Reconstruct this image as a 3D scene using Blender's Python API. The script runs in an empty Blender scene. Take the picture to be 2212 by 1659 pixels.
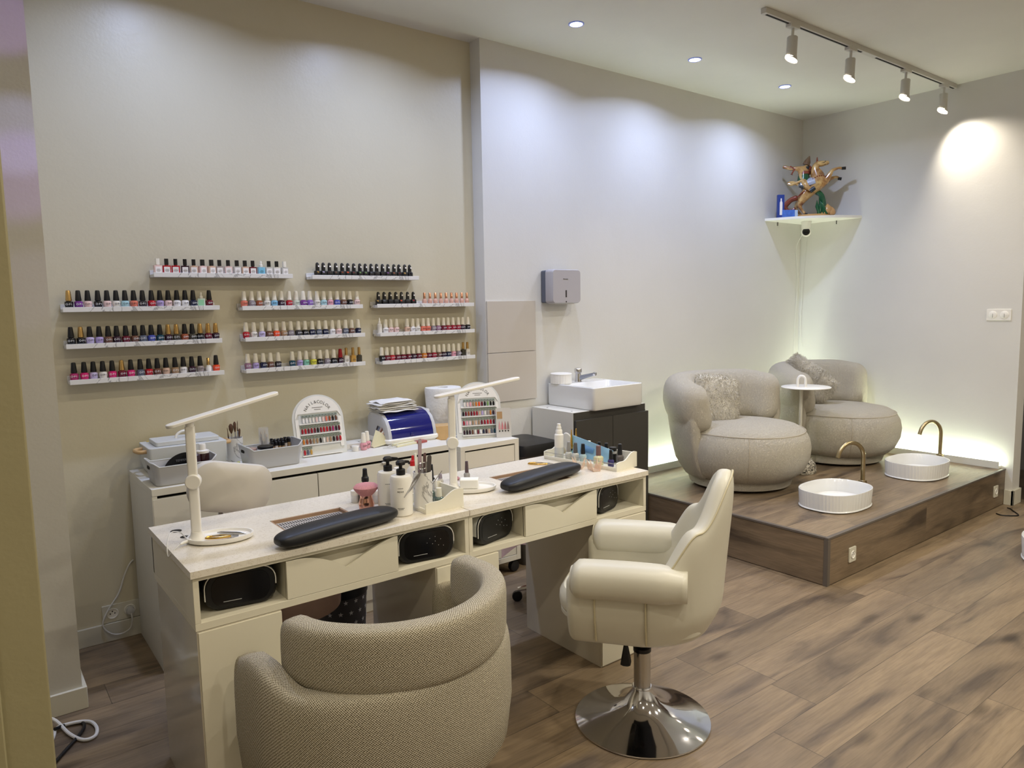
import bpy, bmesh, math, random
from mathutils import Vector, Matrix
R = math.radians
PI = math.pi
rnd = random.Random(7)
C = bpy.context.scene.collection
sc = bpy.context.scene

# ------------------------------------------------------------------ camera
CAM_H = 1.5
FOC = 1561.955
YAW, PITCH, ROLL = R(52.6077), R(6.08), R(1.0787)
_f = Vector((math.cos(YAW)*math.cos(PITCH), math.sin(YAW)*math.cos(PITCH), -math.sin(PITCH)))
_r0 = Vector((math.sin(YAW), -math.cos(YAW), 0))
_d0 = _f.cross(_r0)
_r = math.cos(ROLL)*_r0 + math.sin(ROLL)*_d0
_d = -math.sin(ROLL)*_r0 + math.cos(ROLL)*_d0
cam_data = bpy.data.cameras.new('camera')
cam = bpy.data.objects.new('camera', cam_data)
C.objects.link(cam)
m = Matrix((( _r.x, -_d.x, -_f.x, 0), (_r.y, -_d.y, -_f.y, 0), (_r.z, -_d.z, -_f.z, CAM_H), (0, 0, 0, 1)))
cam.matrix_world = m
cam_data.sensor_width = 36.0
cam_data.sensor_fit = 'HORIZONTAL'
cam_data.lens = FOC/2212*36.0
cam_data.clip_start = 0.05
sc.camera = cam

def ray(px, py):
    return _r*((px-1106)/FOC) + _d*((py-829.5)/FOC) + _f
def onz(px, py, z):
    v = ray(px, py); t = (z-CAM_H)/v.z
    return Vector((v.x*t, v.y*t, z))
def ony(px, py, y):
    v = ray(px, py); t = y/v.y
    return Vector((v.x*t, y, CAM_H+v.z*t))
def onx(px, py, x):
    v = ray(px, py); t = x/v.x
    return Vector((x, v.y*t, CAM_H+v.z*t))

# ------------------------------------------------------------------ world, exposure
w = bpy.data.worlds.new('world'); sc.world = w
w.use_nodes = True
w.node_tree.nodes['Background'].inputs[0].default_value = (0.55, 0.58, 0.65, 1)
w.node_tree.nodes['Background'].inputs[1].default_value = 0.25
sc.view_settings.view_transform = 'Standard'
sc.view_settings.look = 'None'
sc.view_settings.gamma = 1.0
sc.view_settings.use_curve_mapping = False
sc.view_settings.exposure = 0.04

ZC = 3.064      # ceiling
YW = 3.589      # left wall beyond the recess
YR = 3.691      # left wall, shelf recess
XW = 5.98       # end wall

# ------------------------------------------------------------------ lights of the room
def light(name, kind, loc, power, col, rot=(0, 0, 0), size=0.1, spot=None, blend=0.6, parent=None):
    d = bpy.data.lights.new(name, kind); d.energy = power; d.color = col
    if kind == 'AREA':
        d.shape = 'DISK'; d.size = size
        if spot: d.spread = spot
    elif kind == 'SPOT':
        d.spot_size = spot; d.spot_blend = blend; d.shadow_soft_size = size
    else:
        d.shadow_soft_size = size
    o = bpy.data.objects.new(name, d); C.objects.link(o)
    o.location = loc; o.rotation_euler = rot
    if parent: o.parent = parent
    return o
COOL = (0.54, 0.65, 1.0)
WARM = (1.0, 0.89, 0.70)
NEUT = (1.0, 0.93, 0.78)
COOL_SPOTS = [(x, 3.113) for x in (-0.22, 0.81, 1.845, 2.878, 3.911, 4.936)]
WARM_SPOTS = [(x, 1.45) for x in (0.35, 1.6, 2.85)] + [(x, 0.1) for x in (-0.9, 0.7, 2.3, 3.9, 5.3)] + [(1.5, -1.5), (4.2, -1.5)]
CEIL_LAMP = dict(cool=9.5, warm=17.0)
WARM_POWER = [6, 8, 15, 8, 12, 16, 24, 28, 16, 26]

# ------------------------------------------------------------------ helpers
def lin(c):
    return tuple((x/12.92 if x <= 0.04045 else ((x+0.055)/1.055)**2.4) for x in [v/255.0 for v in c])
MATS = {}
def mat(name, col, rough=0.6, metal=0.0, spec=0.5, trans=0.0, coat=0.0, emit=None, estr=0.0, alpha=1.0,
        noise=None, bump=None, sheen=0.0, ior=1.45, sub=0.0):
    """noise=(scale, amount) varies the colour, bump=(scale, strength, distance)"""
    if name in MATS: return MATS[name]
    mt = bpy.data.materials.new(name); mt.use_nodes = True
    nt = mt.node_tree; b = nt.nodes['Principled BSDF']
    c = lin(col)
    b.inputs['Base Color'].default_value = (*c, 1)
    b.inputs['Roughness'].default_value = rough
    b.inputs['Metallic'].default_value = metal
    b.inputs['Specular IOR Level'].default_value = spec
    b.inputs['Transmission Weight'].default_value = trans
    b.inputs['Coat Weight'].default_value = coat
    b.inputs['Coat Roughness'].default_value = 0.08
    b.inputs['IOR'].default_value = ior
    b.inputs['Alpha'].default_value = alpha
    b.inputs['Sheen Weight'].default_value = sheen
    if emit:
        b.inputs['Emission Color'].default_value = (*lin(emit), 1); b.inputs['Emission Strength'].default_value = estr
    if noise or bump:
        tc = nt.nodes.new('ShaderNodeTexCoord')
    if noise:
        n = nt.nodes.new('ShaderNodeTexNoise'); n.inputs['Scale'].default_value = noise[0]; n.inputs['Detail'].default_value = 5
        nt.links.new(tc.outputs['Object'], n.inputs['Vector'])
        mx = nt.nodes.new('ShaderNodeMix'); mx.data_type = 'RGBA'
        a = noise[1]
        mx.inputs['A'].default_value = (*[v*(1-a) for v in c], 1)
        mx.inputs['B'].default_value = (*[min(1, v*(1+a)) for v in c], 1)
        nt.links.new(n.outputs['Fac'], mx.inputs['Factor'])
        nt.links.new(mx.outputs['Result'], b.inputs['Base Color'])
    if bump:
        n2 = nt.nodes.new('ShaderNodeTexNoise'); n2.inputs['Scale'].default_value = bump[0]; n2.inputs['Detail'].default_value = 4
        nt.links.new(tc.outputs['Object'], n2.inputs['Vector'])
        bp = nt.nodes.new('ShaderNodeBump'); bp.inputs['Strength'].default_value = bump[1]; bp.inputs['Distance'].default_value = bump[2]
        nt.links.new(n2.outputs['Fac'], bp.inputs['Height'])
        nt.links.new(bp.outputs['Normal'], b.inputs['Normal'])
    MATS[name] = mt
    return mt

class NT:
    """small node helper"""
    def __init__(s, name):
        s.m = bpy.data.materials.new(name); s.m.use_nodes = True; s.t = s.m.node_tree
        s.b = s.t.nodes['Principled BSDF']; MATS[name] = s.m
    def n(s, typ, **kw):
        x = s.t.nodes.new('ShaderNode'+typ)
        for k, v in kw.items():
            if k in x.inputs: x.inputs[k].default_value = v
            else: setattr(x, k, v)
        return x
    def l(s, a, b): s.t.links.new(a, b)
    def math(s, op, a, b=None, c=None):
        x = s.t.nodes.new('ShaderNodeMath'); x.operation = op
        for i, v in enumerate((a, b, c)):
            if v is None: continue
            if isinstance(v, (int, float)): x.inputs[i].default_value = v
            else: s.l(v, x.inputs[i])
        return x.outputs[0]
    def mix(s, f, a, b, mode='MIX'):
        x = s.t.nodes.new('ShaderNodeMix'); x.data_type = 'RGBA'; x.blend_type = mode
        for k, v in (('Factor', f), ('A', a), ('B', b)):
            if isinstance(v, (int, float)): x.inputs[k].default_value = v
            elif isinstance(v, tuple): x.inputs[k].default_value = (*v, 1) if len(v) == 3 else v
            else: s.l(v, x.inputs[k])
        return x.outputs['Result']
    def ramp(s, f, pts):
        x = s.t.nodes.new('ShaderNodeValToRGB'); e = x.color_ramp.elements
        while len(e) < len(pts): e.new(0.5)
        for i, (p, c) in enumerate(pts):
            e[i].position = p; e[i].color = (*c, 1)
        s.l(f, x.inputs[0]); return x.outputs[0]

# ---- mesh builder
class MB:
    def __init__(s): s.v = []; s.f = []; s.uv = {}
    def add(s, vs, fs, mtx=None):
        o = len(s.v)
        for v in vs:
            v = Vector(v)
            s.v.append(mtx @ v if mtx else v)
        for f in fs: s.f.append(tuple(i+o for i in f))
        return s
    def box(s, x0, x1, y0, y1, z0, z1, mtx=None):
        return s.add([(x0,y0,z0),(x1,y0,z0),(x1,y1,z0),(x0,y1,z0),(x0,y0,z1),(x1,y0,z1),(x1,y1,z1),(x0,y1,z1)],
                     [(3,2,1,0),(4,5,6,7),(0,1,5,4),(1,2,6,5),(2,3,7,6),(3,0,4,7)], mtx)
    def loft(s, rings, cap0=True, cap1=True, closed=True, mtx=None):
        n = len(rings[0]); vs = [p for r in rings for p in r]; fs = []
        for i in range(len(rings)-1):
            for j in range(n if closed else n-1):
                k = (j+1) % n
                fs.append((i*n+j, i*n+k, (i+1)*n+k, (i+1)*n+j))
        if cap0: fs.append(tuple(reversed(range(n))))
        if cap1: fs.append(tuple((len(rings)-1)*n+j for j in range(n)))
        return s.add(vs, fs, mtx)
    def lathe(s, prof, n=24, mtx=None, cx=0, cy=0, sx=1, sy=1, cap0=True, cap1=True):
        rings = [[(cx+r*sx*math.cos(2*PI*j/n), cy+r*sy*math.sin(2*PI*j/n), z) for j in range(n)] for r, z in prof]
        return s.loft(rings, cap0, cap1, True, mtx)
    def cyl(s, cx, cy, z0, z1, r, n=24, mtx=None, r2=None):
        return s.lathe([(r, z0), (r if r2 is None else r2, z1)], n, mtx, cx, cy)
    def tube(s, pts, r, n=8, cap=True, mtx=None):
        pts = [Vector(p) for p in pts]; rings = []
        rs = r if isinstance(r, (list, tuple)) else [r]*len(pts)
        t0 = (pts[1]-pts[0]).normalized()
        up = Vector((0, 0, 1)) if abs(t0.z) < 0.9 else Vector((1, 0, 0))
        a = t0.cross(up).normalized()
        for i, p in enumerate(pts):
            if i == 0: t = pts[1]-pts[0]
            elif i == len(pts)-1: t = pts[-1]-pts[-2]
            else: t = (pts[i+1]-pts[i]).normalized()+(pts[i]-pts[i-1]).normalized()
            t.normalize()
            a = (a-t*a.dot(t)).normalized(); b = t.cross(a)
            rings.append([p+(a*math.cos(2*PI*j/n)+b*math.sin(2*PI*j/n))*rs[i] for j in range(n)])
        return s.loft(rings, cap, cap, True, mtx)
    def prism(s, outline, z0, z1, mtx=None):
        return s.loft([[(x, y, z0) for x, y in outline], [(x, y, z1) for x, y in outline]], True, True, True, mtx)
    def mesh(s, name, off=Vector((0, 0, 0)), smooth=True):
        me = bpy.data.meshes.new(name)
        me.from_pydata([v-off for v in s.v], [], s.f)
        me.validate()
        bm = bmesh.new(); bm.from_mesh(me)
        bmesh.ops.recalc_face_normals(bm, faces=bm.faces)
        bm.to_mesh(me); bm.free()
        if smooth:
            me.shade_smooth()
            try: me.set_sharp_from_angle(angle=R(38))
            except Exception: pass
        return me
    def bounds(s):
        xs = [v.x for v in s.v]; ys = [v.y for v in s.v]; zs = [v.z for v in s.v]
        return Vector(((min(xs)+max(xs))/2, (min(ys)+max(ys))/2, min(zs)))

def T(loc=(0,0,0), rz=0, rx=0, ry=0, s=1):
    return Matrix.Translation(loc) @ Matrix.Rotation(rz, 4, 'Z') @ Matrix.Rotation(ry, 4, 'Y') @ Matrix.Rotation(rx, 4, 'X') @ Matrix.Scale(s, 4)
def rrect(w, d, r, n=6, cx=0, cy=0):
    out = []
    for qx, qy, a0 in ((1,1,0), (-1,1,PI/2), (-1,-1,PI), (1,-1,1.5*PI)):
        for i in range(n+1):
            a = a0+PI/2*i/n
            out.append((cx+qx*(w/2-r)+r*math.cos(a), cy+qy*(d/2-r)+r*math.sin(a)))
    return out
def bev(o, w, seg=2):
    b = o.modifiers.new('bevel', 'BEVEL'); b.width = w; b.segments = seg; b.limit_method = 'ANGLE'; b.angle_limit = R(40)
    b.harden_normals = False
    return o
def sub(o, lv=2):
    b = o.modifiers.new('sub', 'SUBSURF'); b.levels = lv; b.render_levels = lv; return o

def tag(o, label=None, cat=None, group=None, kind=None):
    if label: o['label'] = label
    if cat: o['category'] = cat
    if group: o['group'] = group
    if kind: o['kind'] = kind
    return o
def thing(name, label, cat, loc, group=None, rz=0):
    o = bpy.data.objects.new(name, None); C.objects.link(o)
    o.empty_display_size = 0.05
    o.location = loc; o.rotation_euler = (0, 0, rz)
    return tag(o, label, cat, group)
def wloc(o):
    l = Vector((0, 0, 0))
    while o: l += o.location; o = o.parent
    return l
def part(name, mb, mt, parent, bevel=0, label=None, local=False, smooth=True, subs=0):
    """mb in world coordinates unless local=True; parent chain must be unrotated for world coordinates"""
    off = Vector((0, 0, 0)) if local else wloc(parent)
    o = bpy.data.objects.new(name, mb.mesh(name, off, smooth)); C.objects.link(o)
    o.parent = parent; o.data.materials.append(mt)
    if bevel: bev(o, bevel)
    if subs: sub(o, subs)
    if label: o['label'] = label
    return o
def solo(name, mb, mt, label, cat, group=None, bevel=0, smooth=True, subs=0, kind=None):
    loc = mb.bounds()
    o = bpy.data.objects.new(name, mb.mesh(name, loc, smooth)); C.objects.link(o)
    o.location = loc; o.data.materials.append(mt)
    if bevel: bev(o, bevel)
    if subs: sub(o, subs)
    return tag(o, label, cat, group, kind)
def struct(name, mb, mt, bevel=0, parent=None):
    if parent is not None: return part(name, mb, mt, parent, bevel)
    return solo(name, mb, mt, None, None, kind='structure', bevel=bevel)
def text_mesh(txt, size, thick=0.0003):
    cu = bpy.data.curves.new('lettering', 'FONT'); cu.body = txt; cu.size = size; cu.align_x = 'CENTER'; cu.align_y = 'CENTER'
    cu.extrude = thick; cu.resolution_u = 3
    o = bpy.data.objects.new('lettering', cu); C.objects.link(o)
    dg = bpy.context.evaluated_depsgraph_get()
    me = bpy.data.meshes.new_from_object(o.evaluated_get(dg))
    C.objects.unlink(o); bpy.data.objects.remove(o)
    return me
def text_to(mb, txt, size, mtx):
    me = text_mesh(txt, size)
    mb.add([v.co.copy() for v in me.vertices], [tuple(p.vertices) for p in me.polygons], mtx)
    bpy.data.meshes.remove(me)
    return mb
def copy_tree(o, parent=None):
    c = o.copy(); C.objects.link(c); c.parent = parent
    for ch in list(o.children): copy_tree(ch, c)
    return c
# frame standing upright facing -Y (text plane XZ)
UP = Matrix.Rotation(R(90), 4, 'X')
def spline(pts, n=8):
    """catmull-rom through pts"""
    P = [Vector(p) for p in pts]; P = [2*P[0]-P[1]]+P+[2*P[-1]-P[-2]]; out = []
    for i in range(1, len(P)-2):
        for k in range(n):
            t = k/n; a, b, c, d = P[i-1], P[i], P[i+1], P[i+2]
            out.append(0.5*((2*b)+(c-a)*t+(2*a-5*b+4*c-d)*t*t+(3*b-a-3*c+d)*t**3))
    out.append(P[-2]); return out

# ------------------------------------------------------------------ materials
def wall_paint(name, col, rough=0.45):
    t = NT(name); c = lin(col)
    tc = t.n('TexCoord'); n = t.n('TexNoise', Scale=2.5, Detail=6.0)
    t.l(tc.outputs['Object'], n.inputs['Vector'])
    r = t.mix(n.outputs['Fac'], tuple(v*0.95 for v in c), tuple(min(1, v*1.05) for v in c))
    t.l(r, t.b.inputs['Base Color'])
    n2 = t.n('TexNoise', Scale=90.0, Detail=4.0); t.l(tc.outputs['Object'], n2.inputs['Vector'])
    n3 = t.n('TexNoise', Scale=9.0, Detail=3.0); t.l(tc.outputs['Object'], n3.inputs['Vector'])
    h = t.math('ADD', t.math('MULTIPLY', n2.outputs['Fac'], 0.25), n3.outputs['Fac'])
    b = t.n('Bump', Strength=0.15, Distance=0.01); t.l(h, b.inputs['Height']); t.l(b.outputs[0], t.b.inputs['Normal'])
    t.b.inputs['Roughness'].default_value = rough
    return t.m
M_WALL = wall_paint('wall_paint_white', (214, 212, 206), 0.42)
M_RECESS = wall_paint('wall_paint_cream', (205, 197, 172), 0.38)
M_CEIL = wall_paint('ceiling_paint', (216, 214, 206), 0.6)
M_PIER = wall_paint('pier_paint', (200, 197, 188), 0.4)
M_JAMB = wall_paint('jamb_paint', (152, 144, 110), 0.5)
M_TRIM = mat('trim_white', (206, 202, 186), 0.4)

def wood(name, scale=1.0, dark=(88, 75, 62), mid=(122, 105, 84), light_=(140, 121, 96), plank=(1.25, 0.19), gap=True, axis=0, flat='XY'):
    t = NT(name); tc = t.n('TexCoord'); sp = t.n('SeparateXYZ'); t.l(tc.outputs['Object'], sp.inputs[0])
    u, v = {'XY': ('X', 'Y'), 'YX': ('Y', 'X'), 'XZ': ('X', 'Z'), 'YZ': ('Y', 'Z')}[flat]
    U, V = sp.outputs[u], sp.outputs[v]
    row = t.math('FLOOR', t.math('DIVIDE', V, plank[1]))
    ro = t.math('FRACT', t.math('MULTIPLY', t.math('SINE', t.math('MULTIPLY', row, 12.9898)), 43758.5453))
    uu = t.math('ADD', t.math('DIVIDE', U, plank[0]), ro)
    col = t.math('FLOOR', uu)
    seed = t.math('ADD', t.math('MULTIPLY', row, 7.13), t.math('MULTIPLY', col, 3.71))
    cb = t.n('CombineXYZ')
    t.l(t.math('MULTIPLY', U, 0.95*scale), cb.inputs[0]); t.l(t.math('ADD', t.math('MULTIPLY', V, 4.6*scale), t.math('MULTIPLY', seed, 5.3)), cb.inputs[1]); t.l(seed, cb.inputs[2])
    n1 = t.n('TexNoise', Scale=1.5, Detail=4.0, Roughness=0.5, Distortion=0.9); t.l(cb.outputs[0], n1.inputs['Vector'])
    cb2 = t.n('CombineXYZ')
    t.l(t.math('MULTIPLY', U, 5.0*scale), cb2.inputs[0]); t.l(t.math('MULTIPLY', V, 75.0*scale), cb2.inputs[1]); t.l(seed, cb2.inputs[2])
    n2 = t.n('TexNoise', Scale=1.6, Detail=6.0, Distortion=0.4); t.l(cb2.outputs[0], n2.inputs['Vector'])
    base = t.ramp(n1.outputs['Fac'], [(0.30, lin(dark)), (0.43, lin(mid)), (0.60, lin(light_)), (0.78, lin(mid))])
    g = t.ramp(n2.outputs['Fac'], [(0.3, (0.72, 0.70, 0.68)), (0.6, (1.04, 1.04, 1.04))])
    c = t.mix(0.7, base, g, 'MULTIPLY')
    # knots
    cb3 = t.n('CombineXYZ'); t.l(t.math('MULTIPLY', U, 1.7), cb3.inputs[0]); t.l(t.math('MULTIPLY', V, 4.6), cb3.inputs[1]); t.l(seed, cb3.inputs[2])
    vo = t.n('TexVoronoi', Scale=1.0); t.l(cb3.outputs[0], vo.inputs['Vector'])
    kn = t.ramp(vo.outputs['Distance'], [(0.04, (0.28, 0.25, 0.22)), (0.16, (1, 1, 1))])
    c = t.mix(0.75, c, kn, 'MULTIPLY')
    tone = t.math('ADD', 0.86, t.math('MULTIPLY', t.math('FRACT', t.math('MULTIPLY', t.math('SINE', t.math('MULTIPLY', seed, 78.233)), 437.58)), 0.24))
    cc = t.n('CombineColor'); [t.l(tone, cc.inputs[i]) for i in range(3)]
    c = t.mix(1.0, c, cc.outputs[0], 'MULTIPLY')
    if gap:
        fv = t.math('FRACT', t.math('DIVIDE', V, plank[1])); fu = t.math('FRACT', uu)
        e1 = t.math('LESS_THAN', fv, 0.012); e2 = t.math('LESS_THAN', fu, 0.0022)
        e = t.math('MAXIMUM', e1, e2)
        c = t.mix(t.math('MULTIPLY', e, 0.7), c, lin((50, 42, 34)))
    t.l(c, t.b.inputs['Base Color'])
    b = t.n('Bump', Strength=0.2, Distance=0.003); t.l(n2.outputs['Fac'], b.inputs['Height']); t.l(b.outputs[0], t.b.inputs['Normal'])
    t.b.inputs['Roughness'].default_value = 0.42
    return t.m
M_FLOOR = wood('floor_laminate')
M_PLATTOP = wood('platform_laminate_top')
M_PLATX = wood('platform_laminate_front', flat='XZ', plank=(2.6, 0.6), gap=False, dark=(74, 62, 50), mid=(112, 96, 76), light_=(134, 115, 92))
M_PLATY = wood('platform_laminate_side', flat='YZ', plank=(2.6, 0.6), gap=False, dark=(74, 62, 50), mid=(112, 96, 76), light_=(134, 115, 92))
M_EDGE = mat('platform_edge_profile', (98, 90, 82), 0.45)

M_LAM = mat('white_laminate', (222, 216, 196), 0.35, noise=(3, 0.02))
M_GLOSS = mat('gloss_white_panel', (196, 188, 170), 0.12, coat=0.3)
M_CABIN = mat('cabinet_laminate', (226, 223, 212), 0.4)
M_DARKGAP = mat('dark_gap', (20, 18, 16), 0.8)
def quartz():
    t = NT('quartz_top'); tc = t.n('TexCoord')
    v = t.n('TexVoronoi', Scale=380.0); t.l(tc.outputs['Object'], v.inputs['Vector'])
    n = t.n('TexNoise', Scale=120.0, Detail=3.0); t.l(tc.outputs['Object'], n.inputs['Vector'])
    f = t.math('MULTIPLY', t.math('LESS_THAN', v.outputs['Distance'], 0.42), t.math('GREATER_THAN', n.outputs['Fac'], 0.52))
    sx = t.n('SeparateColor'); t.l(v.outputs['Color'], sx.inputs[0])
    spk = t.ramp(sx.outputs[0], [(0.0, lin((120, 98, 66))), (0.5, lin((176, 158, 122))), (1.0, lin((205, 198, 185)))])
    c = t.mix(t.math('MULTIPLY', f, 0.42), lin((226, 219, 205)), spk)
    t.l(c, t.b.inputs['Base Color']); t.b.inputs['Roughness'].default_value = 0.2
    return t.m
M_QUARTZ = quartz()
M_BLACK = mat('black_leather', (22, 23, 27), 0.42, bump=(300, 0.15, 0.002))
M_BLKPL = mat('black_plastic', (12, 12, 14), 0.4)
M_BLKGL = mat('black_gloss_panel', (6, 6, 9), 0.22)
M_WPL = mat('white_plastic', (235, 232, 224), 0.3)
M_GRYPL = mat('grey_plastic', (188, 188, 188), 0.4)
M_PALEGR = mat('pale_grey_plastic', (205, 207, 205), 0.4)
M_CHROME = mat('chrome', (215, 215, 220), 0.07, 1.0)
M_STEEL = mat('brushed_steel', (190, 188, 185), 0.25, 1.0)
M_GOLD = mat('gold_metal', (222, 178, 90), 0.2, 1.0)
M_BRASS = mat('brushed_brass', (172, 156, 122), 0.28, 1.0, bump=(400, 0.05, 0.001))
M_ROSEG = mat('rose_gold', (224, 170, 150), 0.15, 1.0)
M_CERAM = mat('white_ceramic', (226, 226, 224), 0.12, coat=0.5)
M_WOODL = mat('light_wood', (200, 165, 115), 0.5, noise=(30, 0.15))
M_PAPER = mat('paper_white', (232, 230, 224), 0.9)
M_MARBLE = None
def marble():
    t = NT('marble_film'); tc = t.n('TexCoord')
    n = t.n('TexNoise', Scale=5.0, Detail=6.0, Distortion=1.6); t.l(tc.outputs['Object'], n.inputs['Vector'])
    c = t.ramp(n.outputs['Fac'], [(0.0, lin((224, 222, 218))), (0.485, lin((224, 222, 218))), (0.5, lin((150, 148, 146))), (0.515, lin((224, 222, 218)))])
    t.l(c, t.b.inputs['Base Color']); t.b.inputs['Roughness'].default_value = 0.3
    return t.m
M_MARBLE = marble()
def weave():
    t = NT('twill_weave'); uv = t.n('UVMap'); sp = t.n('SeparateXYZ'); t.l(uv.outputs[0], sp.inputs[0])
    U, V = sp.outputs[0], sp.outputs[1]
    nz = t.n('TexNoise', Scale=40.0, Detail=2.0); t.l(uv.outputs[0], nz.inputs['Vector'])
    wob = t.math('MULTIPLY', t.math('SUBTRACT', nz.outputs['Fac'], 0.5), 2.8)
    k = 2*PI/0.0058
    a = t.math('SINE', t.math('ADD', t.math('MULTIPLY', t.math('ADD', U, V), k), wob))
    b = t.math('SINE', t.math('ADD', t.math('MULTIPLY', t.math('SUBTRACT', U, t.math('MULTIPLY', V, 0.9)), k*0.78), wob))
    h = t.math('ADD', t.math('MULTIPLY', a, 0.65), t.math('MULTIPLY', b, 0.45))
    n3 = t.n('TexNoise', Scale=260.0, Detail=2.0); t.l(uv.outputs[0], n3.inputs['Vector'])
    h2 = t.math('ADD', h, t.math('MULTIPLY', t.math('SUBTRACT', n3.outputs['Fac'], 0.5), 2.0))
    c = t.ramp(t.math('ADD', t.math('MULTIPLY', h2, 0.35), 0.5), [(0.12, lin((74, 66, 52))), (0.42, lin((154, 145, 123))), (0.75, lin((214, 206, 188)))])
    t.l(c, t.b.inputs['Base Color']); t.b.inputs['Roughness'].default_value = 0.9; t.b.inputs['Specular IOR Level'].default_value = 0.2
    bp = t.n('Bump', Strength=0.6, Distance=0.0015); t.l(h2, bp.inputs['Height']); t.l(bp.outputs[0], t.b.inputs['Normal'])
    return t.m
M_WEAVE = weave()
def boucle(name, col):
    t = NT(name); tc = t.n('TexCoord'); c = lin(col)
    v = t.n('TexVoronoi', Scale=120.0, feature='SMOOTH_F1'); n = t.n('TexNoise', Scale=95.0, Detail=4.0, Distortion=1.2)
    t.l(tc.outputs['Object'], n.inputs['Vector'])
    ad = t.mix(0.08, tc.outputs['Object'], n.outputs['Color']); t.l(ad, v.inputs['Vector'])
    h = t.math('ADD', t.math('MULTIPLY', v.outputs['Distance'], -1.0), n.outputs['Fac'])
    r = t.ramp(h, [(0.0, tuple(x*0.92 for x in c)), (0.25, c)])  # hollows between the loops darkened: occlusion shade put into the colour
    t.l(r, t.b.inputs['Base Color']); t.b.inputs['Roughness'].default_value = 0.95; t.b.inputs['Sheen Weight'].default_value = 0.3
    t.b.inputs['Specular IOR Level'].default_value = 0.15
    bp = t.n('Bump', Strength=0.9, Distance=0.011); t.l(h, bp.inputs['Height']); t.l(bp.outputs[0], t.b.inputs['Normal'])
    return t.m
M_BOUC = boucle('boucle_cream', (234, 224, 202))
M_FUR = mat('fur_taupe', (206, 200, 186), 0.9, sheen=0.1, noise=(16, 0.14))
M_LEATH = mat('cream_leather', (204, 200, 184), 0.38, noise=(4, 0.05), bump=(9, 0.12, 0.01))
M_PIPE = mat('cream_piping', (196, 187, 156), 0.42)

# ------------------------------------------------------------------ the room
X0, Y0 = -1.6, -2.6
struct('floor', MB().box(X0, 7.4, Y0, YR+0.1, -0.1, 0), M_FLOOR)
struct('ceiling', MB().box(X0, 7.4, Y0, YR+0.1, ZC, ZC+0.1), M_CEIL)
struct('wall_recess', MB().box(X0, 2.551, YR, YR+0.12, 0, ZC), M_RECESS)
struct('wall_left', MB().box(2.551, XW+0.14, YW, YR+0.12, 0, ZC), M_WALL)
struct('wall_right', MB().box(XW, XW+0.14, 1.88, YW, 0, ZC), M_WALL)
struct('wall_front', MB().box(X0, 7.4, Y0-0.1, Y0, 0, ZC), M_WALL)
struct('wall_near', MB().box(X0-0.1, X0, Y0, YR+0.1, 0, ZC), M_WALL)
struct('wall_corridor', MB().box(7.3, 7.4, Y0, YW, 0, ZC), M_WALL)
struct('wall_pier', MB().box(X0, 0.275, 3.109, YR, 0, ZC), M_PIER)
# dark door of the corridor beyond the end wall
mb = MB().box(6.20, 6.25, 0.6, 1.86, 0, 2.15)
struct('door_1', mb, mat('door_brown', (74, 54, 40), 0.5, noise=(6, 0.2)))
# near jamb at the left edge of the view
mb = MB().box(-0.55, 0.088, 1.6, 1.85, 0, ZC)
struct('wall_jamb', mb, M_JAMB, bevel=0.004)
struct('trim_1', MB().box(-0.5, 0.012, 1.588, 1.6, 0, 1.36), M_JAMB, bevel=0.003)
# baseboards
def baseboard(n, x0, x1, y0, y1, h=0.085):
    struct(n, MB().box(x0, x1, y0, y1, 0, h), M_TRIM, bevel=0.002)
baseboard('baseboard_recess', 0.29, 2.55, YR-0.014, YR)
baseboard('baseboard_pier', X0, 0.29, 3.095, 3.109)
baseboard('baseboard_pier_side', 0.275, 0.29, 3.109, YR-0.014)
baseboard('baseboard_left', 2.551, 3.4, YW-0.014, YW)
baseboard('baseboard_right', XW-0.016, XW, 1.864, 1.925, 0.11)
baseboard('baseboard_right_end', XW-0.016, XW+0.14, 1.864, 1.88, 0.11)

# wall tiles behind the dryer corner: three panels with a thin joint
M_TILE = mat('tile_beige', (196, 188, 176), 0.35, noise=(4, 0.03))
def tile(n, z0, z1):
    solo(n, MB().box(2.556, 2.934, YW-0.012, YW, z0, z1), M_TILE,
         {'a': 'upper beige wall tile beside the recess corner', 'b': 'lower beige wall tile behind the right nail colour display'}[('a' if z0 > 1.2 else 'b')],
         'tile', 'beige tiles beside the recess', bevel=0.001)
tile('wall_tile', 1.222, 1.537)
tile('wall_tile', 0.915, 1.219)

# ------------------------------------------------------------------ ceiling lights
M_COOLGLOW = mat('cool_diffuser', (235, 240, 255), 0.5, emit=(205, 215, 255), estr=14)
M_WARMGLOW = mat('warm_diffuser', (255, 244, 230), 0.5, emit=(255, 236, 214), estr=18)
M_RIMBLUE = mat('downlight_rim', (150, 165, 245), 0.4)
ords = ['first', 'second', 'third', 'fourth', 'fifth', 'sixth', 'seventh', 'eighth', 'ninth', 'tenth', 'eleventh', 'twelfth', 'thirteenth',
        'fourteenth', 'fifteenth', 'sixteenth', 'seventeenth', 'eighteenth', 'nineteenth', 'twentieth', 'twenty-first']
dl_lab = {3: 'bluish round ceiling downlight nearest the recess corner', 4: 'bluish round ceiling downlight in the middle of the row of three',
          5: 'bluish round ceiling downlight closest to the end wall'}
def downlight(loc, lab, glow, rimm, group):
    t = thing('ceiling_downlight', lab, 'light', (loc[0], loc[1], ZC-0.006), group)
    rings = [(0.036, ZC-0.001), (0.044, ZC-0.001), (0.044, ZC-0.004), (0.036, ZC-0.006)]
    mb = MB().lathe(rings, 32, cx=loc[0], cy=loc[1], cap0=False, cap1=False)
    part('rim', mb, rimm, t)
    part('diffuser', MB().cyl(loc[0], loc[1], ZC-0.004, ZC-0.002, 0.037, 32), glow, t)
    return t
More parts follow.
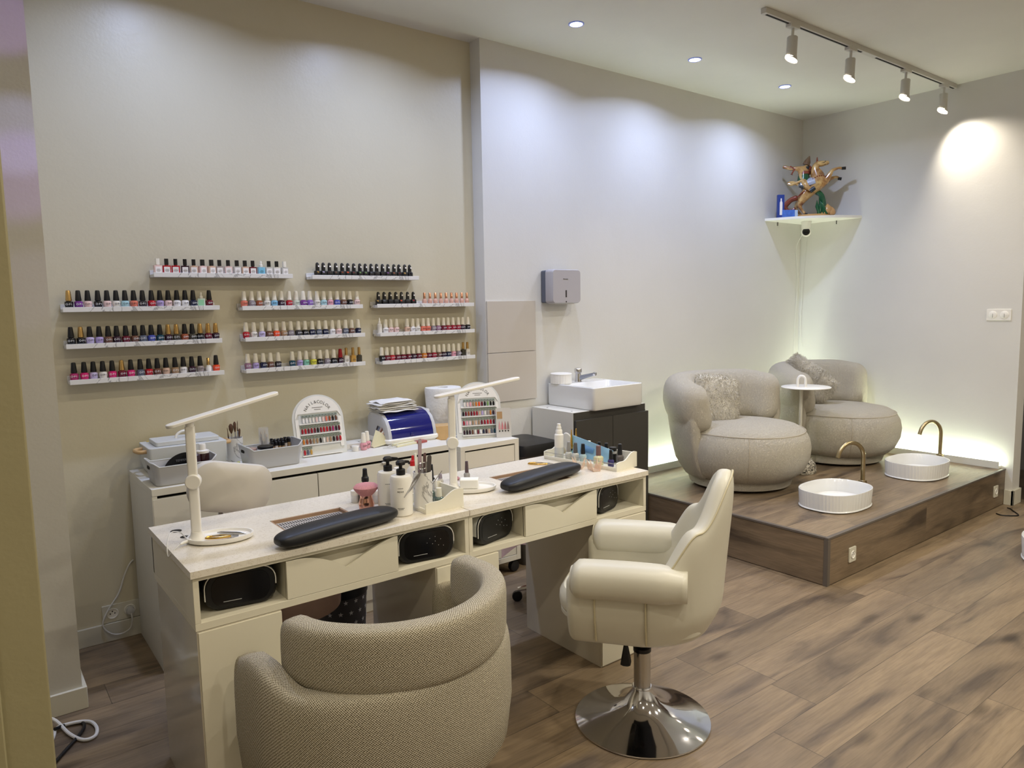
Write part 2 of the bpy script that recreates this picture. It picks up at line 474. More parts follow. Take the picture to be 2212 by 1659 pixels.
for i, (x, y) in enumerate(COOL_SPOTS):
    downlight((x, y), dl_lab.get(i, 'bluish round ceiling downlight above the polish shelves'), M_COOLGLOW, M_RIMBLUE, 'ceiling downlights along the left wall')
    light('downlight_lamp', 'AREA', (x, y, ZC-0.012), CEIL_LAMP['cool'], COOL, size=0.08, spot=R(150))
for i, (x, y) in enumerate(WARM_SPOTS):
    downlight((x, y), 'warm round ceiling downlight over the front of the salon', M_WARMGLOW, M_WPL, 'warm downlights over the front of the salon')
    light('downlight_lamp', 'AREA', (x, y, ZC-0.012), WARM_POWER[i], NEUT if x > 2 else WARM, size=0.09, spot=R(160))

# added coloured spotlights, out of view, imitating violet reflections on the left pier
def added_pier_spot(x, y, tx, tz, col, pw, cone, lab):
    t = thing('added_spotlight', lab, 'light', (x, y, ZC-0.07), 'added coloured spotlights tinting the left pier')
    d = (Vector((tx, 3.109, tz))-Vector((x, y, ZC-0.07))).normalized()
    q = d.to_track_quat('-Z', 'Y'); M = Matrix.Translation((x, y, ZC-0.07)) @ q.to_matrix().to_4x4()
    part('added_spot_stem', MB().cyl(x, y, ZC-0.07, ZC, 0.008, 12), M_WPL, t)
    part('added_spot_body', MB().lathe([(0.022, 0.05), (0.026, 0.02), (0.026, -0.04)], 20, M, cap1=False), M_WPL, t)
    o = light('added_pier_lamp', 'SPOT', (x, y, ZC-0.07), pw, col, size=0.012, spot=cone, blend=0.7)
    o.rotation_euler = q.to_euler(); o.location = Vector((x, y, ZC-0.07))+d*0.045
for k_, (px_, py_, col_, pw_, cn_) in enumerate(((38, 290, (0.45, 0.5, 1.0), 60, 7), (45, 380, (0.45, 0.25, 1.0), 60, 7.5), (5, 45, (0.5, 0.3, 1.0), 60, 6), (62, 625, (0.5, 0.45, 1.0), 22, 6))):
    q_ = ony(px_, py_, 3.109)
    added_pier_spot(0.95+0.12*k_, 0.75, q_.x, q_.z, col_, pw_, R(cn_), 'small added violet spotlight, out of view, tinting the left pier')

# track light
M_TRK = mat('track_white', (200, 198, 190), 0.45)
t = thing('track_light', 'white ceiling track carrying four cylindrical spotlights', 'light', (4.77, 2.38, ZC-0.03))
YT = 2.378
part('track_rail', MB().box(3.555, XW-0.01, YT-0.017, YT+0.017, ZC-0.03, ZC), M_TRK, t, 0.002)
part('track_slot', MB().box(3.58, 4.60, YT-0.006, YT+0.006, ZC-0.0315, ZC-0.0295).box(4.78, XW-0.03, YT-0.006, YT+0.006, ZC-0.0315, ZC-0.0295), M_DARKGAP, t)
for i, x in enumerate((3.838, 4.474, 5.20, 5.79)):
    rt = T((x, YT, ZC-0.03))
    part('adapter', MB().box(-0.045, 0.045, -0.018, 0.018, -0.018, 0, rt), M_TRK, t, 0.002)
    h = bpy.data.objects.new('spotlight_head', None); C.objects.link(h); h.parent = t; h.location = Vector((x, YT, ZC-0.048))-t.location
    # shade tilted towards the room's middle
    tl = T((x, YT, ZC-0.048), 0, 0, R(4))
    prof = [(0.008, 0), (0.008, -0.045), (0.026, -0.046), (0.029, -0.05), (0.029, -0.150)]
    mb = MB().lathe(prof, 20, tl, cap1=False)
    # slanted cut mouth
    rg1 = [tl @ Vector((0.029*math.cos(a), 0.029*math.sin(a), -0.150)) for a in [2*PI*j/20 for j in range(20)]]
    rg2 = [tl @ Vector((0.034*math.cos(a), 0.034*math.sin(a), -0.170-0.016*math.cos(a+R(40)))) for a in [2*PI*j/20 for j in range(20)]]
    mb.loft([rg1, rg2], False, False)
    part('shade', mb, M_TRK, h)
    rg3 = [tl @ Vector((0.0315*math.cos(a), 0.0315*math.sin(a), -0.165-0.014*math.cos(a+R(40)))) for a in [2*PI*j/20 for j in range(20)]]
    rg4 = [p+Vector((0, 0, 0.004)) for p in rg3]
    part('lens', MB().loft([rg3, rg4]), M_WARMGLOW, h)
    aim = [(R(14), 0), (R(-8), R(18)), (R(-20), R(-18)), (R(-24), R(-27))][i]
    light('track_spot_lamp', 'SPOT', (x, YT, ZC-0.245), [22, 22, 22, 26][i], (1.0, 0.90, 0.76), rot=(aim[0], aim[1], 0), size=0.03, spot=R(104), blend=1.0)

# ------------------------------------------------------------------ pedicure platform
PX, PY, PH = 3.538, 1.926, 0.262
t = thing('pedicure_platform', 'low wood-clad platform carrying both armchairs and foot basins', 'platform', (4.7, 2.75, 0))
part('deck', MB().box(PX+0.004, XW-0.002, PY+0.004, YW-0.002, PH-0.02, PH), M_PLATTOP, t)
part('front_panel', MB().box(PX+0.006, XW-0.002, PY, PY+0.018, 0.004, PH-0.012), M_PLATX, t)
part('side_panel', MB().box(PX, PX+0.018, PY+0.004, YW-0.002, 0.004, PH-0.012), M_PLATY, t)
e = MB().box(PX-0.003, XW-0.002, PY-0.003, PY+0.02, PH-0.010, PH+0.002)
part('edge_trim', e, M_EDGE, t, 0.001)
part('edge_trim', MB().box(PX-0.003, PX+0.02, PY+0.0205, YW-0.002, PH-0.010, PH+0.002), M_EDGE, t, 0.001)
part('edge_trim', MB().box(PX-0.003, PX+0.022, PY-0.003, PY+0.022, 0.0, PH-0.0105), M_EDGE, t, 0.001)
# LED cove profile along both walls
M_LED = mat('led_strip', (230, 255, 240), 0.5, emit=(242, 253, 228), estr=100)
M_LEDP = mat('led_profile', (214, 214, 205), 0.4)
def cove(lab, x0, x1, y0, y1):
    t = thing('led_profile', lab, 'light', ((x0+x1)/2, (y0+y1)/2, PH), 'light profiles at the foot of the walls')
    along_x = (x1-x0) > (y1-y0)
    if along_x:
        pr_ = [(y0, PH+0.001), (y1, PH+0.001), (y1, PH+0.02), (y0+0.012, PH+0.02), (y0+0.012, PH+0.052), (y0, PH+0.052)]
        part('channel', MB().loft([[(x0, a, b) for a, b in pr_], [(x1, a, b) for a, b in pr_]]), M_LEDP, t)
        part('led_strip', MB().box(x0+0.01, x1-0.01, y0+0.016, y1-0.006, PH+0.0205, PH+0.026), M_LED, t)
    else:
        pr_ = [(x0, PH+0.001), (x1, PH+0.001), (x1, PH+0.02), (x0+0.012, PH+0.02), (x0+0.012, PH+0.052), (x0, PH+0.052)]
        part('channel', MB().loft([[(a, y0, b) for a, b in pr_], [(a, y1, b) for a, b in pr_]]), M_LEDP, t)
        part('led_strip', MB().box(x0+0.016, x1-0.006, y0+0.012, y1-0.01, PH+0.0205, PH+0.026), M_LED, t)
cove('glowing white LED profile running behind the two armchairs', 3.56, XW-0.05, YW-0.05, YW-0.001)
cove('glowing white LED profile at the foot of the end wall', XW-0.05, XW-0.001, PY+0.03, YW-0.052)

# ------------------------------------------------------------------ sockets and switch
def socket_face(mbp, mbh, c, nrm_axis='Y', s=1.0, holes=True):
    pass
M_HOLE = mat('socket_hole', (40, 34, 30), 0.7)
def outlet_on_front(px, z, w_, h_, y, lab):
    t = thing('wall_socket', lab, 'socket', (px, y, z-h_/2), 'sockets on the platform front')
    t_ = MB().prism(rrect(w_, h_, 0.005), 0, 0.008, T((px, y, z)) @ UP)
    part('plate', t_, M_TRIM, t, 0.0015)
    mb = MB().lathe([(0.0, 0.0085), (0.019, 0.0085), (0.019, 0.0105), (0.021, 0.0115), (0.0225, 0.0085)], 24, T((px, y, z)) @ UP, cap0=False, cap1=False)
    part('socket_well', mb, M_WPL, t)
    mb = MB()
    for dx, dz in ((-0.0095, 0), (0.0095, 0), (0, 0.010)): mb.cyl(dx, dz, 0.0086, 0.0096, 0.0026, 10, T((px, y, z)) @ UP)
    part('pin_hole', mb, M_HOLE, t)
outlet_on_front(3.787, 0.122, 0.07, 0.082, PY, 'white wall socket on the platform front near its corner')
outlet_on_front(5.80, 0.125, 0.07, 0.082, PY, 'white wall socket on the platform front near the end wall')
# double outlet in the recess with plug
t = thing('wall_socket', 'white double wall socket above the baseboard left of the dresser', 'socket', (0.505, YR, 0.09))
M0 = T((0.505, YR, 0.128)) @ UP
part('plate', MB().prism(rrect(0.155, 0.082, 0.004), 0, 0.008, M0), M_TRIM, t, 0.0015)
for dx in (-0.036, 0.036):
    part('socket_well', MB().lathe([(0.0, 0.0085), (0.021, 0.0085), (0.021, 0.011), (0.0235, 0.0115), (0.025, 0.0085)], 28, M0 @ T((dx, 0, 0)), cap0=False, cap1=False), M_WPL, t)
mb = MB()
for dx, dz in ((-0.0095, 0), (0.0095, 0), (0, 0.010)): mb.cyl(-0.036+dx, dz, 0.0086, 0.0098, 0.0028, 10, M0)
part('pin_hole', mb, M_HOLE, t)
t = thing('power_cord', 'grey plug and cord in the double socket beside the dresser', 'cord', (0.541, YR-0.03, 0.06))
M1 = T((0.541, YR, 0.128)) @ UP
part('plug', MB().lathe([(0.017, 0.012), (0.018, 0.02), (0.016, 0.034), (0.006, 0.036)], 18, M1), M_GRYPL, t)
pts = spline([(0.541, YR-0.045, 0.122), (0.541, YR-0.05, 0.09), (0.53, YR-0.045, 0.05), (0.49, YR-0.03, 0.03), (0.45, YR-0.025, 0.045), (0.425, YR-0.02, 0.09),
              (0.45, YR-0.018, 0.15), (0.50, YR-0.015, 0.22), (0.53, YR-0.012, 0.30), (0.555, YR-0.008, 0.345), (0.572, YR-0.006, 0.36)], 8)
part('cable', MB().tube(pts, 0.0035, 8), mat('cable_white', (214, 212, 206), 0.5), t)
# light switch on the end wall
t = thing('light_switch', 'white double light switch on the end wall', 'switch', (XW, 2.02, 1.33))
MS = T((XW, 2.02, 1.378), R(-90)) @ UP
part('plate', MB().prism(rrect(0.155, 0.082, 0.004), 0, 0.007, MS), M_WPL, t, 0.0015)
for dx in (-0.037, 0.037):
    b_ = part('rocker', MB().lathe([(0.027, 0.007), (0.027, 0.0095), (0.0245, 0.011), (0.0, 0.0115)], 28, MS @ T((dx, 0, 0)), cap1=False), M_WPL, t)
    part('rocker_gap', MB().box(-0.0008, 0.0008, -0.02, 0.008, 0.0105, 0.0122, MS @ T((dx, 0, 0))), M_HOLE, b_)

# ------------------------------------------------------------------ polish shelves
SHL = {'T1': (0.728, 1.371, 1.665, 'upper left shelf'), 'T2': (1.474, 2.103, 1.662, 'upper right shelf'),
       'L2': (0.365, 1.006, 1.513, 'second-row left shelf'), 'L3': (0.366, 1.008, 1.356, 'third-row left shelf'), 'L4': (0.369, 1.009, 1.202, 'lowest left shelf'),
       'C2': (1.112, 1.750, 1.508, 'second-row middle shelf'), 'C3': (1.118, 1.756, 1.355, 'third-row middle shelf'), 'C4': (1.113, 1.751, 1.200, 'lowest middle shelf'),
       'R2': (1.836, 2.477, 1.509, 'second-row right shelf'), 'R3': (1.847, 2.477, 1.352, 'third-row right shelf'), 'R4': (1.855, 2.476, 1.196, 'lowest right shelf')}
shelf_lab = {'T1': 'marble-effect picture ledge in the top row holding square bottles', 'T2': 'marble-effect picture ledge in the top row holding black bottles',
             'L2': 'marble-effect picture ledge at left, uppermost of the left stack', 'L3': 'marble-effect picture ledge at left, middle of the left stack',
             'L4': 'marble-effect picture ledge at left, lowest of the left stack', 'C2': 'marble-effect picture ledge, uppermost of the middle stack',
             'C3': 'marble-effect picture ledge, middle one of the middle stack', 'C4': 'marble-effect picture ledge, lowest of the middle stack',
             'R2': 'marble-effect picture ledge at right holding rose gold bottles', 'R3': 'marble-effect picture ledge at right, middle of the right stack',
             'R4': 'marble-effect picture ledge at right, lowest of the right stack'}
for k, (x0, x1, z, nm) in SHL.items():
    t = thing('polish_shelf', shelf_lab[k], 'shelf', ((x0+x1)/2, YR-0.045, z), 'picture ledges with nail polish')
    part('ledge', MB().box(x0, x1, YR-0.086, YR-0.001, z, z+0.014), M_MARBLE, t, 0.001)
    part('front_lip', MB().box(x0, x1, YR-0.092, YR-0.085, z, z+0.021), M_MARBLE, t, 0.001)
    part('back_rail', MB().box(x0, x1, YR-0.01, YR, z+0.0, z+0.034), M_MARBLE, t, 0.001)

COLS = dict(black=(18, 16, 18), darkp=(52, 24, 40), wine=(104, 18, 38), red=(180, 22, 38), crimson=(150, 20, 40), orange=(232, 78, 38), coral=(222, 120, 96), pink=(226, 160, 170),
            blush=(232, 200, 192), hot=(212, 36, 110), fuchsia=(170, 40, 100), mauve=(150, 110, 130), lilac=(178, 160, 206), violet=(140, 100, 180), purple=(120, 60, 140), lav=(198, 186, 220),
            navy=(24, 30, 60), blue=(70, 80, 160), sky=(130, 186, 216), aqua=(170, 208, 214), teal=(24, 66, 80), slate=(90, 96, 110), grey=(140, 130, 134), greige=(160, 146, 140),
            white=(236, 232, 228), milk=(228, 222, 210), nude=(214, 178, 152), tan=(160, 130, 96), brown=(110, 74, 58), rust=(150, 76, 46), mint=(132, 196, 168), green=(120, 160, 90), pale=(206, 214, 196),
            yellow=(216, 208, 70), gold=(196, 150, 70), amber=(200, 120, 40), rosegold=(206, 160, 140), char=(50, 46, 50), glit=(60, 56, 44), clear=(200, 196, 188), lightblue=(140, 190, 210))
NAMES = dict(darkp='dark plum', wine='wine red', hot='hot pink', lav='pale lavender', navy='navy blue', sky='sky blue', slate='slate grey', char='charcoal', glit='dark glitter', rosegold='rose gold',
             milk='milky white', pale='pale green', lightblue='light blue', rust='rust brown', blush='blush pink', aqua='pale aqua')
def pol(c): return mat('polish_'+c, COLS[c], 0.12, coat=0.4)
M_CAPB = mat('cap_black', (22, 21, 22), 0.35)
M_CAPW = mat('cap_white', (236, 230, 214), 0.3)
M_CAPG = mat('cap_gold', (206, 168, 104), 0.22, 0.9)
M_CAPRG = mat('cap_rose_gold', (214, 160, 128), 0.22, 0.9)
M_CAPR = mat('cap_red', (150, 20, 30), 0.3)
M_LETW = mat('lettering_white', (235, 235, 235), 0.5)
M_LETD = mat('lettering_dark', (50, 48, 50), 0.6)
M_LABEL = mat('label_white', (238, 232, 226), 0.6)
M_LABELB = mat('label_blue', (120, 190, 214), 0.6)
M_LABELG = mat('label_green', (150, 206, 160), 0.6)
def lmesh(nm, mb): return mb.mesh(nm)
BM = {}
BM['round_body'] = lmesh('bottle_round', MB().lathe([(0.0125, 0), (0.0145, 0.002), (0.0165, 0.016), (0.0172, 0.026), (0.0160, 0.0305), (0.010, 0.033), (0.008, 0.036)], 18))
BM['round_cap'] = lmesh('cap_round', MB().lathe([(0.0122, 0.034), (0.0124, 0.037), (0.0094, 0.072), (0.0084, 0.078), (0.0052, 0.0795)], 16))
BM['sq_body'] = lmesh('bottle_square', MB().prism(rrect(0.035, 0.024, 0.004, 3), 0, 0.040).prism(rrect(0.014, 0.014, 0.006, 3), 0.040, 0.044))
BM['sq_cap'] = lmesh('cap_square', MB().prism(rrect(0.0165, 0.0165, 0.003, 3), 0.043, 0.071))
BM['drop_cap'] = lmesh('cap_dropper', MB().lathe([(0.0085, 0.041), (0.0085, 0.052), (0.0045, 0.054), (0.005, 0.066), (0.003, 0.070)], 14))
BM['gel_body'] = lmesh('bottle_gel', MB().loft([rr for rr in ([(x, y, z) for x, y in rrect(0.030*s, 0.024*s, 0.004, 3)] for s, z in ((0.92, 0), (1.0, 0.004), (1.02, 0.026), (0.85, 0.031)))]))
BM['gel_cap'] = lmesh('cap_gel', MB().loft([rr for rr in ([(x, y, z) for x, y in rrect(0.0185*s, 0.016*s, 0.005, 4)] for s, z in ((1.0, 0.030), (0.98, 0.05), (0.86, 0.067), (0.5, 0.073)))]))
BM['slim_body'] = lmesh('bottle_slim', MB().lathe([(0.0115, 0), (0.0135, 0.003), (0.0140, 0.022), (0.011, 0.030), (0.006, 0.036)], 16))
BM['slim_cap'] = lmesh('cap_slim', MB().lathe([(0.0078, 0.034), (0.0075, 0.066), (0.006, 0.068)], 14))
BM['box_body'] = lmesh('bottle_box', MB().prism(rrect(0.028, 0.024, 0.006, 3), 0, 0.040).prism(rrect(0.016, 0.016, 0.006, 3), 0.04, 0.045))
BM['gc_cap'] = lmesh('cap_gold_tall', MB().lathe([(0.0085, 0.042), (0.0075, 0.082), (0.0055, 0.084)], 14))
BM['drops_body'] = lmesh('bottle_drops', MB().lathe([(0.013, 0), (0.0135, 0.05), (0.009, 0.055)], 16))
BM['drops_cap'] = lmesh('cap_drops', MB().lathe([(0.008, 0.055), (0.0085, 0.064), (0.004, 0.07), (0.003, 0.086), (0.0018, 0.088)], 14))
_t = MB(); text_to(_t, 'O·P·I', 0.0115, T((0, -0.0176, 0.019)) @ UP); BM['opi'] = _t.mesh('lettering_opi', smooth=False)
_t = MB().box(-0.0125, 0.0125, -0.0128, -0.0119, 0.006, 0.034); BM['sq_label'] = _t.mesh('label_square', smooth=False)
_t = MB().box(-0.004, 0.004, -0.0001, 0.0006, 0, 0.008, T((0.003, -0.0085, 0.050), 0, R(-8))); BM['sticker'] = _t.mesh('sticker', smooth=False)
_t = MB().box(-0.009, 0.009, -0.0136, -0.0126, 0.017, 0.0185).box(-0.006, 0.007, -0.0136, -0.0126, 0.023, 0.0238).box(-0.007, 0.006, -0.0136, -0.0126, 0.012, 0.0128); BM['sq_lines'] = _t.mesh('label_lines', smooth=False)
PROTO = {}
def bottle_proto(kind, col, cap):
    key = (kind, col, cap)
    if key in PROTO: return copy_tree(PROTO[key])
    o = bpy.data.objects.new('polish_bottle', None); C.objects.link(o); o.empty_display_size = 0.02
    def p(nm, mesh, mt, parent=o):
        me = BM[mesh] if isinstance(mesh, str) else mesh
        me = me.copy(); me.materials.clear(); me.materials.append(mt)
        q = bpy.data.objects.new(nm, me); C.objects.link(q); q.parent = parent; return q
    cm = {'b': M_CAPB, 'w': M_CAPW, 'g': M_CAPG, 'rg': M_CAPRG, 'r': M_CAPR}.get(cap, M_CAPB)
    pm = pol(col)
    if kind == 'o':
        b = p('glass_body', 'round_body', pm); c = p('cap', 'round_cap', cm)
        lum = sum(COLS[col])
        p('lettering', 'opi', M_LETD if lum > 420 else M_LETW, b)
        if cap == 'b' and rnd.random() < 0.35: p('sticker', 'sticker', M_LABEL, c)
    elif kind == 's':
        b = p('glass_body', 'sq_body', pm)
        l = p('label', 'sq_label', M_LABELB if col == 'lightblue' else M_LABEL, o); p('lettering', 'sq_lines', M_LETD, l)
        p('cap', 'sq_cap' if cap != 'd' else 'drop_cap', cm if cap != 'd' else M_CAPW)
    elif kind == 'e':
        p('glass_body', 'sq_body', pm); p('label', 'sq_label', M_LABELG); p('cap', 'drop_cap', M_CAPW)
    elif kind == 'k':
        b = p('glass_body', 'gel_body', M_CAPB); c = p('cap', 'gel_cap', M_CAPB); p('sticker', 'sticker', M_LABEL, c)
        me = MB().add([(-0.014, -0.0127, 0.027), (-0.002, -0.0127, 0.019), (0.0, -0.0127, 0.027), (-0.014, -0.0122, 0.027), (-0.002, -0.0122, 0.019), (0.0, -0.0122, 0.027)],
                      [(0, 1, 2), (5, 4, 3), (0, 3, 4, 1), (1, 4, 5, 2), (2, 5, 3, 0)]).mesh('colour_mark', smooth=False)
        p('colour_mark', me, pm, b)
    elif kind == 'm':
        p('glass_body', 'slim_body', pm); p('cap', 'slim_cap', cm)
    elif kind == 'x':
        b = p('glass_body', 'box_body', pm); p('cap', 'gc_cap', cm)
        l = p('label', 'sq_lines', M_LETD, b)
    elif kind == 'd':
        p('glass_body', 'drops_body', pm); p('cap', 'drops_cap', M_CAPW)
    PROTO[key] = o
    return o
CAPN = {'b': 'black', 'w': 'white', 'g': 'gold', 'rg': 'rose gold', 'r': 'red', 'd': 'white dropper'}
def put_bottle(kind, col, cap, loc, label, group, name='polish_bottle', rz=0, s=1.0):
    o = bottle_proto(kind, col, cap)
    o.location = loc; o.rotation_euler = (0, 0, rz); o.scale = (s, s, s)
    o.name = name
    tag(o, label, 'nail polish', group)
    return o
ROWS = {
 'T1': (0.755, 1.345, 's', 'blush/w red/b red/b darkp/b nude/b blush/b nude/b greige/b blush/b clear/b nude/b wine/b lightblue/d clear/b milk/b clear/w'),
 'T2': (1.52, 2.07, 'k', 'gold/b lav/b darkp/b brown/b rust/b orange/b wine/b green/b green/b slate/b char/b glit/b purple/b rust/b wine/b gold/b black/b'),
 'L2': (0.395, 0.972, 'o', 'black/g purple/b blush/b black/b blush/b milk/b aqua/b coral/b char/b red/b lilac/b blush/b white/b white/b navy/b e:pale/d wine/b'),
 'L3': (0.392, 0.992, 'o', 'black/b black/g lav/b lilac/b brown/b darkp/b wine/b brown/b slate/b blue/b teal/b darkp/g glit/g rust/b glit/b black/g wine/g darkp/g'),
 'L4': (0.392, 0.985, 'o', 'fuchsia/b hot/b lav/b milk/b hot/b wine/g hot/b slate/b red/b brown/b nude/b tan/b white/b darkp/b greige/b m:white/g orange/b'),
 'C2': (1.135, 1.735, 'o', 'coral/w grey/w rust/w milk/w sky/w darkp/w red/w pale/w purple/w violet/w milk/w aqua/w pink/w blue/w brown/w black/w blush/w'),
 'C3': (1.138, 1.738, 'o', 'red/w milk/w lav/w brown/w orange/w tan/w grey/w char/w black/w navy/w slate/w navy/w white/w blush/w slate/w brown/w navy/w'),
 'C4': (1.138, 1.738, 'o', 'mauve/w lilac/w navy/w brown/w char/w - teal/w lilac/w mint/w yellow/w black/w grey/w black/w darkp/r x:milk/g x:gold/g x:glit/g'),
 'R2': (1.865, 2.455, 'k', 'gold/b slate/b char/b char/b orange/b char/b red/b - m:rosegold/rg m:rosegold/rg m:rosegold/rg m:rosegold/rg m:rosegold/rg m:rosegold/rg m:rosegold/rg m:rosegold/rg m:rosegold/rg'),
 'R3': (1.868, 2.455, 'o', 'd:milk/w white/w blush/w blush/w - nude/w white/w milk/w coral/w coral/w grey/w mauve/w wine/w crimson/w crimson/w crimson/w darkp/w black/w'),
 'R4': (1.872, 2.452, 'o', 'black/w wine/w red/w wine/w wine/w wine/w darkp/w wine/w amber/w wine/w crimson/w brown/w darkp/w navy/w pink/w grey/w x:glit/g x:milk/g'),
}
for k, (a, b, dk, spec) in ROWS.items():
    items = spec.split(); n = len(items); x0, x1, z, nm = SHL[k]; q = 0
    for i, it in enumerate(items):
        if it == '-': continue
        kd = dk
        if ':' in it: kd, it = it.split(':')
        col, cp = it.split('/')
        x = a+(b-a)*i/(n-1)+rnd.uniform(-0.0015, 0.0015)
        cn = NAMES.get(col, col)
        kn = {'o': '%s nail polish with %s cap', 's': 'square %s polish bottle with %s cap', 'e': 'square %s bottle with %s cap', 'k': 'black gel polish marked %s with %s cap',
              'm': 'slim %s polish with %s cap', 'x': '%s gel polish with tall %s cap', 'd': '%s dropper bottle with %s cap'}[kd] % (cn, CAPN[cp])
        lab = '%s, %s from the left on %s' % (kn, ords[q], nm)
        if len(lab.split()) > 16: lab = lab.replace(' nail polish', ' polish').replace(' gel polish marked', ' bottle marked').replace('from the left on', 'from left on')
        put_bottle(kd, col, cp, (x, YR-0.047+rnd.uniform(-0.002, 0.002), z+0.0145), lab, 'nail polishes on the %s' % nm, rz=rnd.uniform(-0.25, 0.25))
        q += 1
# ------------------------------------------------------------------ manicure desks
DZ0, DZ1 = 0.775, 0.795        # slab
BZ0 = 0.62                     # underside of the drawer box
DY0, DY1 = 2.065, 2.59
def nail_desk(x0, x1, lab, cub, legs, vent):
    t = thing('manicure_desk', lab, 'desk', ((x0+x1)/2, (DY0+DY1)/2, 0), 'manicure desks side by side')
    vx0, vx1, vy0, vy1 = vent
    ox0 = x0-0.006 if x0 < 1 else x0+0.001; ox1 = x1-0.001 if x0 < 1 else x1+0.006
    mb = MB()
    mb.box(ox0, vx0, DY0-0.008, DY1+0.006, DZ0, DZ1).box(vx1, ox1, DY0-0.008, DY1+0.006, DZ0, DZ1)
    mb.box(vx0, vx1, DY0-0.008, vy0, DZ0, DZ1).box(vx0, vx1, vy1, DY1+0.006, DZ0, DZ1)
    part('worktop', mb, M_QUARTZ, t)
    v = part('extractor_vent', MB().box(vx0, vx1, vy0, vy1, DZ0+0.001, DZ1-0.012), mat('vent_grey', (176, 172, 168), 0.4), t)
    fr = MB(); e = 0.006
    fr.box(vx0, vx1, vy0, vy0+e, DZ1-0.012, DZ1-0.001).box(vx0, vx1, vy1-e, vy1, DZ1-0.012, DZ1-0.001).box(vx0, vx0+e, vy0, vy1, DZ1-0.012, DZ1-0.001).box(vx1-e, vx1, vy0, vy1, DZ1-0.012, DZ1-0.001)
    part('vent_frame', fr, mat('vent_edge', (160, 130, 104), 0.5), v)
    sl = MB(); n = 26
    for i in range(n):
        xx = vx0+0.018+(vx1-vx0-0.036)*i/(n-1)
        for k in range(3):
            yy = vy1-0.02-k*0.036
            sl.box(xx-0.0014, xx+0.0014, yy-0.024, yy, DZ1-0.0125, DZ1-0.0113)
    part('vent_slots', sl, M_DARKGAP, v)
    # carcass
    th = 0.016; mb = MB()
    mb.box(x0, x1, DY0, DY1, DZ0-0.012, DZ0).box(x0, x1, DY0, DY1, BZ0, BZ0+0.022)
    mb.box(x0, x0+th, DY0, DY1, BZ0+0.022, DZ0-0.012).box(x1-th, x1, DY0, DY1, BZ0+0.022, DZ0-0.012)
    mb.box(x0, x1, DY1-0.012, DY1, BZ0+0.022, DZ0-0.012)
    mb.box(cub[0], cub[0]+th, DY0+0.012, DY1, BZ0+0.022, DZ0-0.012).box(cub[1]-th, cub[1], DY0+0.012, DY1, BZ0+0.022, DZ0-0.012)
    part('drawer_box', mb, M_LAM, t, 0.001)
    # drawer front with a V-shaped grip cut into its top edge
    a, b = cub; w_ = b-a; zt = DZ0-0.014; zb = BZ0+0.0235; xc = a+w_*0.515; vz = zt-0.062
    top = []
    for i in range(0, 11):   # left flank curves down to the point
        s = i/10; top.append((a+0.03+(xc-a-0.03)*s, zt-(zt-vz)*(s**1.9)))
    for i in range(1, 11):
        s = i/10; top.append((xc+(b-0.012-xc)*s, vz+(zt-vz)*(1-(1-s)**1.35)))
    outl = [(a, zb), (b, zb), (b, zt)]+[p for p in reversed(top)]+[(a, zt)]
    # build as vertical strips so the notch is clean
    xs = sorted(set([a]+[p[0] for p in top]+[b]))
    def ztop(x):
        if x <= top[0][0] or x >= top[-1][0]: return zt
        for (xa, za), (xb, zb2) in zip(top, top[1:]):
            if xa <= x <= xb: return za+(zb2-za)*(x-xa)/(xb-xa+1e-9)
        return zt
    n = len(xs)
    vs = [(x, DY0, zb) for x in xs]+[(x, DY0, ztop(x)) for x in xs]+[(x, DY0+0.016, zb) for x in xs]+[(x, DY0+0.016, ztop(x)-0.004) for x in xs]
    fs = []
    for i in range(n-1):
        fs += [(i, i+1, n+i+1, n+i), (2*n+i+1, 2*n+i, 3*n+i, 3*n+i+1), (n+i, n+i+1, 3*n+i+1, 3*n+i), (i+1, i, 2*n+i, 2*n+i+1)]
    fs += [(0, n, 3*n, 2*n), (n-1, 3*n-1, 4*n-1, 2*n-1)]
    dr = part('drawer', MB().add(vs, fs), M_LAM, t, smooth=False)
    # scooped inner lip and drawer back
    part('drawer_inside', MB().loft([[(x_, DY0+0.0165, vz-0.030), (x_, DY0+0.062, zt), (x_, DY0+0.070, zt), (x_, DY0+0.0245, vz-0.034)] for x_ in (a+0.002, b-0.002)]), M_LAM, dr)
    for (l0, l1) in legs:
        part('pedestal', MB().box(l0, l1, DY0+0.001, DY1-0.03, 0.0, BZ0-0.001), M_GLOSS, t, 0.0015)
        part('pedestal_door', MB().box(l0+0.004, l1, DY0-0.004, DY0+0.001, 0.006, BZ0-0.004), M_LAM, t, 0.001)
    return t
nail_desk(0.460, 1.3745, 'left manicure desk with speckled quartz top behind the woven chair', (0.722, 1.094), [(0.462, 0.70), (1.235, 1.3740)], (0.79, 1.045, 2.17, 2.40))
nail_desk(1.3755, 2.290, 'right manicure desk with speckled quartz top beside the leather chair', (1.630, 1.998), [(1.3760, 1.50), (2.018, 2.284)], (1.715, 1.965, 2.18, 2.415))
# cable grommets in the left desk
for i, (x, y, r_) in enumerate(((0.516, 2.49, 0.017), (0.522, 2.405, 0.013))):
    solo('cable_grommet', MB().lathe([(0, DZ1), (r_, DZ1), (r_, DZ1+0.0012), (r_*0.85, DZ1+0.0014), (0, DZ1+0.0006)], 24, cx=x, cy=y), M_BLKPL,
         ['larger black cable hole at the back corner of the left desk', 'smaller black cable hole beside the lamp tray of the left desk'][i], 'grommet', 'cable holes in the left desk')

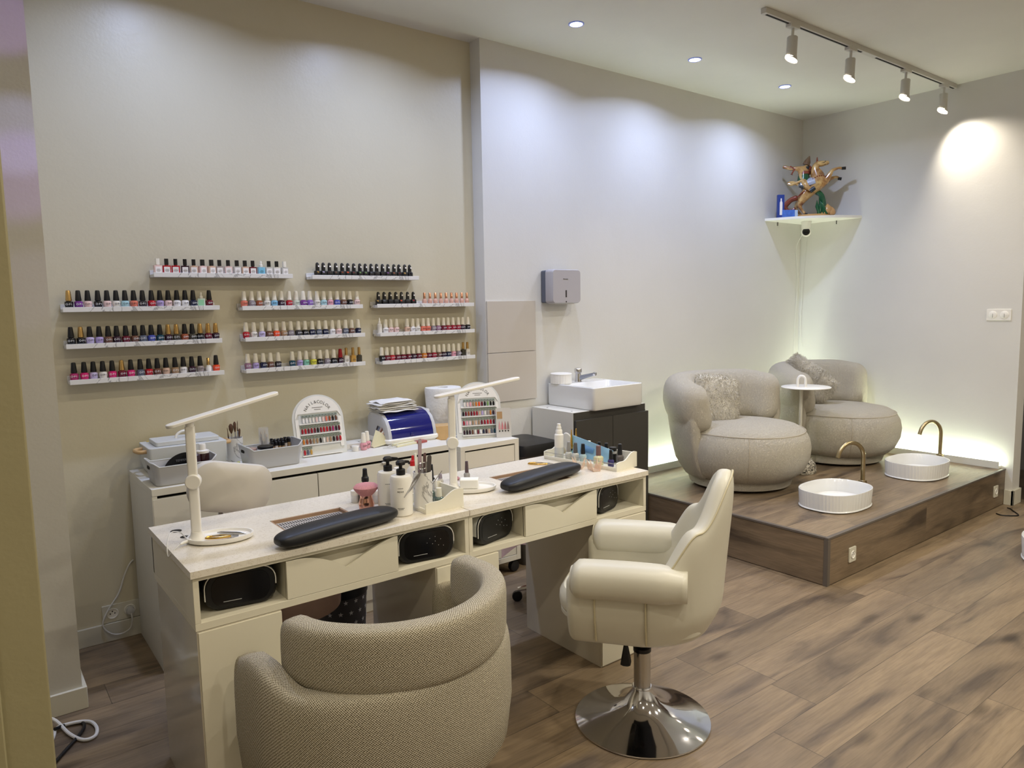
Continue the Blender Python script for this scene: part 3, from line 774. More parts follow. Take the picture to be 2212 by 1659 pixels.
# ---- armrests
def armrest(ax, ay, bx, by, lab):
    t = thing('wrist_rest', lab, 'cushion', ((ax+bx)/2, (ay+by)/2, DZ1), 'wrist rests on the desks')
    L = math.hypot(bx-ax, by-ay); an = math.atan2(by-ay, bx-ax)
    rings = []; n = 26
    for i in range(n+1):
        s = -1+2*i/n; x = s*L/2
        k = (1-abs(s)**6)**0.5 if abs(s) < 1 else 0
        k = max(k, 0.12)
        hw = 0.050*(0.35+0.65*k); hh = 0.024*(0.3+0.7*k)*(1.0+0.10*(1-s*s)); cz = 0.024+0.004*(1-s*s)
        rings.append([(x, hw*math.copysign(abs(math.cos(a))**0.7, math.cos(a)), cz+hh*math.copysign(abs(math.sin(a))**0.7, math.sin(a))) for a in [2*PI*j/20 for j in range(20)]])
    mb = MB().loft(rings, mtx=T(((ax+bx)/2, (ay+by)/2, DZ1+0.001), an))
    part('cushion', mb, M_BLACK, t, subs=1)
armrest(0.700, 2.080, 1.133, 2.150, 'black padded wrist rest on the left desk in front of its vent')
armrest(1.600, 2.155, 2.060, 2.250, 'black padded wrist rest on the right desk in front of its vent')

# ---- UV nail lamps in the open compartments
def uv_lamp(cx, cy, lab, rz=0, w_=0.19, h_=0.108, dots=True, flip=1):
    t = thing('uv_nail_lamp', lab, 'nail lamp', (cx, cy, BZ0+0.0225), 'nail lamps in the desk compartments', rz=rz)
    z0 = 0.001
    def ring(y, s, zz=0): return [(x*s, y, z0+h_/2+(z)*s+zz) for x, z in rrect(w_, h_, 0.042, 6)]
    mb = MB().loft([ring(0, 0.93), ring(0.008, 1.0), ring(0.10, 1.0), ring(0.165, 0.96), ring(0.18, 0.8)])
    b = part('housing', mb, M_BLKPL, t, local=True)
    part('front_panel', MB().loft([ring(-0.001, 0.80), ring(0.002, 0.82)]), M_BLKGL, t, local=True)
    rim = [(x*1.0, -0.002+0.006, z0+h_/2+z) for x, z in rrect(w_*0.985, h_*0.985, 0.042, 6)]
    pts = [p for p in rim]
    sel = [p for p in pts if p[2] > z0+h_*0.52]
    sel.sort(key=lambda p: p[0])
    sel = [(sel[0][0], sel[0][1], z0+h_*0.30)]+sel+[(sel[-1][0], sel[-1][1], z0+h_*0.45)]
    part('white_trim', MB().tube([(p[0], p[1]-0.001, p[2]) for p in sel], 0.0017, 6), M_WPL, t, local=True)
    part('top_shell', MB().loft([[(x*1.02, y, z0+h_/2+max(z, -0.018)*1.02) for x, z in rrect(w_, h_, 0.042, 6)] for y in (0.010, 0.17)]), M_PALEGR if dots else M_BLKPL, t, local=True)
    if dots:
        mb = MB()
        for (dx, dz) in ((0.01, 0.02), (0.03, 0.024), (0.05, 0.012), (0.02, 0.0), (0.042, -0.008), (0.06, -0.012), (0.03, 0.008), (0.0, 0.006)):
            mb.cyl(dx*flip, dz, 0.0, 0.0006, 0.0011, 8, T((0, -0.001, z0+h_/2)) @ UP)
        part('indicator_dots', mb, M_GRYPL, t, local=True)
    part('base_line', MB().box(-0.05, 0.0, -0.0018, -0.001, z0+0.024, z0+0.0255), M_GRYPL, t, local=True)
    return t
uv_lamp(0.600, 2.105, 'black nail lamp in the open compartment at the far left', rz=R(-9), w_=0.20, h_=0.112, dots=False, flip=-1)
uv_lamp(1.216, 2.085, 'black nail lamp in the left desk compartment next to the seam', rz=R(-8), w_=0.205, h_=0.112)
uv_lamp(1.520, 2.100, 'black nail lamp in the right desk compartment next to the seam', rz=R(14), w_=0.20, h_=0.112)
uv_lamp(2.108, 2.105, 'black nail lamp in the compartment beside the leather chair', rz=R(16), w_=0.165, h_=0.112)

# ---- LED desk lamps
def desk_lamp(cx, cy, lab, rz, arm_rz, tilt):
    t = thing('desk_lamp', lab, 'lamp', (cx, cy, DZ1), 'white desk lamps on the manicure desks', rz=rz)
    # oval tray with raised rim; local +x is the tray's long direction away from the post
    cxx = 0.068
    prof = [(0.90, 0.0), (1.0, 0.004), (1.04, 0.014), (1.03, 0.017), (0.97, 0.0165), (0.92, 0.009), (0.0, 0.0085)]
    mb = MB()
    rings = [[(cxx+0.095*s*math.cos(2*PI*j/40), 0.063*s*math.sin(2*PI*j/40), z+0.001) for j in range(40)] for s, z in prof[:-1]]
    mb.loft(rings, True, True)
    b = part('tray_base', mb, M_WPL, t, local=True)
    part('post_foot', MB().lathe([(0.030, 0.004), (0.024, 0.018), (0.0185, 0.024), (0.0165, 0.034)], 24, sx=1.0, sy=0.85), M_WPL, t, local=True)
    part('lower_post', MB().prism(rrect(0.030, 0.020, 0.006, 4), 0.030, 0.172), M_WPL, t, local=True)
    part('hinge', MB().cyl(0, 0, -0.017, 0.017, 0.023, 28, T((0, 0, 0.192)) @ UP), M_WPL, t, 0.003, local=True)
    part('upper_post', MB().prism(rrect(0.028, 0.019, 0.006, 4), 0.200, 0.362), M_WPL, t, local=True)
    hd = T((0, 0, 0.372), arm_rz, 0, -tilt)
    h = part('lamp_head', MB().prism(rrect(0.352, 0.046, 0.020, 6, 0.110, 0), 0.004, 0.014, hd), M_WPL, t, 0.002, local=True)
    part('head_joint', MB().lathe([(0.010, -0.014), (0.0125, -0.004), (0.0125, 0.006)], 18, hd), M_WPL, t, local=True)
    part('diffuser', MB().prism(rrect(0.30, 0.024, 0.01, 4, 0.12, 0), 0.0025, 0.0042, hd), M_PAPER, h, local=True)
    return t
desk_lamp(0.540, 2.325, 'white folding desk lamp on the left desk with nippers on its tray', R(-20), R(22), R(12))
desk_lamp(1.478, 2.318, 'white folding desk lamp on the right desk with a sponge block on its tray', R(-28), R(12), R(9))

# usb lead on the left lamp
t = thing('usb_cable', 'white usb cable looped behind the left desk lamp', 'cord', (0.49, 2.30, DZ1))
pts = spline([(0.517, 2.315, DZ1+0.012), (0.497, 2.308, DZ1+0.012), (0.478, 2.296, DZ1+0.008), (0.458, 2.285, DZ1-0.004), (0.448, 2.29, DZ1-0.015), (0.4515, 2.31, DZ1+0.014),
              (0.47, 2.345, DZ1+0.038), (0.50, 2.365, DZ1+0.03), (0.518, 2.375, DZ1+0.006), (0.522, 2.395, DZ1+0.003)], 8)
part('cable', MB().tube(pts, 0.0018, 8), mats := mat('cable_white', (214, 212, 206), 0.5), t)
part('plug', MB().tube([(0.519, 2.317, DZ1+0.012), (0.495, 2.307, DZ1+0.012), (0.486, 2.302, DZ1+0.0105)], [0.0055, 0.005, 0.003], 10), M_WPL, t)

# nippers
def nipper(cx, cy, z, rz, lab, handle_mat, s=1.0, spread=1.0):
    t = thing('cuticle_nipper', lab, 'nippers', (cx, cy, z), 'cuticle nippers on the desks', rz=rz)
    for sg in (1, -1):
        pts = spline([(0.0, 0.0*sg, 0.006), (0.018*s, 0.008*sg*spread, 0.006), (0.045*s, 0.016*sg*spread, 0.0055), (0.078*s, 0.013*sg*spread, 0.005), (0.092*s, 0.006*sg*spread, 0.005)], 6)
        part('handle', MB().tube(pts, [0.0032]*len(pts), 8), handle_mat, t, local=True)
    part('pivot', MB().cyl(0, 0, 0.001, 0.0105, 0.0055, 16), M_STEEL, t, local=True)
    mb = MB().loft([[(-0.002, -0.006, 0.002), (-0.002, 0.006, 0.002), (-0.002, 0.006, 0.010), (-0.002, -0.006, 0.010)], [(-0.022*s, -0.003, 0.004), (-0.022*s, 0.003, 0.004), (-0.022*s, 0.003, 0.008), (-0.022*s, -0.003, 0.008)]])
    part('jaw', mb, M_STEEL, t, local=True)
    sp = spline([(0.012, 0, 0.008), (0.03, 0.004, 0.009), (0.045, 0.0, 0.009), (0.06, -0.008, 0.008)], 6)
    part('spring', MB().tube(sp, 0.0012, 6), M_STEEL, t, local=True)
    return t
zt_ = DZ1+0.0105
nipper(0.628, 2.262, zt_, R(150), 'steel cuticle nipper with brass handles on the left lamp tray', M_GOLD, 0.85, 0.8)
mb = MB().tube([(0.603, 2.335, zt_+0.004), (0.612, 2.328, zt_+0.0045), (0.655, 2.286, zt_+0.0045), (0.672, 2.27, zt_+0.003)], [0.0015, 0.0038, 0.0038, 0.0016], 8)
solo('cuticle_pusher', mb, M_STEEL, 'steel cuticle pusher lying on the left lamp tray', 'tool')
nipper(2.050, 2.425, DZ1, R(128), 'gold cuticle nipper lying behind the other on the right desk', M_GOLD)
nipper(2.098, 2.345, DZ1, R(165), 'gold cuticle nipper lying closest to the right wrist rest', M_GOLD, 0.9, 0.5)

# ---- items in the middle of the desks
def squat(prof, n=24, cx=0, cy=0, z=0, **k): return MB().lathe([(r_, z+h) for r_, h in prof], n, cx=cx, cy=cy, **k)
# powder brush
x, y = 1.107, 2.312
t = thing('powder_brush', 'pink kabuki powder brush with rose gold handle on left desk', 'brush', (x, y, DZ1))
part('handle', squat([(0.021, 0), (0.026, 0.004), (0.028, 0.022), (0.024, 0.036), (0.0215, 0.044), (0.022, 0.052)], 28, x, y, DZ1), M_ROSEG, t)
def bristle():
    t = NT('pink_bristle'); tc = t.n('TexCoord'); n = t.n('TexNoise', Scale=420.0, Detail=2.0)
    mp = t.n('Mapping'); mp.inputs['Scale'].default_value = (1, 1, 0.15); t.l(tc.outputs['Object'], mp.inputs[0]); t.l(mp.outputs[0], n.inputs['Vector'])
    t.l(t.ramp(n.outputs['Fac'], [(0.3, lin((190, 128, 132))), (0.7, lin((214, 152, 152)))]), t.b.inputs['Base Color']); t.b.inputs['Roughness'].default_value = 0.95
    b = t.n('Bump', Strength=0.15, Distance=0.001); t.l(n.outputs['Fac'], b.inputs['Height']); t.l(b.outputs[0], t.b.inputs['Normal'])
    return t.m
part('bristles', squat([(0.020, 0.050), (0.032, 0.062), (0.042, 0.074), (0.044, 0.082), (0.036, 0.090), (0.018, 0.0945), (0.0, 0.0955)], 32, x, y, DZ1, cap1=False), bristle(), t)
# amber spray
x, y = 1.150, 2.405
t = thing('spray_bottle', 'brown glass spray bottle with black pump behind the pink brush', 'bottle', (x, y, DZ1))
part('glass_body', squat([(0.022, 0), (0.0245, 0.004), (0.0245, 0.055), (0.019, 0.068), (0.0115, 0.074), (0.011, 0.080)], 28, x, y, DZ1), mat('amber_glass', (62, 34, 14), 0.08, coat=0.6), t)
part('pump', squat([(0.0135, 0.078), (0.0135, 0.092), (0.010, 0.096), (0.0085, 0.110), (0.008, 0.124), (0.005, 0.126)], 22, x, y, DZ1), M_BLKPL, t)
# small jars
for (x, y, r_, h, lab) in ((1.170, 2.373, 0.017, 0.048, 'small white lidded jar right behind the pink brush'), (1.118, 2.428, 0.015, 0.045, 'small white jar left of the brown spray bottle')):
    t = thing('cosmetic_jar', lab, 'jar', (x, y, DZ1))
    part('jar_body', squat([(r_*0.92, 0), (r_, 0.003), (r_, h*0.62)], 22, x, y, DZ1), M_CERAM, t)
    part('lid', squat([(r_*1.08, h*0.62), (r_*1.08, h*0.97), (r_*0.98, h)], 22, x, y, DZ1), M_WPL, t)
put_bottle('m', 'clear', 'g', (1.212, 2.41, DZ1), 'clear bottle with ribbed gold cap left of the white pumps', 'nail products on left desk', 'polish_bottle', s=1.3)
# crumpled tissue
mb = MB(); rr = random.Random(3)
rings = []
for i in range(9):
    a = PI*i/8; r_ = 0.021*math.sin(a)+0.0005
    rings.append([(1.202+(r_*(1+0.35*rr.uniform(-1, 1)))*math.cos(2*PI*j/14), 2.345+(r_*(1+0.35*rr.uniform(-1, 1)))*math.sin(2*PI*j/14), DZ1+0.026-0.025*math.cos(a)) for j in range(14)])
solo('cotton_pad', mb.loft(rings), M_PAPER, 'crumpled white cotton between pink brush and white pump bottles', 'cotton')
# pump bottles
def pump(x, y, lab, rz, writing=True):
    t = thing('pump_bottle', lab, 'bottle', (x, y, DZ1), 'white pump bottles on the left desk')
    part('body', squat([(0.034, 0), (0.038, 0.004), (0.038, 0.128), (0.034, 0.137), (0.012, 0.1405)], 36, x, y, DZ1), M_WPL, t)
    part('pump_collar', squat([(0.0155, 0.139), (0.0155, 0.158), (0.013, 0.160)], 22, x, y, DZ1), M_BLKPL, t)
    part('pump_neck', squat([(0.006, 0.159), (0.006, 0.176)], 14, x, y, DZ1), M_BLKPL, t)
    mt = T((x, y, DZ1), rz)
    mb = MB().loft([[(p[0]*1.0, p[1], 0.174) for p in rrect(0.030, 0.026, 0.01, 4)], [(p[0], p[1], 0.184) for p in rrect(0.032, 0.026, 0.01, 4)], [(p[0], p[1], 0.190) for p in rrect(0.022, 0.018, 0.008, 4)]], mtx=mt)
    mb.loft([[(0.010, -0.006, 0.177), (0.010, 0.006, 0.177), (0.010, 0.006, 0.188), (0.010, -0.006, 0.188)], [(0.036, -0.0045, 0.176), (0.036, 0.0045, 0.176), (0.036, 0.0045, 0.183), (0.036, -0.0045, 0.183)], [(0.041, -0.004, 0.168), (0.041, 0.004, 0.168), (0.043, 0.004, 0.174), (0.043, -0.004, 0.174)]], mtx=mt)
    part('pump_head', mb, M_BLKPL, t)
    az = math.atan2(-y, -x)
    def curved(txt, size, z, spread=1.0):
        m2 = MB(); n = len(txt); adv = size*0.72*spread
        for i, ch in enumerate(txt):
            if ch == ' ': continue
            a = az-R(4)+(i-(n-1)/2)*adv/0.0382
            text_to(m2, ch, size, T((x+0.0384*math.cos(a), y+0.0384*math.sin(a), DZ1+z), a+PI/2) @ UP)
        return m2
    def bars(zs):
        m2 = MB()
        for z, w_ in zs:
            k = 5
            for i in range(k):
                a = az-R(4)+(i-(k-1)/2)*w_/k/0.038
                m2.box(-w_/k/2*0.7, w_/k/2*0.7, -0.0002, 0.0004, z, z+0.0016, T((x+0.0383*math.cos(a), y+0.0383*math.sin(a), DZ1), a+PI/2))
        return m2
    if writing: part('lettering', curved('ROSE', 0.0078, 0.088), M_LETD, t)
    part('small_print', bars([(0.099, 0.018), (0.030, 0.024), (0.026, 0.018)]), M_LETD, t)
pump(1.168, 2.258, 'white pump bottle standing behind the other one', R(-10), False)
pump(1.172, 2.172, 'white pump bottle in front with ROSE printed on it', R(15))
# white refill bottle with red cap
x, y = 1.366, 2.43
t = thing('refill_bottle', 'white plastic bottle with red twist cap behind the tool cup', 'bottle', (x, y, DZ1))
part('bottle_body', squat([(0.022, 0), (0.024, 0.003), (0.024, 0.085), (0.014, 0.098), (0.011, 0.102)], 24, x, y, DZ1), M_WPL, t)
part('twist_cap', squat([(0.0125, 0.10), (0.0115, 0.118), (0.006, 0.122), (0.005, 0.138), (0.003, 0.14)], 20, x, y, DZ1), mat('cap_bright_red', (196, 30, 34), 0.35), t)
x, y = 1.335, 2.50
t = thing('refill_bottle', 'low white bottle half hidden behind the tool cup', 'bottle', (x, y, DZ1))
part('bottle_body', squat([(0.017, 0), (0.018, 0.003), (0.018, 0.075), (0.014, 0.085)], 24, x, y, DZ1), M_WPL, t)

# ---- scalloped trays
M_TRAY = mat('tray_white', (232, 228, 212), 0.35)
def scallop_tray(x0, y0, L, D, rz, lab, H=0.062, rail=False):
    """long side along local x, open front at local -y, stepped ends"""
    t = thing('cosmetics_tray', lab, 'tray', (x0, y0, DZ1), 'white scalloped trays on the desks', rz=rz)
    part('tray_floor', MB().box(-L/2+0.0062, L/2-0.0062, -D/2+0.0005, D/2-0.0005, 0.0, 0.007), M_TRAY, t, 0.0015, local=True)
    part('back_wall', MB().box(-L/2+0.0062, L/2-0.0062, D/2-0.006, D/2, 0.007, H), M_TRAY, t, 0.001, local=True)
    part('front_kerb', MB().box(-L/2+0.0062, L/2-0.0062, -D/2, -D/2+0.005, 0.007, 0.017), M_TRAY, t, 0.001, local=True)
    for sx in (-1, 1):
        prof = []
        n = 20
        for i in range(n+1):
            s = i/n
            zz = 0.034+(H+0.004-0.034)*(1/(1+math.exp(-(s-0.5)*11)))+0.004*math.sin(s*PI*3)
            prof.append((-D/2+D*s, zz))
        xa, xb = (sx*L/2-(0.006 if sx > 0 else 0), sx*L/2+(0 if sx > 0 else 0.006))
        vs = [(xa, a, 0.0) for a, _ in prof]+[(xa, a, b) for a, b in prof]+[(xb, a, 0.0) for a, _ in prof]+[(xb, a, b) for a, b in prof]
        k = n+1; fs = []
        for i in range(n): fs += [(i, i+1, k+i+1, k+i), (2*k+i+1, 2*k+i, 3*k+i, 3*k+i+1), (k+i, k+i+1, 3*k+i+1, 3*k+i), (i+1, i, 2*k+i, 2*k+i+1)]
        fs += [(0, k, 3*k, 2*k), (n, 2*k+n, 3*k+n, k+n)]
        part('end_panel', MB().add(vs, fs), M_TRAY, t, local=True)
    if rail: part('rail', MB().tube([(-L/2, -D/2+0.003, 0.032), (L/2, -D/2+0.003, 0.032)], 0.0013, 8), M_STEEL, t, local=True)
    return t
# left tray: long side runs away from the desk edge
scallop_tray(1.310, 2.190, 0.155, 0.155, R(-90), 'square white scalloped tray at the seam between both desks')
# tool cup in the tray
x, y = 1.262, 2.180; zc = DZ1+0.008
t = thing('tool_cup', 'tall white marble-effect cup of nail files in the scalloped tray', 'cup', (x, y, zc))
part('cup_body', squat([(0.031, 0), (0.0335, 0.003), (0.0335, 0.128), (0.0305, 0.128), (0.0305, 0.012), (0.0, 0.010)], 32, x, y, zc), M_MARBLE, t)
def cup_tool(lab, cat, name, bx, by, tx, ty, h, w_, mt, th=0.003, cap=None, rnd_=True, tw=0):
    a = Vector((x+bx, y+by, zc+0.014)); b = Vector((x+tx, y+ty, zc+h)); d = (b-a); L = d.length
    q = d.to_track_quat('Z', 'Y').to_matrix().to_4x4()
    mtx = Matrix.Translation(a) @ q @ Matrix.Rotation(tw, 4, 'Z')
    if rnd_:
        ol = [(-w_/2, 0), (w_/2, 0), (w_/2, L-w_/2)]+[(w_/2*math.cos(k*PI/8), L-w_/2+w_/2*math.sin(k*PI/8)) for k in range(1, 8)]+[(-w_/2, L-w_/2)]
        mb = MB().loft([[(p[0], -th/2, p[1]) for p in ol], [(p[0], th/2, p[1]) for p in ol]], mtx=mtx)
    else: mb = MB().cyl(0, 0, 0, L, w_/2, 10, mtx)
    return solo(name, mb, mt, lab, cat, 'nail tools in the tall cup')
M_FILE = mat('file_dark', (72, 66, 64), 0.6); M_FILEG = mat('file_mauve', (170, 150, 158), 0.6)
cup_tool('long mauve-grey nail file rising highest from the tool cup', 'nail file', 'nail_file', -0.012, 0.006, -0.006, 0.0, 0.245, 0.014, M_FILEG, tw=R(-40))
cup_tool('dark nail file with rounded top at right of tool cup', 'nail file', 'nail_file', 0.012, -0.010, 0.020, -0.018, 0.186, 0.017, M_FILE, tw=R(-40))
cup_tool('dark brown nail file behind the rounded one in tool cup', 'nail file', 'nail_file', 0.010, 0.008, 0.014, 0.004, 0.192, 0.015, mat('file_brown', (92, 66, 62), 0.6), tw=R(-20))
cup_tool('white and pink file at left of the tool cup', 'nail file', 'nail_file', -0.020, -0.004, -0.027, -0.002, 0.198, 0.010, M_PAPER, tw=R(-60))
cup_tool('slim steel cuticle tool among the nail files', 'tool', 'cuticle_tool', 0.0, -0.016, 0.004, -0.022, 0.165, 0.006, M_STEEL, rnd_=False)
cup_tool('thin steel tool leaning right out of the tool cup', 'tool', 'cuticle_tool', -0.012, 0.012, 0.075, -0.01, 0.120, 0.003, M_STEEL, rnd_=False)
t = thing('scissors', 'small steel scissors with red string in the tool cup', 'scissors', (x, y, zc))
for dx in (-0.008, 0.008):
    ring = [(x-0.006+dx+0.0085*math.cos(a), y-0.010, zc+0.150+0.011*math.sin(a)) for a in [2*PI*k/14 for k in range(15)]]
    part('finger_loop', MB().tube(ring, 0.0018, 6, cap=False), M_STEEL, t)
    part('blade', MB().tube([(x-0.006+dx, y-0.010, zc+0.140), (x-0.006-dx*0.5, y-0.008, zc+0.05)], 0.002, 6), M_STEEL, t)
# tweezers resting against the pump bottle
t = thing('tweezers', 'shiny chrome tweezers leaning from the cup across the pump bottle', 'tweezers', (1.225, 2.14, DZ1+0.08))
A = Vector((1.236, 2.166, DZ1+0.142)); B = Vector((1.164, 2.118, DZ1+0.082))
A = Vector((1.245, 2.160, DZ1+0.140)); B = Vector((1.158, 2.128, DZ1+0.070))
for sg in (-1, 1):
    pts = [A.lerp(B, s)+Vector((0, 0, 1))*0.006*sg*math.sin(PI*min(1, s*1.15))*0.9 for s in [k/8 for k in range(9)]]
    part('prong', MB().tube(pts, [0.0025, 0.0042, 0.005, 0.005, 0.0046, 0.004, 0.003, 0.002, 0.001], 8), M_CHROME, t)
# bottles in the left tray
def desk_bottle(bx, by, z, body, cap, capcol, lab, r_=0.013, h=0.034, ch=0.034, sq=False):
    t = thing('polish_bottle', lab, 'nail polish', (bx, by, z), 'nail products in the desk trays')
    if sq: part('glass_body', MB().loft([[(p[0], p[1], z+zz) for p in rrect(2*r_*s, 2*r_*s, r_*0.3, 3, bx, by)] for s, zz in ((0.94, 0), (1, 0.003), (1, h*0.8), (0.5, h))]), body, t)
    else: part('glass_body', squat([(r_*0.9, 0), (r_, 0.003), (r_*1.06, h*0.75), (r_*0.9, h*0.88), (r_*0.55, h)], 20, bx, by, z), body, t)
    part('cap', squat([(r_*0.66, h-0.001), (r_*0.68, h+0.003), (r_*(0.5 if not sq else 0.62), h+ch), (r_*0.4, h+ch+0.001)], 16, bx, by, z), mat('bcap_'+capcol[0], capcol[1], 0.35), t)
    return t
G1 = mat('clear_glass_green', (120, 140, 132), 0.06, trans=0.55, coat=0.3)
desk_bottle(1.315, 2.222, zc, G1, None, ('charcoal', (58, 62, 68)), 'clear bottle with charcoal cap in the tray beside tool cup', 0.015, 0.045, 0.046, True)
desk_bottle(1.322, 2.172, zc, G1, None, ('cream', (226, 224, 210)), 'clear bottle with white cap in front inside the seam tray', 0.016, 0.030, 0.030, True)
desk_bottle(1.352, 2.245, zc, mat('polish_clear', (200, 196, 188), 0.1), None, ('white', (232, 230, 226)), 'white-capped bottle at the back of the seam tray', 0.013, 0.04, 0.03)
desk_bottle(1.432, 2.405, DZ1, mat('polish_black', (18, 16, 18), 0.1), None, ('black', (24, 24, 26)), 'tall black-capped bottle between tool cup and right lamp', 0.014, 0.05, 0.048)
desk_bottle(1.445, 2.36, DZ1, mat('polish_clear', (200, 196, 188), 0.1), None, ('mauve', (150, 140, 150)), 'small bottle with mauve cap behind the seam tray', 0.012, 0.05, 0.016)
desk_bottle(1.612, 2.425, DZ1, mat('glass_clear', (190, 186, 180), 0.05, trans=0.6), None, ('translucent plum', (96, 78, 82)), 'bottle with tall plum cap behind the white sponge block', 0.012, 0.036, 0.045)
# pink hair tie / wristband near it
solo('hair_tie', MB().tube([(1.585+0.016*math.cos(a), 2.475+0.016*math.sin(a), DZ1+0.006) for a in [2*PI*k/20 for k in range(21)]], 0.005, 8, cap=False), mat('pink_rubber', (200, 140, 140), 0.6),
     'pink rubber ring behind the right lamp post', 'hair tie')
# sponge block on right lamp tray
mb = MB().prism(rrect(0.070, 0.052, 0.003, 2), 0.011, 0.045, T((1.535, 2.293, DZ1), R(-38)))
solo('sponge_block', mb, mat('sponge_white', (236, 234, 226), 0.9, bump=(200, 0.3, 0.002)), 'white sponge block lying on the right lamp tray', 'sponge', bevel=0.002)

# ---- right tray and its bottles
TX, TY, TA = 2.262, 2.37, R(-97)
TX, TY = 2.288-0.055, 2.375
tr = scallop_tray(2.222, 2.345, 0.42, 0.145, R(97.5)+PI, 'long white scalloped tray full of bottles on the right desk', H=0.062, rail=True)
MTR = Matrix.Translation((2.222, 2.345, DZ1+0.0075)) @ Matrix.Rotation(R(97.5)+PI, 4, 'Z')
def tl(u, v): p = MTR @ Vector((u, v, 0)); return p.x, p.y
zt = DZ1+0.0078
# tray local u runs from the near end (+, towards the camera) ... see tl()
def polc(nm, col, **k): return mat('polish_'+nm, col, 0.1, coat=0.4, **k)
x, y = tl(-0.145, -0.045)
desk_bottle(x, y, zt, polc('label_pink', (226, 190, 180)), None, ('black', (24, 24, 26)), 'pink-labelled bottle with tall black cap at the far end of the long tray', 0.0135, 0.040, 0.044)
x, y = tl(-0.085, -0.04)
desk_bottle(x, y, zt, polc('pearl', (200, 200, 192)), None, ('steel grey', (150, 148, 144)), 'pearly bottle with light grey cap in the long tray', 0.0155, 0.038, 0.044)
x, y = tl(-0.045, -0.04)
desk_bottle(x, y, zt, polc('pearl', (200, 200, 192)), None, ('dark grey', (92, 90, 88)), 'pearly bottle with dark grey cap in the long tray', 0.0155, 0.038, 0.044)
x, y = tl(-0.003, -0.038)
desk_bottle(x, y, zt, polc('paleblue', (168, 190, 194)), None, ('black', (24, 24, 26)), 'pale blue bottle with black cap in front of the blue pouch', 0.0155, 0.038, 0.044)
x, y = tl(0.082, -0.035)
desk_bottle(x, y, zt, polc('cream', (214, 212, 172)), None, ('mauve brown', (118, 92, 92)), 'cream yellow rectangular bottle with mauve brown cap in the long tray', 0.017, 0.042, 0.042, True)
x, y = tl(0.150, -0.035)
desk_bottle(x, y, zt, polc('indigo', (52, 46, 100)), None, ('black', (24, 24, 26)), 'indigo polish with black cap nearest the front end of the long tray', 0.0135, 0.034, 0.040)
x, y = tl(0.150, 0.030)
desk_bottle(x, y, zt, polc('smoke', (90, 84, 80)), None, ('black', (24, 24, 26)), 'smoky bottle with broad black cap behind the indigo polish', 0.0165, 0.044, 0.046)
x, y = tl(0.100, 0.045)
t = thing('cream_jar', 'stack of two black-lidded jars behind the blue pouch', 'jar', (x, y, zt))
part('jar_body', squat([(0.016, 0), (0.017, 0.04)], 20, x, y, zt), M_BLKPL, t)
part('band', squat([(0.0168, 0.04), (0.0168, 0.052)], 20, x, y, zt), M_GRYPL, t)
part('lid', squat([(0.0175, 0.052), (0.0175, 0.066), (0.016, 0.068)], 20, x, y, zt), M_BLKPL, t)
for i, (u, v, cc, lab) in enumerate(((-0.075, 0.045, ('white', (232, 230, 226)), 'clear bottle with white cap behind the blue pouch, furthest back'), (-0.035, 0.045, ('cream', (226, 224, 210)), 'small bottle with cream cap behind the blue pouch'),
                              (0.020, 0.05, ('black', (24, 24, 26)), 'broad black-capped bottle peeking over the blue pouch'), (0.060, 0.05, ('black', (24, 24, 26)), 'black-capped bottle at the low end of the blue pouch'))):
    x, y = tl(u, v); desk_bottle(x, y, zt, polc('clearish', (170, 166, 160)), None, cc, lab, 0.015, 0.046, 0.034)
x, y = tl(-0.115, 0.015)
t = thing('liner_bottle', 'small bottle with tall pointed gold liner cap in front of white pad', 'bottle', (x, y, zt), 'gold liner brushes in the long tray')
part('glass_body', squat([(0.010, 0), (0.0115, 0.003), (0.0115, 0.040)], 16, x, y, zt), M_BLKPL, t)
part('band', squat([(0.0118, 0.012), (0.0118, 0.03)], 16, x, y, zt), M_LABELG, t)
part('cap', squat([(0.011, 0.04), (0.011, 0.058), (0.0075, 0.060), (0.005, 0.078), (0.0022, 0.122), (0.0026, 0.126), (0.001, 0.128)], 16, x, y, zt), M_GOLD, t)
x, y = tl(-0.118, 0.052)
t = thing('liner_bottle', 'pointed gold liner cap rising behind the blue pouch', 'bottle', (x, y, zt), 'gold liner brushes in the long tray')
part('glass_body', squat([(0.010, 0), (0.0115, 0.003), (0.0115, 0.040)], 16, x, y, zt), M_BLKPL, t)
part('cap', squat([(0.011, 0.04), (0.011, 0.058), (0.0075, 0.060), (0.005, 0.078), (0.0022, 0.122), (0.0026, 0.126), (0.001, 0.128)], 16, x, y, zt), M_GOLD, t)
# white pad / puff
x, y = tl(-0.150, 0.030)
mb = MB().lathe([(0.0, -0.004), (0.03, -0.004), (0.033, 0), (0.03, 0.004), (0, 0.004)], 24, T((x, y, zt+0.062), R(10)) @ Matrix.Rotation(R(78), 4, 'Y') @ Matrix.Diagonal((1.5, 1, 1, 1)), cap0=False, cap1=False)
solo('buffing_pad', mb, M_PAPER, 'white oval pad standing at the far end of the long tray', 'pad')
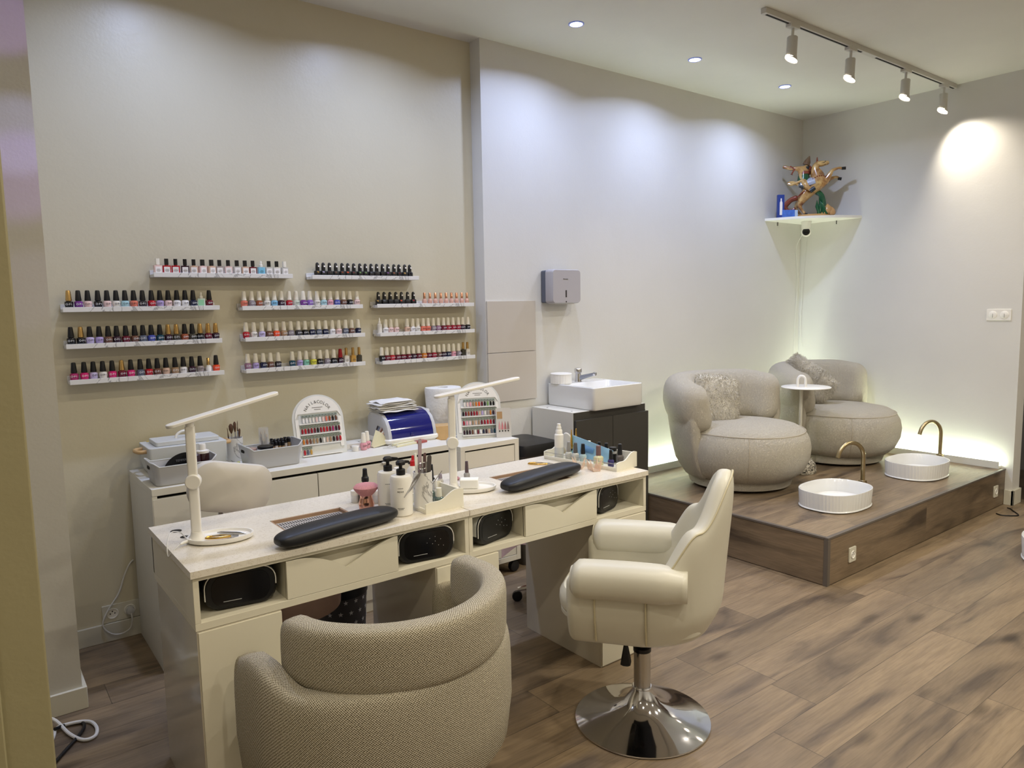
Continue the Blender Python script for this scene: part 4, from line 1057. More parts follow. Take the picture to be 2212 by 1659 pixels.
# blue pouch
def sheet(lu0, lu1, v0, v1, z0l, z1l, z0r, z1r, th=0.003, nx=16, nz=8, amp=0.003):
    mb = MB(); f = []; bk = []
    for i in range(nx+1):
        s = i/nx; ra = []; rb = []
        for k in range(nz+1):
            q = k/nz
            zlo = z0l+(z0r-z0l)*s; zhi = z1l+(z1r-z1l)*s
            u = lu0+(lu1-lu0)*s; v = v0+(v1-v0)*q+amp*math.sin(s*9+q*3)*math.sin(q*PI)
            p = MTR @ Vector((u, v, zlo+(zhi-zlo)*q))
            ra.append(p)
        f.append(ra)
    vs = [p for r_ in f for p in r_]; n = nz+1
    nn = MTR.to_3x3() @ Vector((0, 1, 0))
    vs2 = [p+nn*th*(0.3+math.sin(PI*(i//n)/nx)*math.sin(PI*(i % n)/nz)) for i, p in enumerate(vs)]
    o = len(vs); fs = []
    for i in range(nx):
        for k in range(nz):
            a = i*n+k; fs += [(a, a+1, a+n+1, a+n), (o+a, o+a+n, o+a+n+1, o+a+1)]
    for i in range(nx):
        a = i*n; fs.append((a, a+n, o+a+n, o+a)); a = i*n+nz; fs.append((a+n, a, o+a, o+a+n))
    for k in range(nz):
        fs.append((k+1, k, o+k, o+k+1)); a = nx*n+k; fs.append((a, a+1, o+a+1, o+a))
    return MB().add(vs+vs2, fs)
t = thing('foil_pouch', 'light blue foil pouch leaning across the bottles of the long tray', 'pouch', tuple(MTR @ Vector((0.0, 0.01, 0))))
M_POUCH = mat('pouch_blue', (142, 184, 208), 0.25, noise=(14, 0.12), coat=0.3)
part('pouch', sheet(-0.115, 0.118, 0.000, 0.022, 0.004, 0.102, 0.004, 0.058, 0.009), M_POUCH, t)
part('printed_label', sheet(-0.055, 0.02, 0.006, 0.014, 0.035, 0.072, 0.035, 0.056, -0.0045, amp=0.001), mat('pouch_label', (96, 140, 184), 0.3), t)
# mist spray behind the tray
x, y = 2.160, 2.478
t = thing('spray_bottle', 'frosted white spray bottle standing at the far end of the right desk', 'bottle', (x, y, DZ1))
part('bottle_body', squat([(0.019, 0), (0.021, 0.003), (0.021, 0.118), (0.017, 0.122)], 28, x, y, DZ1), M_WPL, t)
part('collar', squat([(0.0155, 0.121), (0.0155, 0.138), (0.0125, 0.142)], 24, x, y, DZ1), M_WPL, t)
part('nozzle', squat([(0.0115, 0.141), (0.0115, 0.153), (0.0095, 0.155), (0.0085, 0.168), (0.007, 0.169)], 20, x, y, DZ1), M_WPL, t)
part('liquid_line', squat([(0.0211, 0.01), (0.0211, 0.06)], 28, x, y, DZ1, cap0=False, cap1=False), M_PALEGR, t)
# translucent nail form clips
M_PEACH = mat('peach_translucent', (240, 208, 178), 0.15, alpha=0.5)
def clip(x, y, rz, lab):
    t = thing('nail_clip', lab, 'clip', (x, y, DZ1), 'peach nail clips beside the long tray', rz=rz); t.scale = (1.35, 1.35, 1.35)
    for sg in (-1, 1):
        vs = [(-0.024, sg*0.010, 0.001), (0.024, sg*0.010, 0.001), (0.016, sg*0.018, 0.034), (-0.002, sg*0.012, 0.018), (-0.018, sg*0.020, 0.040)]
        vs2 = [(a, b+sg*0.0016, c) for a, b, c in vs]
        part('wing', MB().add(vs+vs2, [(0, 1, 2, 3), (0, 3, 4), (5, 8, 7, 6), (5, 9, 8), (0, 5, 6, 1), (1, 6, 7, 2), (2, 7, 8, 3), (3, 8, 9, 4), (4, 9, 5, 0)]), M_PEACH, t, local=True, smooth=False)
    part('bridge', MB().box(-0.022, 0.022, -0.011, 0.011, 0.0, 0.003), M_PEACH, t, 0.001, local=True)
clip(2.112, 2.290, R(35), 'translucent peach clip further from the desk edge')
clip(2.128, 2.215, R(70), 'translucent peach clip nearest the front end of the long tray')

# ------------------------------------------------------------------ long dresser behind the desks
t = thing('dresser', 'long low white chest of drawers under the polish shelves', 'dresser', (1.32, 3.43, 0))
dx0, dx1, dy0, dy1, dh = 0.580, 2.050, 3.195, YR-0.016, 0.785
part('dresser_top', MB().box(dx0, dx1, dy0, dy1, dh-0.030, dh), M_CABIN, t, 0.0015)
part('side_panel', MB().box(dx0, dx0+0.02, dy0+0.002, dy1, 0, dh-0.030), M_CABIN, t, 0.001)
part('side_panel', MB().box(dx1-0.02, dx1, dy0+0.002, dy1, 0, dh-0.030), M_CABIN, t, 0.001)
part('inner_case', MB().box(dx0+0.02, dx1-0.02, dy0+0.03, dy1, 0.05, dh-0.030), M_DARKGAP, t)
part('plinth', MB().box(dx0+0.02, dx1-0.02, dy0+0.012, dy0+0.03, 0.0, 0.058), M_CABIN, t)
xm = 1.289
for r_, (za, zb) in enumerate(((0.552, 0.742), (0.355, 0.547), (0.062, 0.350))):
    part('drawer', MB().box(dx0+0.003, xm-0.0025, dy0, dy0+0.018, za, zb), M_CABIN, t, 0.001)
    part('drawer', MB().box(xm+0.0025, dx1-0.003, dy0, dy0+0.018, za, zb), M_CABIN, t, 0.001)
# child lock clip on a drawer
solo('drawer_hook', MB().box(1.62, 1.655, dy0-0.012, dy0, 0.742, 0.748).box(1.628, 1.647, dy0-0.003, dy0, 0.725, 0.742), M_WPL, 'small white hook clipped over the dresser drawer', 'hook')
DZ = dh+0.0005
# paraffin warmer
t = thing('wax_warmer', 'large white lidded warmer with wooden side handles', 'warmer', (0.80, 3.535, dh))
x0, x1, y0, y1 = 0.625, 0.955, 3.43, 3.655
part('tub', MB().loft([[(px, py, z) for px, py in rrect((x1-x0)*s, (y1-y0)*s, 0.012, 3, (x0+x1)/2, (y0+y1)/2)] for s, z in ((0.92, dh+0.001), (1.0, dh+0.05), (1.0, dh+0.128))]), M_PALEGR, t, 0.002)
part('lid', MB().prism(rrect(0.27, 0.155, 0.01, 3, (x0+x1)/2+0.005, (y0+y1)/2-0.005), dh+0.129, dh+0.148), M_PALEGR, t, 0.002)
hh = [((x0+x1)/2+0.01+0.042*math.cos(a), (y0+y1)/2-0.01, dh+0.148+0.030*math.sin(a)) for a in [PI*k/12 for k in range(13)]]
part('lid_handle', MB().tube(hh, 0.0055, 10), M_WPL, t)
for sx, xx in ((-1, x0), (1, x1)):
    pts = spline([(xx, 3.49, dh+0.108), (xx+sx*0.025, 3.492, dh+0.108), (xx+sx*0.034, 3.53, dh+0.106), (xx+sx*0.030, 3.575, dh+0.106), (xx, 3.58, dh+0.108)], 6)
    part('wooden_handle', MB().tube(pts, 0.009, 10), M_WOODL, t)
part('warning_sticker', MB().box(0.655, 0.76, 3.634, 3.65, dh+0.1285, dh+0.1292), mat('sticker_yellow', (206, 180, 70), 0.5), t)
# grey baskets
def basket(cx, cy, w_, d_, h_, lab, rz=0, hump=True):
    t = thing('storage_basket', lab, 'basket', (cx, cy, dh), 'grey plastic baskets on the dresser', rz=rz)
    n = 9
    def ring(s, z, inset=0, wave=False):
        pts = rrect(w_*s-2*inset, d_*s-2*inset, 0.028*s-inset*0.5, 9)
        out = []
        for (px, py) in pts:
            zz = z
            if wave:
                e = max(0, (abs(px)-w_*0.36)/(w_*0.14)); e = min(1, e); e = e*e*(3-2*e)
                zz = z+0.022*e*(1 if hump else 0.4)
            out.append((px, py, zz))
        return out
    mb = MB().loft([ring(0.86, 0.0015), ring(0.88, 0.004), ring(1.0, h_-0.022, 0, True), ring(1.0, h_-0.022, 0.0025, True), ring(0.88, 0.008, 0.0025)], True, True)
    part('basket_body', mb, M_GRYPL, t, local=True)
    rim = ring(1.0, h_-0.022, 0.001, True)
    part('rim', MB().tube(rim+[rim[0]], 0.0028, 6, cap=False), M_PALEGR, t, local=True)
    for sx in (-1, 1):
        part('grip_slot', MB().prism(rrect(0.045, 0.014, 0.006, 3), -0.0006, 0.0006, T((sx*(w_*0.489), 0, h_-0.028), R(90*sx), 0, 0) @ Matrix.Rotation(R(90-4), 4, 'X')), M_DARKGAP, t, local=True)
    return t
basket(0.722, 3.302, 0.262, 0.175, 0.102, 'light grey basket holding the dark bottle at the dresser left end')
basket(1.125, 3.345, 0.262, 0.165, 0.108, 'light grey basket of brushes and small bottles in front of the cup')
# contents basket 1: black round plate + bottle
mb = MB().lathe([(0.0, -0.002), (0.098, -0.002), (0.098, 0.002), (0.0, 0.002)], 48, T((0.742, 3.345, dh+0.022), R(6)) @ Matrix.Rotation(R(84), 4, 'X'), cap0=False, cap1=False)
mb2 = MB()
for i in range(65):
    pass
disc = [(0.098*math.cos(PI*k/30), 0.098*math.sin(PI*k/30)) for k in range(31)]
mt_ = T((0.752, 3.352, dh+0.010), R(4)) @ Matrix.Rotation(R(86), 4, 'X')
t = thing('round_card', 'black half-round card with white print standing in the basket', 'card', (0.752, 3.352, dh+0.01))
part('card', MB().prism(disc, -0.0015, 0.0015, mt_), M_BLKPL, t)
part('lettering', text_to(MB(), 'TEMPERA', 0.013, mt_ @ T((-0.012, 0.066, 0.002))), mat('print_grey', (120, 120, 120), 0.5), t)
x, y = 0.812, 3.300
t = thing('lotion_bottle', 'dark brown bottle with white flip cap in the left basket', 'bottle', (x, y, dh+0.009))
part('bottle_body', squat([(0.025, 0), (0.0275, 0.003), (0.0275, 0.095), (0.026, 0.100)], 28, x, y, dh+0.009), mat('dark_brown_glass', (48, 22, 22), 0.12, coat=0.5), t)
part('shoulder', squat([(0.0275, 0.098), (0.0275, 0.108), (0.018, 0.112)], 28, x, y, dh+0.009), M_WPL, t)
part('flip_cap', squat([(0.015, 0.111), (0.015, 0.134), (0.013, 0.138)], 24, x, y, dh+0.009), M_WPL, t)
solo('lotion_bottle', squat([(0.022, 0), (0.022, 0.098), (0.018, 0.102)], 20, 0.772, 3.268, dh+0.009), mat('plum_plastic', (70, 52, 60), 0.3), 'plum coloured bottle half hidden beside the white flip cap', 'bottle')
# brush cup on dresser
x, y = 1.025, 3.56
t = thing('brush_cup', 'white marble-effect cup of brushes behind the grey baskets', 'cup', (x, y, dh))
part('cup_body', squat([(0.036, 0), (0.038, 0.003), (0.039, 0.112), (0.036, 0.112), (0.035, 0.012), (0, 0.01)], 30, x, y, dh+0.0005), M_MARBLE, t)
for i, (bx, by, tx, ty, h, col, head, lab) in enumerate(((-0.02, 0.0, -0.03, 0.0, 0.165, (60, 50, 48), 0, 'thin dark brush leaning left in the cup behind the baskets'), (-0.006, 0.006, -0.012, 0.004, 0.18, (190, 188, 186), 1, 'large brown-haired brush in the cup behind the baskets'),
        (0.008, 0.0, 0.004, -0.004, 0.19, (170, 168, 172), 2, 'silver-handled flat brush in the cup behind the baskets'), (0.018, 0.008, 0.02, 0.004, 0.192, (190, 190, 196), 0, 'tall thin silver brush in the cup behind the baskets'), (0.012, -0.012, 0.025, -0.008, 0.155, (120, 120, 126), 3, 'short dark-tipped brush at right in cup behind baskets'))):
    a = Vector((x+bx, y+by, dh+0.013)); b = Vector((x+tx, y+ty, dh+h))
    t = thing('makeup_brush', lab, 'brush', tuple(a), 'brushes in the cup on the dresser')
    k = a.lerp(b, 0.72)
    part('handle', MB().tube([a, k], 0.003, 8), mat('hbrush%d' % i, col, 0.3, 0.5), t)
    hr = {0: 0.0016, 1: 0.010, 2: 0.007, 3: 0.005}[head]
    part('bristles', MB().tube([k, k.lerp(b, 0.4), k.lerp(b, 0.8), b], [0.003, hr, hr, hr*0.4], 10), mat('brush_hair', (92, 66, 48), 0.9), t)
# basket 2 contents
t = thing('brush_tube', 'clear tube of fine brushes standing in the second basket', 'tube', (1.105, 3.372, dh+0.009))
part('clear_tube', MB().lathe([(0.0225, dh+0.01), (0.0225, dh+0.175), (0.0215, dh+0.175), (0.0215, dh+0.012)], 24, cx=1.105, cy=3.372, cap0=True, cap1=False), mat('clear_plastic', (225, 225, 225), 0.05, alpha=0.22), t)
for i in range(7):
    a = 2*PI*i/7; r_ = 0.011
    fx, fy = 1.105+r_*math.cos(a), 3.372+r_*math.sin(a)
    tb = thing('detail_brush', 'fine nail art brush with dark red handle inside the clear tube', 'brush', (fx, fy, dh+0.014), 'fine brushes in the clear tube')
    h = 0.13+0.02*math.sin(i*2.1)
    part('handle', MB().tube([(fx, fy, dh+0.014), (fx+0.002, fy, dh+0.085)], 0.0034, 8), mat('handle_dark_red', (84, 24, 30), 0.3), tb)
    part('ferrule', MB().tube([(fx+0.002, fy, dh+0.085), (fx+0.004*math.cos(a), fy, dh+h)], [0.003, 0.0022], 8), M_STEEL, tb)
    part('tip', MB().tube([(fx+0.004*math.cos(a), fy, dh+h), (fx+0.005*math.cos(a), fy, dh+h+0.014)], [0.0024, 0.0006], 8), mat('tip_tan', (180, 150, 110), 0.8), tb)
rb = random.Random(11)
k = 0
for row in range(3):
    for i in range(6):
        bx = 1.150+i*0.0165+row*0.003; by = 3.395+row*0.017-0.01; 
        if bx > 1.245 or (row == 0 and i > 3): continue
        hz = 0.075+row*0.006+rb.uniform(0, 0.006)
        t = thing('gel_jar', 'small gel bottle with black cap crowded in the second basket', 'gel bottle', (bx, by, dh+0.009), 'small bottles in the second basket')
        c1 = rb.choice(((150, 120, 110), (200, 170, 150), (90, 60, 60), (210, 200, 190), (170, 140, 100)))
        part('glass_body', MB().lathe([(0.0072, dh+0.009), (0.0072, dh+hz)], 12, cx=bx, cy=by), mat('gel%d_%d' % (c1[0], c1[1]), c1, 0.2), t)
        part('cap', MB().lathe([(0.0078, dh+hz), (0.0075, dh+hz+0.018), (0.006, dh+hz+0.0195)], 12, cx=bx, cy=by), M_CAPB, t); k += 1
solo('compact_case', MB().cyl(1.095, 3.325, dh+0.085, dh+0.097, 0.036, 28), M_BLKPL, 'black round compact resting in front of the clear brush tube', 'compact', bevel=0.002)
solo('glass_dish', MB().cyl(1.035, 3.345, dh+0.078, dh+0.090, 0.026, 24), mat('glass_mauve', (170, 140, 136), 0.1, coat=0.5), 'mauve glass dish at the left end of the second basket', 'dish', bevel=0.002)
# glossy strip / pen between baskets
solo('highlighter', MB().tube([(0.955, 3.36, dh+0.008), (1.01, 3.46, dh+0.008)], 0.0075, 8), mat('pale_yellow', (222, 220, 130), 0.3), 'yellow and white tube lying between the two grey baskets', 'tube')

# ---- nail colour displays
M_ACRY = mat('acrylic_pale', (216, 216, 210), 0.12, coat=0.4)
M_TAGS = mat('tag_greygreen', (140, 150, 138), 0.5)
NC1 = ['white white milk milk blush white blush coral rust black brown', 'crimson red wine crimson wine black crimson red red wine fuchsia darkp wine', 'amber rust brown tan tan black milk nude tan black wine red', 'red slate gold']
NC2 = ['milk blush pink tan amber orange wine black green black black', 'black wine rust wine crimson crimson nude lilac milk greige amber darkp red', 'crimson pink blush tan nude tan wine crimson red red wine darkp', 'darkp black darkp brown milk wine white navy darkp nude slate teal blue']
def nail_display(cx, cy, z, rz, lab, rows, W=0.262, H=0.305):
    t = thing('nail_display', lab, 'display', (cx, cy, z), 'nail colour display boards', rz=rz)
    lean = Matrix.Rotation(R(-12), 4, 'X')
    M = T((0, 0, 0.0)) @ lean @ UP     # local board plane: x right, y up
    def outline(w, y0, r_, top):
        pts = [(-w/2, y0), (w/2, y0), (w/2, top-r_)]
        pts += [(w/2*math.cos(a), top-r_+r_*math.sin(a)) for a in [PI*k/24 for k in range(1, 24)]]
        return pts+[(-w/2, top-r_)]
    part('acrylic_back', MB().prism(outline(W, 0.0, W*0.46, H), -0.004, 0.0, M), M_ACRY, t, local=True)
    part('foot', MB().box(-W/2, W/2, 0.0, 0.085, 0.0, 0.003), M_ACRY, t, local=True)
    # white U-shaped face board, open below
    po = outline(W*0.90, 0.045, W*0.42, H-0.008)
    part('face_board', MB().prism([(-W*0.38, 0.075), (W*0.38, 0.075), (W*0.38, H-0.092), (W*0.36, H-0.088), (-W*0.36, H-0.088), (-W*0.38, H-0.092)], 0.0, 0.0015, M), M_PALEGR, t, local=True)
    fr = MB()
    arc_o = [(W*0.45*math.cos(a), H-0.008-W*0.42+W*0.42*math.sin(a)) for a in [PI*k/24 for k in range(25)]]
    arc_i = [(W*0.385*math.copysign(min(1, abs(math.cos(a))*1.0), math.cos(a)), H-0.092+0.001*math.sin(a)) for a in [PI*k/24 for k in range(25)]]
    for A_, B_, C_, D_ in zip(arc_o, arc_o[1:], arc_i[1:], arc_i):
        v = [A_, B_, C_, D_]
        fr.add([(p[0], p[1], 0.0015) for p in v]+[(p[0], p[1], 0.004) for p in v], [(0, 1, 2, 3), (7, 6, 5, 4), (0, 4, 5, 1), (1, 5, 6, 2), (2, 6, 7, 3), (3, 7, 4, 0)], M)
    for sx in (-1, 1):
        xa, xb = sorted((sx*W*0.45, sx*W*0.385)); fr.box(xa, xb, 0.035, H-0.008-W*0.42, 0.0015, 0.004, M)
    part('white_frame', fr, M_WPL, t, local=True)
    # lettering on the arch
    mb = MB(); txt = 'NAIL&COLOR'; n = len(txt); rr_ = W*0.25; yc = H-0.118
    for i, ch in enumerate(txt):
        a = R(150-120*i/(n-1))
        text_to(mb, ch, 0.021, M @ T((rr_*1.05*math.cos(a), yc+rr_*1.05*math.sin(a)+0.012, 0.0043), a-PI/2))
    for dx, yy, w_ in ((0, H-0.066, 0.055), (0, H-0.076, 0.034)): mb.box(-w_/2, w_/2, yy, yy+0.0022, 0.004, 0.0046, M)
    part('lettering', mb, M_LETD, t, local=True, smooth=False)
    mb = MB().box(-0.07, 0.07, 0.026, 0.0275, 0.0, 0.001, M).box(-0.03, 0.03, 0.019, 0.0202, 0.0, 0.001, M)
    part('small_print', mb, M_WPL, t, local=True)
    ys = [H-0.092-0.052*(k+1)+0.0 for k in range(len(rows))]
    for k, rw in enumerate(rows):
        cols = rw.split(); n = len(cols); y0 = ys[k]; full = 13
        ww = W*0.74 if k else W*0.66
        st = ww/(max(n, 11 if k == 0 else 12)-1+0.3) if n > 4 else ww/12
        xs = [(-ww/2+st*0.5)+st*i for i in range(n)]
        rl = part('row_rail', MB().box(-W*0.385, W*0.385, y0-0.002, y0+0.003, 0.0015, 0.012, M), M_WPL, t, local=True)
        tg = MB(); tl_ = MB()
        for i, xx in enumerate(xs):
            tg.box(xx-st*0.44, xx+st*0.44, y0+0.034, y0+0.046, 0.004, 0.0065, M)
            tl_.box(xx-0.0030, xx+0.0026, y0+0.038, y0+0.041, 0.0065, 0.007, M)
        part('number_tags', tg, M_TAGS, rl, local=True)
        part('tag_numbers', tl_, M_LETD, rl, local=True)
        for cname in sorted(set(cols)):
            mb = MB()
            for i, cc in enumerate(cols):
                if cc != cname: continue
                rg = []
                for q, (hy, hw) in enumerate(((0.006, 0.0035), (0.010, 0.0052), (0.020, 0.0056), (0.027, 0.0042), (0.031, 0.0018))):
                    rg.append([(xs[i]+hw*math.cos(a), y0+hy, 0.0075+0.0032*math.sin(a)) for a in [2*PI*j/8 for j in range(8)]])
                mb.loft(rg, mtx=M)
            part('nail_tips', mb, pol(cname), rl, local=True)
    return t
nail_display(1.395, 3.385, dh, R(-2), 'arched NAIL&COLOR display of nail tips on the dresser', NC1)
nail_display(2.290, 3.300, 0.7705, R(-22), 'arched NAIL&COLOR display of nail tips on the rolling drawer unit', NC2, W=0.262, H=0.318)

# ---- small things right of the first display
t = thing('card_box', 'flat cream box with printed front behind the small white jar', 'box', (1.565, 3.47, dh))
part('box', MB().box(1.545, 1.625, 3.43, 3.50, dh+0.001, dh+0.028), M_WPL, t, 0.001)
part('lettering', text_to(MB(), 'LES', 0.013, T((1.575, 3.4295, dh+0.013)) @ UP), M_LETD, t)
x, y = 1.565, 3.372
t = thing('cosmetic_jar', 'small white screw-lid jar right of the dresser display', 'jar', (x, y, dh))
part('jar_body', squat([(0.016, 0), (0.017, 0.002), (0.017, 0.016)], 24, x, y, DZ), M_WPL, t)
part('lid', squat([(0.0185, 0.016), (0.0185, 0.026), (0.0175, 0.0275)], 24, x, y, DZ), M_WPL, t)
put_bottle('o', 'pink', 'w', (1.612, 3.372, DZ), 'pink polish with white cap standing next to the small white jar', 'pink polishes on the dresser', s=1.12)
put_bottle('o', 'pink', 'w', (1.648, 3.405, DZ), 'pink polish with white cap behind the other, beside the swatch fan', 'pink polishes on the dresser', s=1.12)
# swatch fan
t = thing('swatch_fan', 'fan of cream nail swatch sticks with grey and brown tips', 'swatch fan', (1.69, 3.38, DZ))
M_CREAMST = mat('stick_cream', (226, 220, 186), 0.4)
for i in range(12):
    a = R(6+i*5.0); el = R(20+1.2*i)
    L = 0.125; d = Vector((math.cos(a)*math.cos(el), math.sin(a)*0.45*math.cos(el), math.sin(el))).normalized()
    d = Vector((math.cos(R(8+i*4.4)), 0.15+0.02*i, math.sin(R(8+i*4.4)))).normalized()
    p0 = Vector((1.668, 3.375+i*0.0022, DZ+0.004)); p1 = p0+d*L
    sd = d.cross(Vector((0, 1, 0))).normalized()
    def slat(pa, pb, w0, w1, y_=0.0009):
        vs = [pa+sd*w0, pb+sd*w1, pb-sd*w1, pa-sd*w0]; yv = Vector((0, y_, 0))
        return MB().add([v-yv for v in vs]+[v+yv for v in vs], [(0, 1, 2, 3), (7, 6, 5, 4), (0, 4, 5, 1), (1, 5, 6, 2), (2, 6, 7, 3), (3, 7, 4, 0)])
    st = part('stick', slat(p0, p0+d*L*0.78, 0.003, 0.0062), M_CREAMST, t)
    part('tip', slat(p0+d*L*0.78, p1, 0.0062, 0.0045), pol(['greige', 'slate', 'char', 'brown', 'tan', 'grey', 'nude', 'milk', 'brown', 'greige', 'slate', 'char'][i]), st)
solo('wound_cord', MB().tube(spline([(1.70, 3.33, DZ+0.003), (1.73, 3.31, DZ+0.003), (1.77, 3.315, DZ+0.004), (1.79, 3.345, DZ+0.010), (1.76, 3.36, DZ+0.005), (1.73, 3.34, DZ+0.003), (1.75, 3.32, DZ+0.003), (1.80, 3.35, DZ+0.003)], 6), 0.002, 8), mats, 'small white cord curled in front of the swatch fan', 'cord')
solo('swatch_strip', MB().box(-0.075, 0.075, -0.011, 0.011, 0.0, 0.010, T((1.84, 3.33, DZ), R(12))).box(-0.07, 0.07, 0.004, 0.022, 0.0, 0.014, T((1.835, 3.345, DZ), R(12))), M_CREAMST, 'cream swatch sticks lying in front of the steriliser', 'swatch sticks', bevel=0.001)
solo('swatch_strip', MB().box(-0.03, 0.03, -0.018, 0.018, 0.0, 0.012, T((1.93, 3.34, DZ), R(12))), mat('strip_red', (170, 90, 84), 0.5), 'reddish end swatches lying in front of the steriliser', 'swatch sticks', bevel=0.001)
solo('car_key', MB().loft([[(px, py, z) for px, py in rrect(0.035*s, 0.022*s, 0.009*s, 4, 1.645, 3.52)] for s, z in ((0.8, DZ), (1, DZ+0.008), (0.7, DZ+0.016))]), M_BLKPL, 'small black object behind the cream printed box', 'remote')

# ---- UV steriliser
t = thing('uv_steriliser', 'white steriliser with rounded dark blue visor on the dresser', 'steriliser', (1.905, 3.50, dh))
def srz(w_, d_, z, cx=1.905, cy=3.50, r_=0.03): return [(px, py, z) for px, py in rrect(w_, d_, r_, 6, cx, cy)]
part('base', MB().loft([srz(0.30, 0.25, DZ), srz(0.325, 0.27, DZ+0.012), srz(0.325, 0.27, DZ+0.026), srz(0.315, 0.26, DZ+0.032)]), M_WPL, t)
# visor profile in YZ swept along X
prof = [(3.615, DZ+0.032), (3.375, DZ+0.032), (3.378, DZ+0.055), (3.392, DZ+0.095), (3.415, DZ+0.128), (3.450, DZ+0.152), (3.50, DZ+0.165), (3.56, DZ+0.165), (3.61, DZ+0.14)]
def prx(x, s=1.0): 
    cy_, cz_ = 3.50, DZ+0.032
    return [(x, cy_+(py-cy_)*s, cz_+(pz-cz_)*s) for py, pz in prof]
part('end_shell', MB().loft([prx(1.752, 0.90), prx(1.760, 1.0), prx(1.778, 1.0)]), M_GRYPL, t)
part('end_shell', MB().loft([prx(2.032, 1.0), prx(2.050, 1.0), prx(2.058, 0.9)]), M_GRYPL, t)
part('back_shell', MB().box(1.765, 2.045, 3.52, 3.615, DZ+0.03, DZ+0.158), M_GRYPL, t, 0.01)
M_VISOR = mat('visor_blue', (10, 18, 104), 0.06, coat=0.8, ior=1.5)
part('visor', MB().loft([prx(1.778, 0.985), prx(2.032, 0.985)], False, False), M_VISOR, t)
part('visor_tab', MB().lathe([(0.012, 0), (0.011, 0.004), (0, 0.006)], 18, T((1.90, 3.378, DZ+0.046)) @ UP, cap1=False), M_VISOR, t)
# towels on top
tw = random.Random(5)
M_TOWEL = mat('towel_white', (228, 226, 220), 0.95, bump=(160, 0.4, 0.002))
for i in range(6):
    w_, d_ = 0.215+tw.uniform(-0.02, 0.02), 0.16+tw.uniform(-0.015, 0.015)
    n = 12; vs = []; fs = []
    z = DZ+0.1670+i*0.0102
    a = tw.uniform(-0.12, 0.12); M = T((1.86+tw.uniform(-0.008, 0.008), 3.515+tw.uniform(-0.006, 0.006), z), a)
    for lay in (0, 1):
        for iy in range(n+1):
            for ix in range(n+1):
                u, v = ix/n-0.5, iy/n-0.5
                edge = max(abs(u), abs(v))*2
                droop = -0.010*max(0, (abs(u)*2-0.75))/0.25*(0.5+0.5*math.sin(v*9+i))
                wz = 0.0022*math.sin(u*12+i*2)*math.sin(v*10+i)
                vs.append(M @ Vector((u*w_, v*d_, wz+(droop if i > 2 else 0)*0.6+lay*0.0075*(1-0.6*edge**6))))
    m1 = (n+1)**2
    for iy in range(n):
        for ix in range(n):
            q = iy*(n+1)+ix; fs += [(q, q+n+1, q+n+2, q+1), (m1+q, m1+q+1, m1+q+n+2, m1+q+n+1)]
    for q in range(n):
        for a_, b_ in ((q, q+1), ((n)*(n+1)+q+1, n*(n+1)+q), ((q+1)*(n+1), q*(n+1)), (q*(n+1)+n, (q+1)*(n+1)+n)): fs.append((a_, b_, m1+b_, m1+a_))
    solo('face_cloth', MB().add(vs, fs), M_TOWEL, 'folded white cloth on the blue steriliser, %s of its stack from the bottom' % ords[i], 'cloth', 'stack of white cloths')
# paper roll
x, y = 2.225, 3.575
t = thing('paper_roll', 'large white paper towel roll standing behind the right display', 'paper roll', (x, y, dh))
def crinkle():
    return mat('crinkled_paper', (232, 230, 224), 0.9, bump=(38, 0.5, 0.008))
part('roll', MB().lathe([(0.093, 0.771), (0.098, 0.771+0.01), (0.100, 0.771+0.14), (0.108, 0.771+0.262), (0.103, 0.771+0.272), (0.030, 0.771+0.272), (0.028, 0.771+0.26)], 40, cx=x, cy=y, cap1=False), crinkle(), t)
part('core', MB().lathe([(0.030, 0.771+0.271), (0.030, 0.771+0.04), (0, 0.771+0.04)], 24, cx=x, cy=y, cap0=False, cap1=False), mat('cardboard', (120, 90, 60), 0.8), t)
# foam boxes and black box
for i, (z, s) in enumerate(((0.075, 1.0), (0.098, 0.97), (0.120, 0.95))):
    mb = MB().loft([[(px, py, dh+z+zz) for px, py in rrect(0.105*s*k, 0.11*s*k, 0.02, 4, 2.075-0.0*i, 3.625-0.012*i)] for k, zz in ((0.86, 0), (1, 0.010), (1, 0.016), (0.9, 0.024))])
    solo('foam_tray', mb, M_PAPER, 'white foam tray beside the steriliser, %s from the bottom' % ords[i], 'tray', 'stack of foam trays')
solo('storage_box', MB().box(2.035, 2.115, 3.56, 3.67, dh+0.001, dh+0.074), M_BLKPL, 'black box under the foam trays between steriliser and wood box', 'box', bevel=0.003)

# ---- rolling drawer unit
t = thing('drawer_unit', 'narrow white drawer unit on black castors at the dresser end', 'drawer unit', (2.255, 3.42, 0))
ax0, ax1, ay0, ay1, ah = 2.058, 2.448, 3.150, 3.672, 0.770
M_ALEX = M_CABIN
part('unit_top', MB().box(ax0, ax1, ay0, ay1, ah-0.026, ah), M_ALEX, t, 0.001)
part('side_panel', MB().box(ax0, ax0+0.028, ay0, ay1, 0.075, ah-0.026), M_ALEX, t, 0.001)
part('side_panel', MB().box(ax1-0.028, ax1, ay0, ay1, 0.075, ah-0.026), M_ALEX, t, 0.001)
part('unit_bottom', MB().box(ax0+0.028, ax1-0.028, ay0, ay1, 0.075, 0.105), M_ALEX, t, 0.001)
part('inside', MB().box(ax0+0.028, ax1-0.028, ay0+0.28, ay1, 0.105, ah-0.026), M_DARKGAP, t)
part('drawer', MB().box(ax0+0.031, ax1-0.031, ay0+0.002, ay0+0.018, 0.645, 0.735), M_ALEX, t, 0.001)
for za, zb in ((0.108, 0.255), (0.26, 0.39), (0.395, 0.525)):
    part('drawer', MB().box(ax0+0.031, ax1-0.031, ay0+0.002, ay0+0.018, za, zb), M_ALEX, t, 0.001)
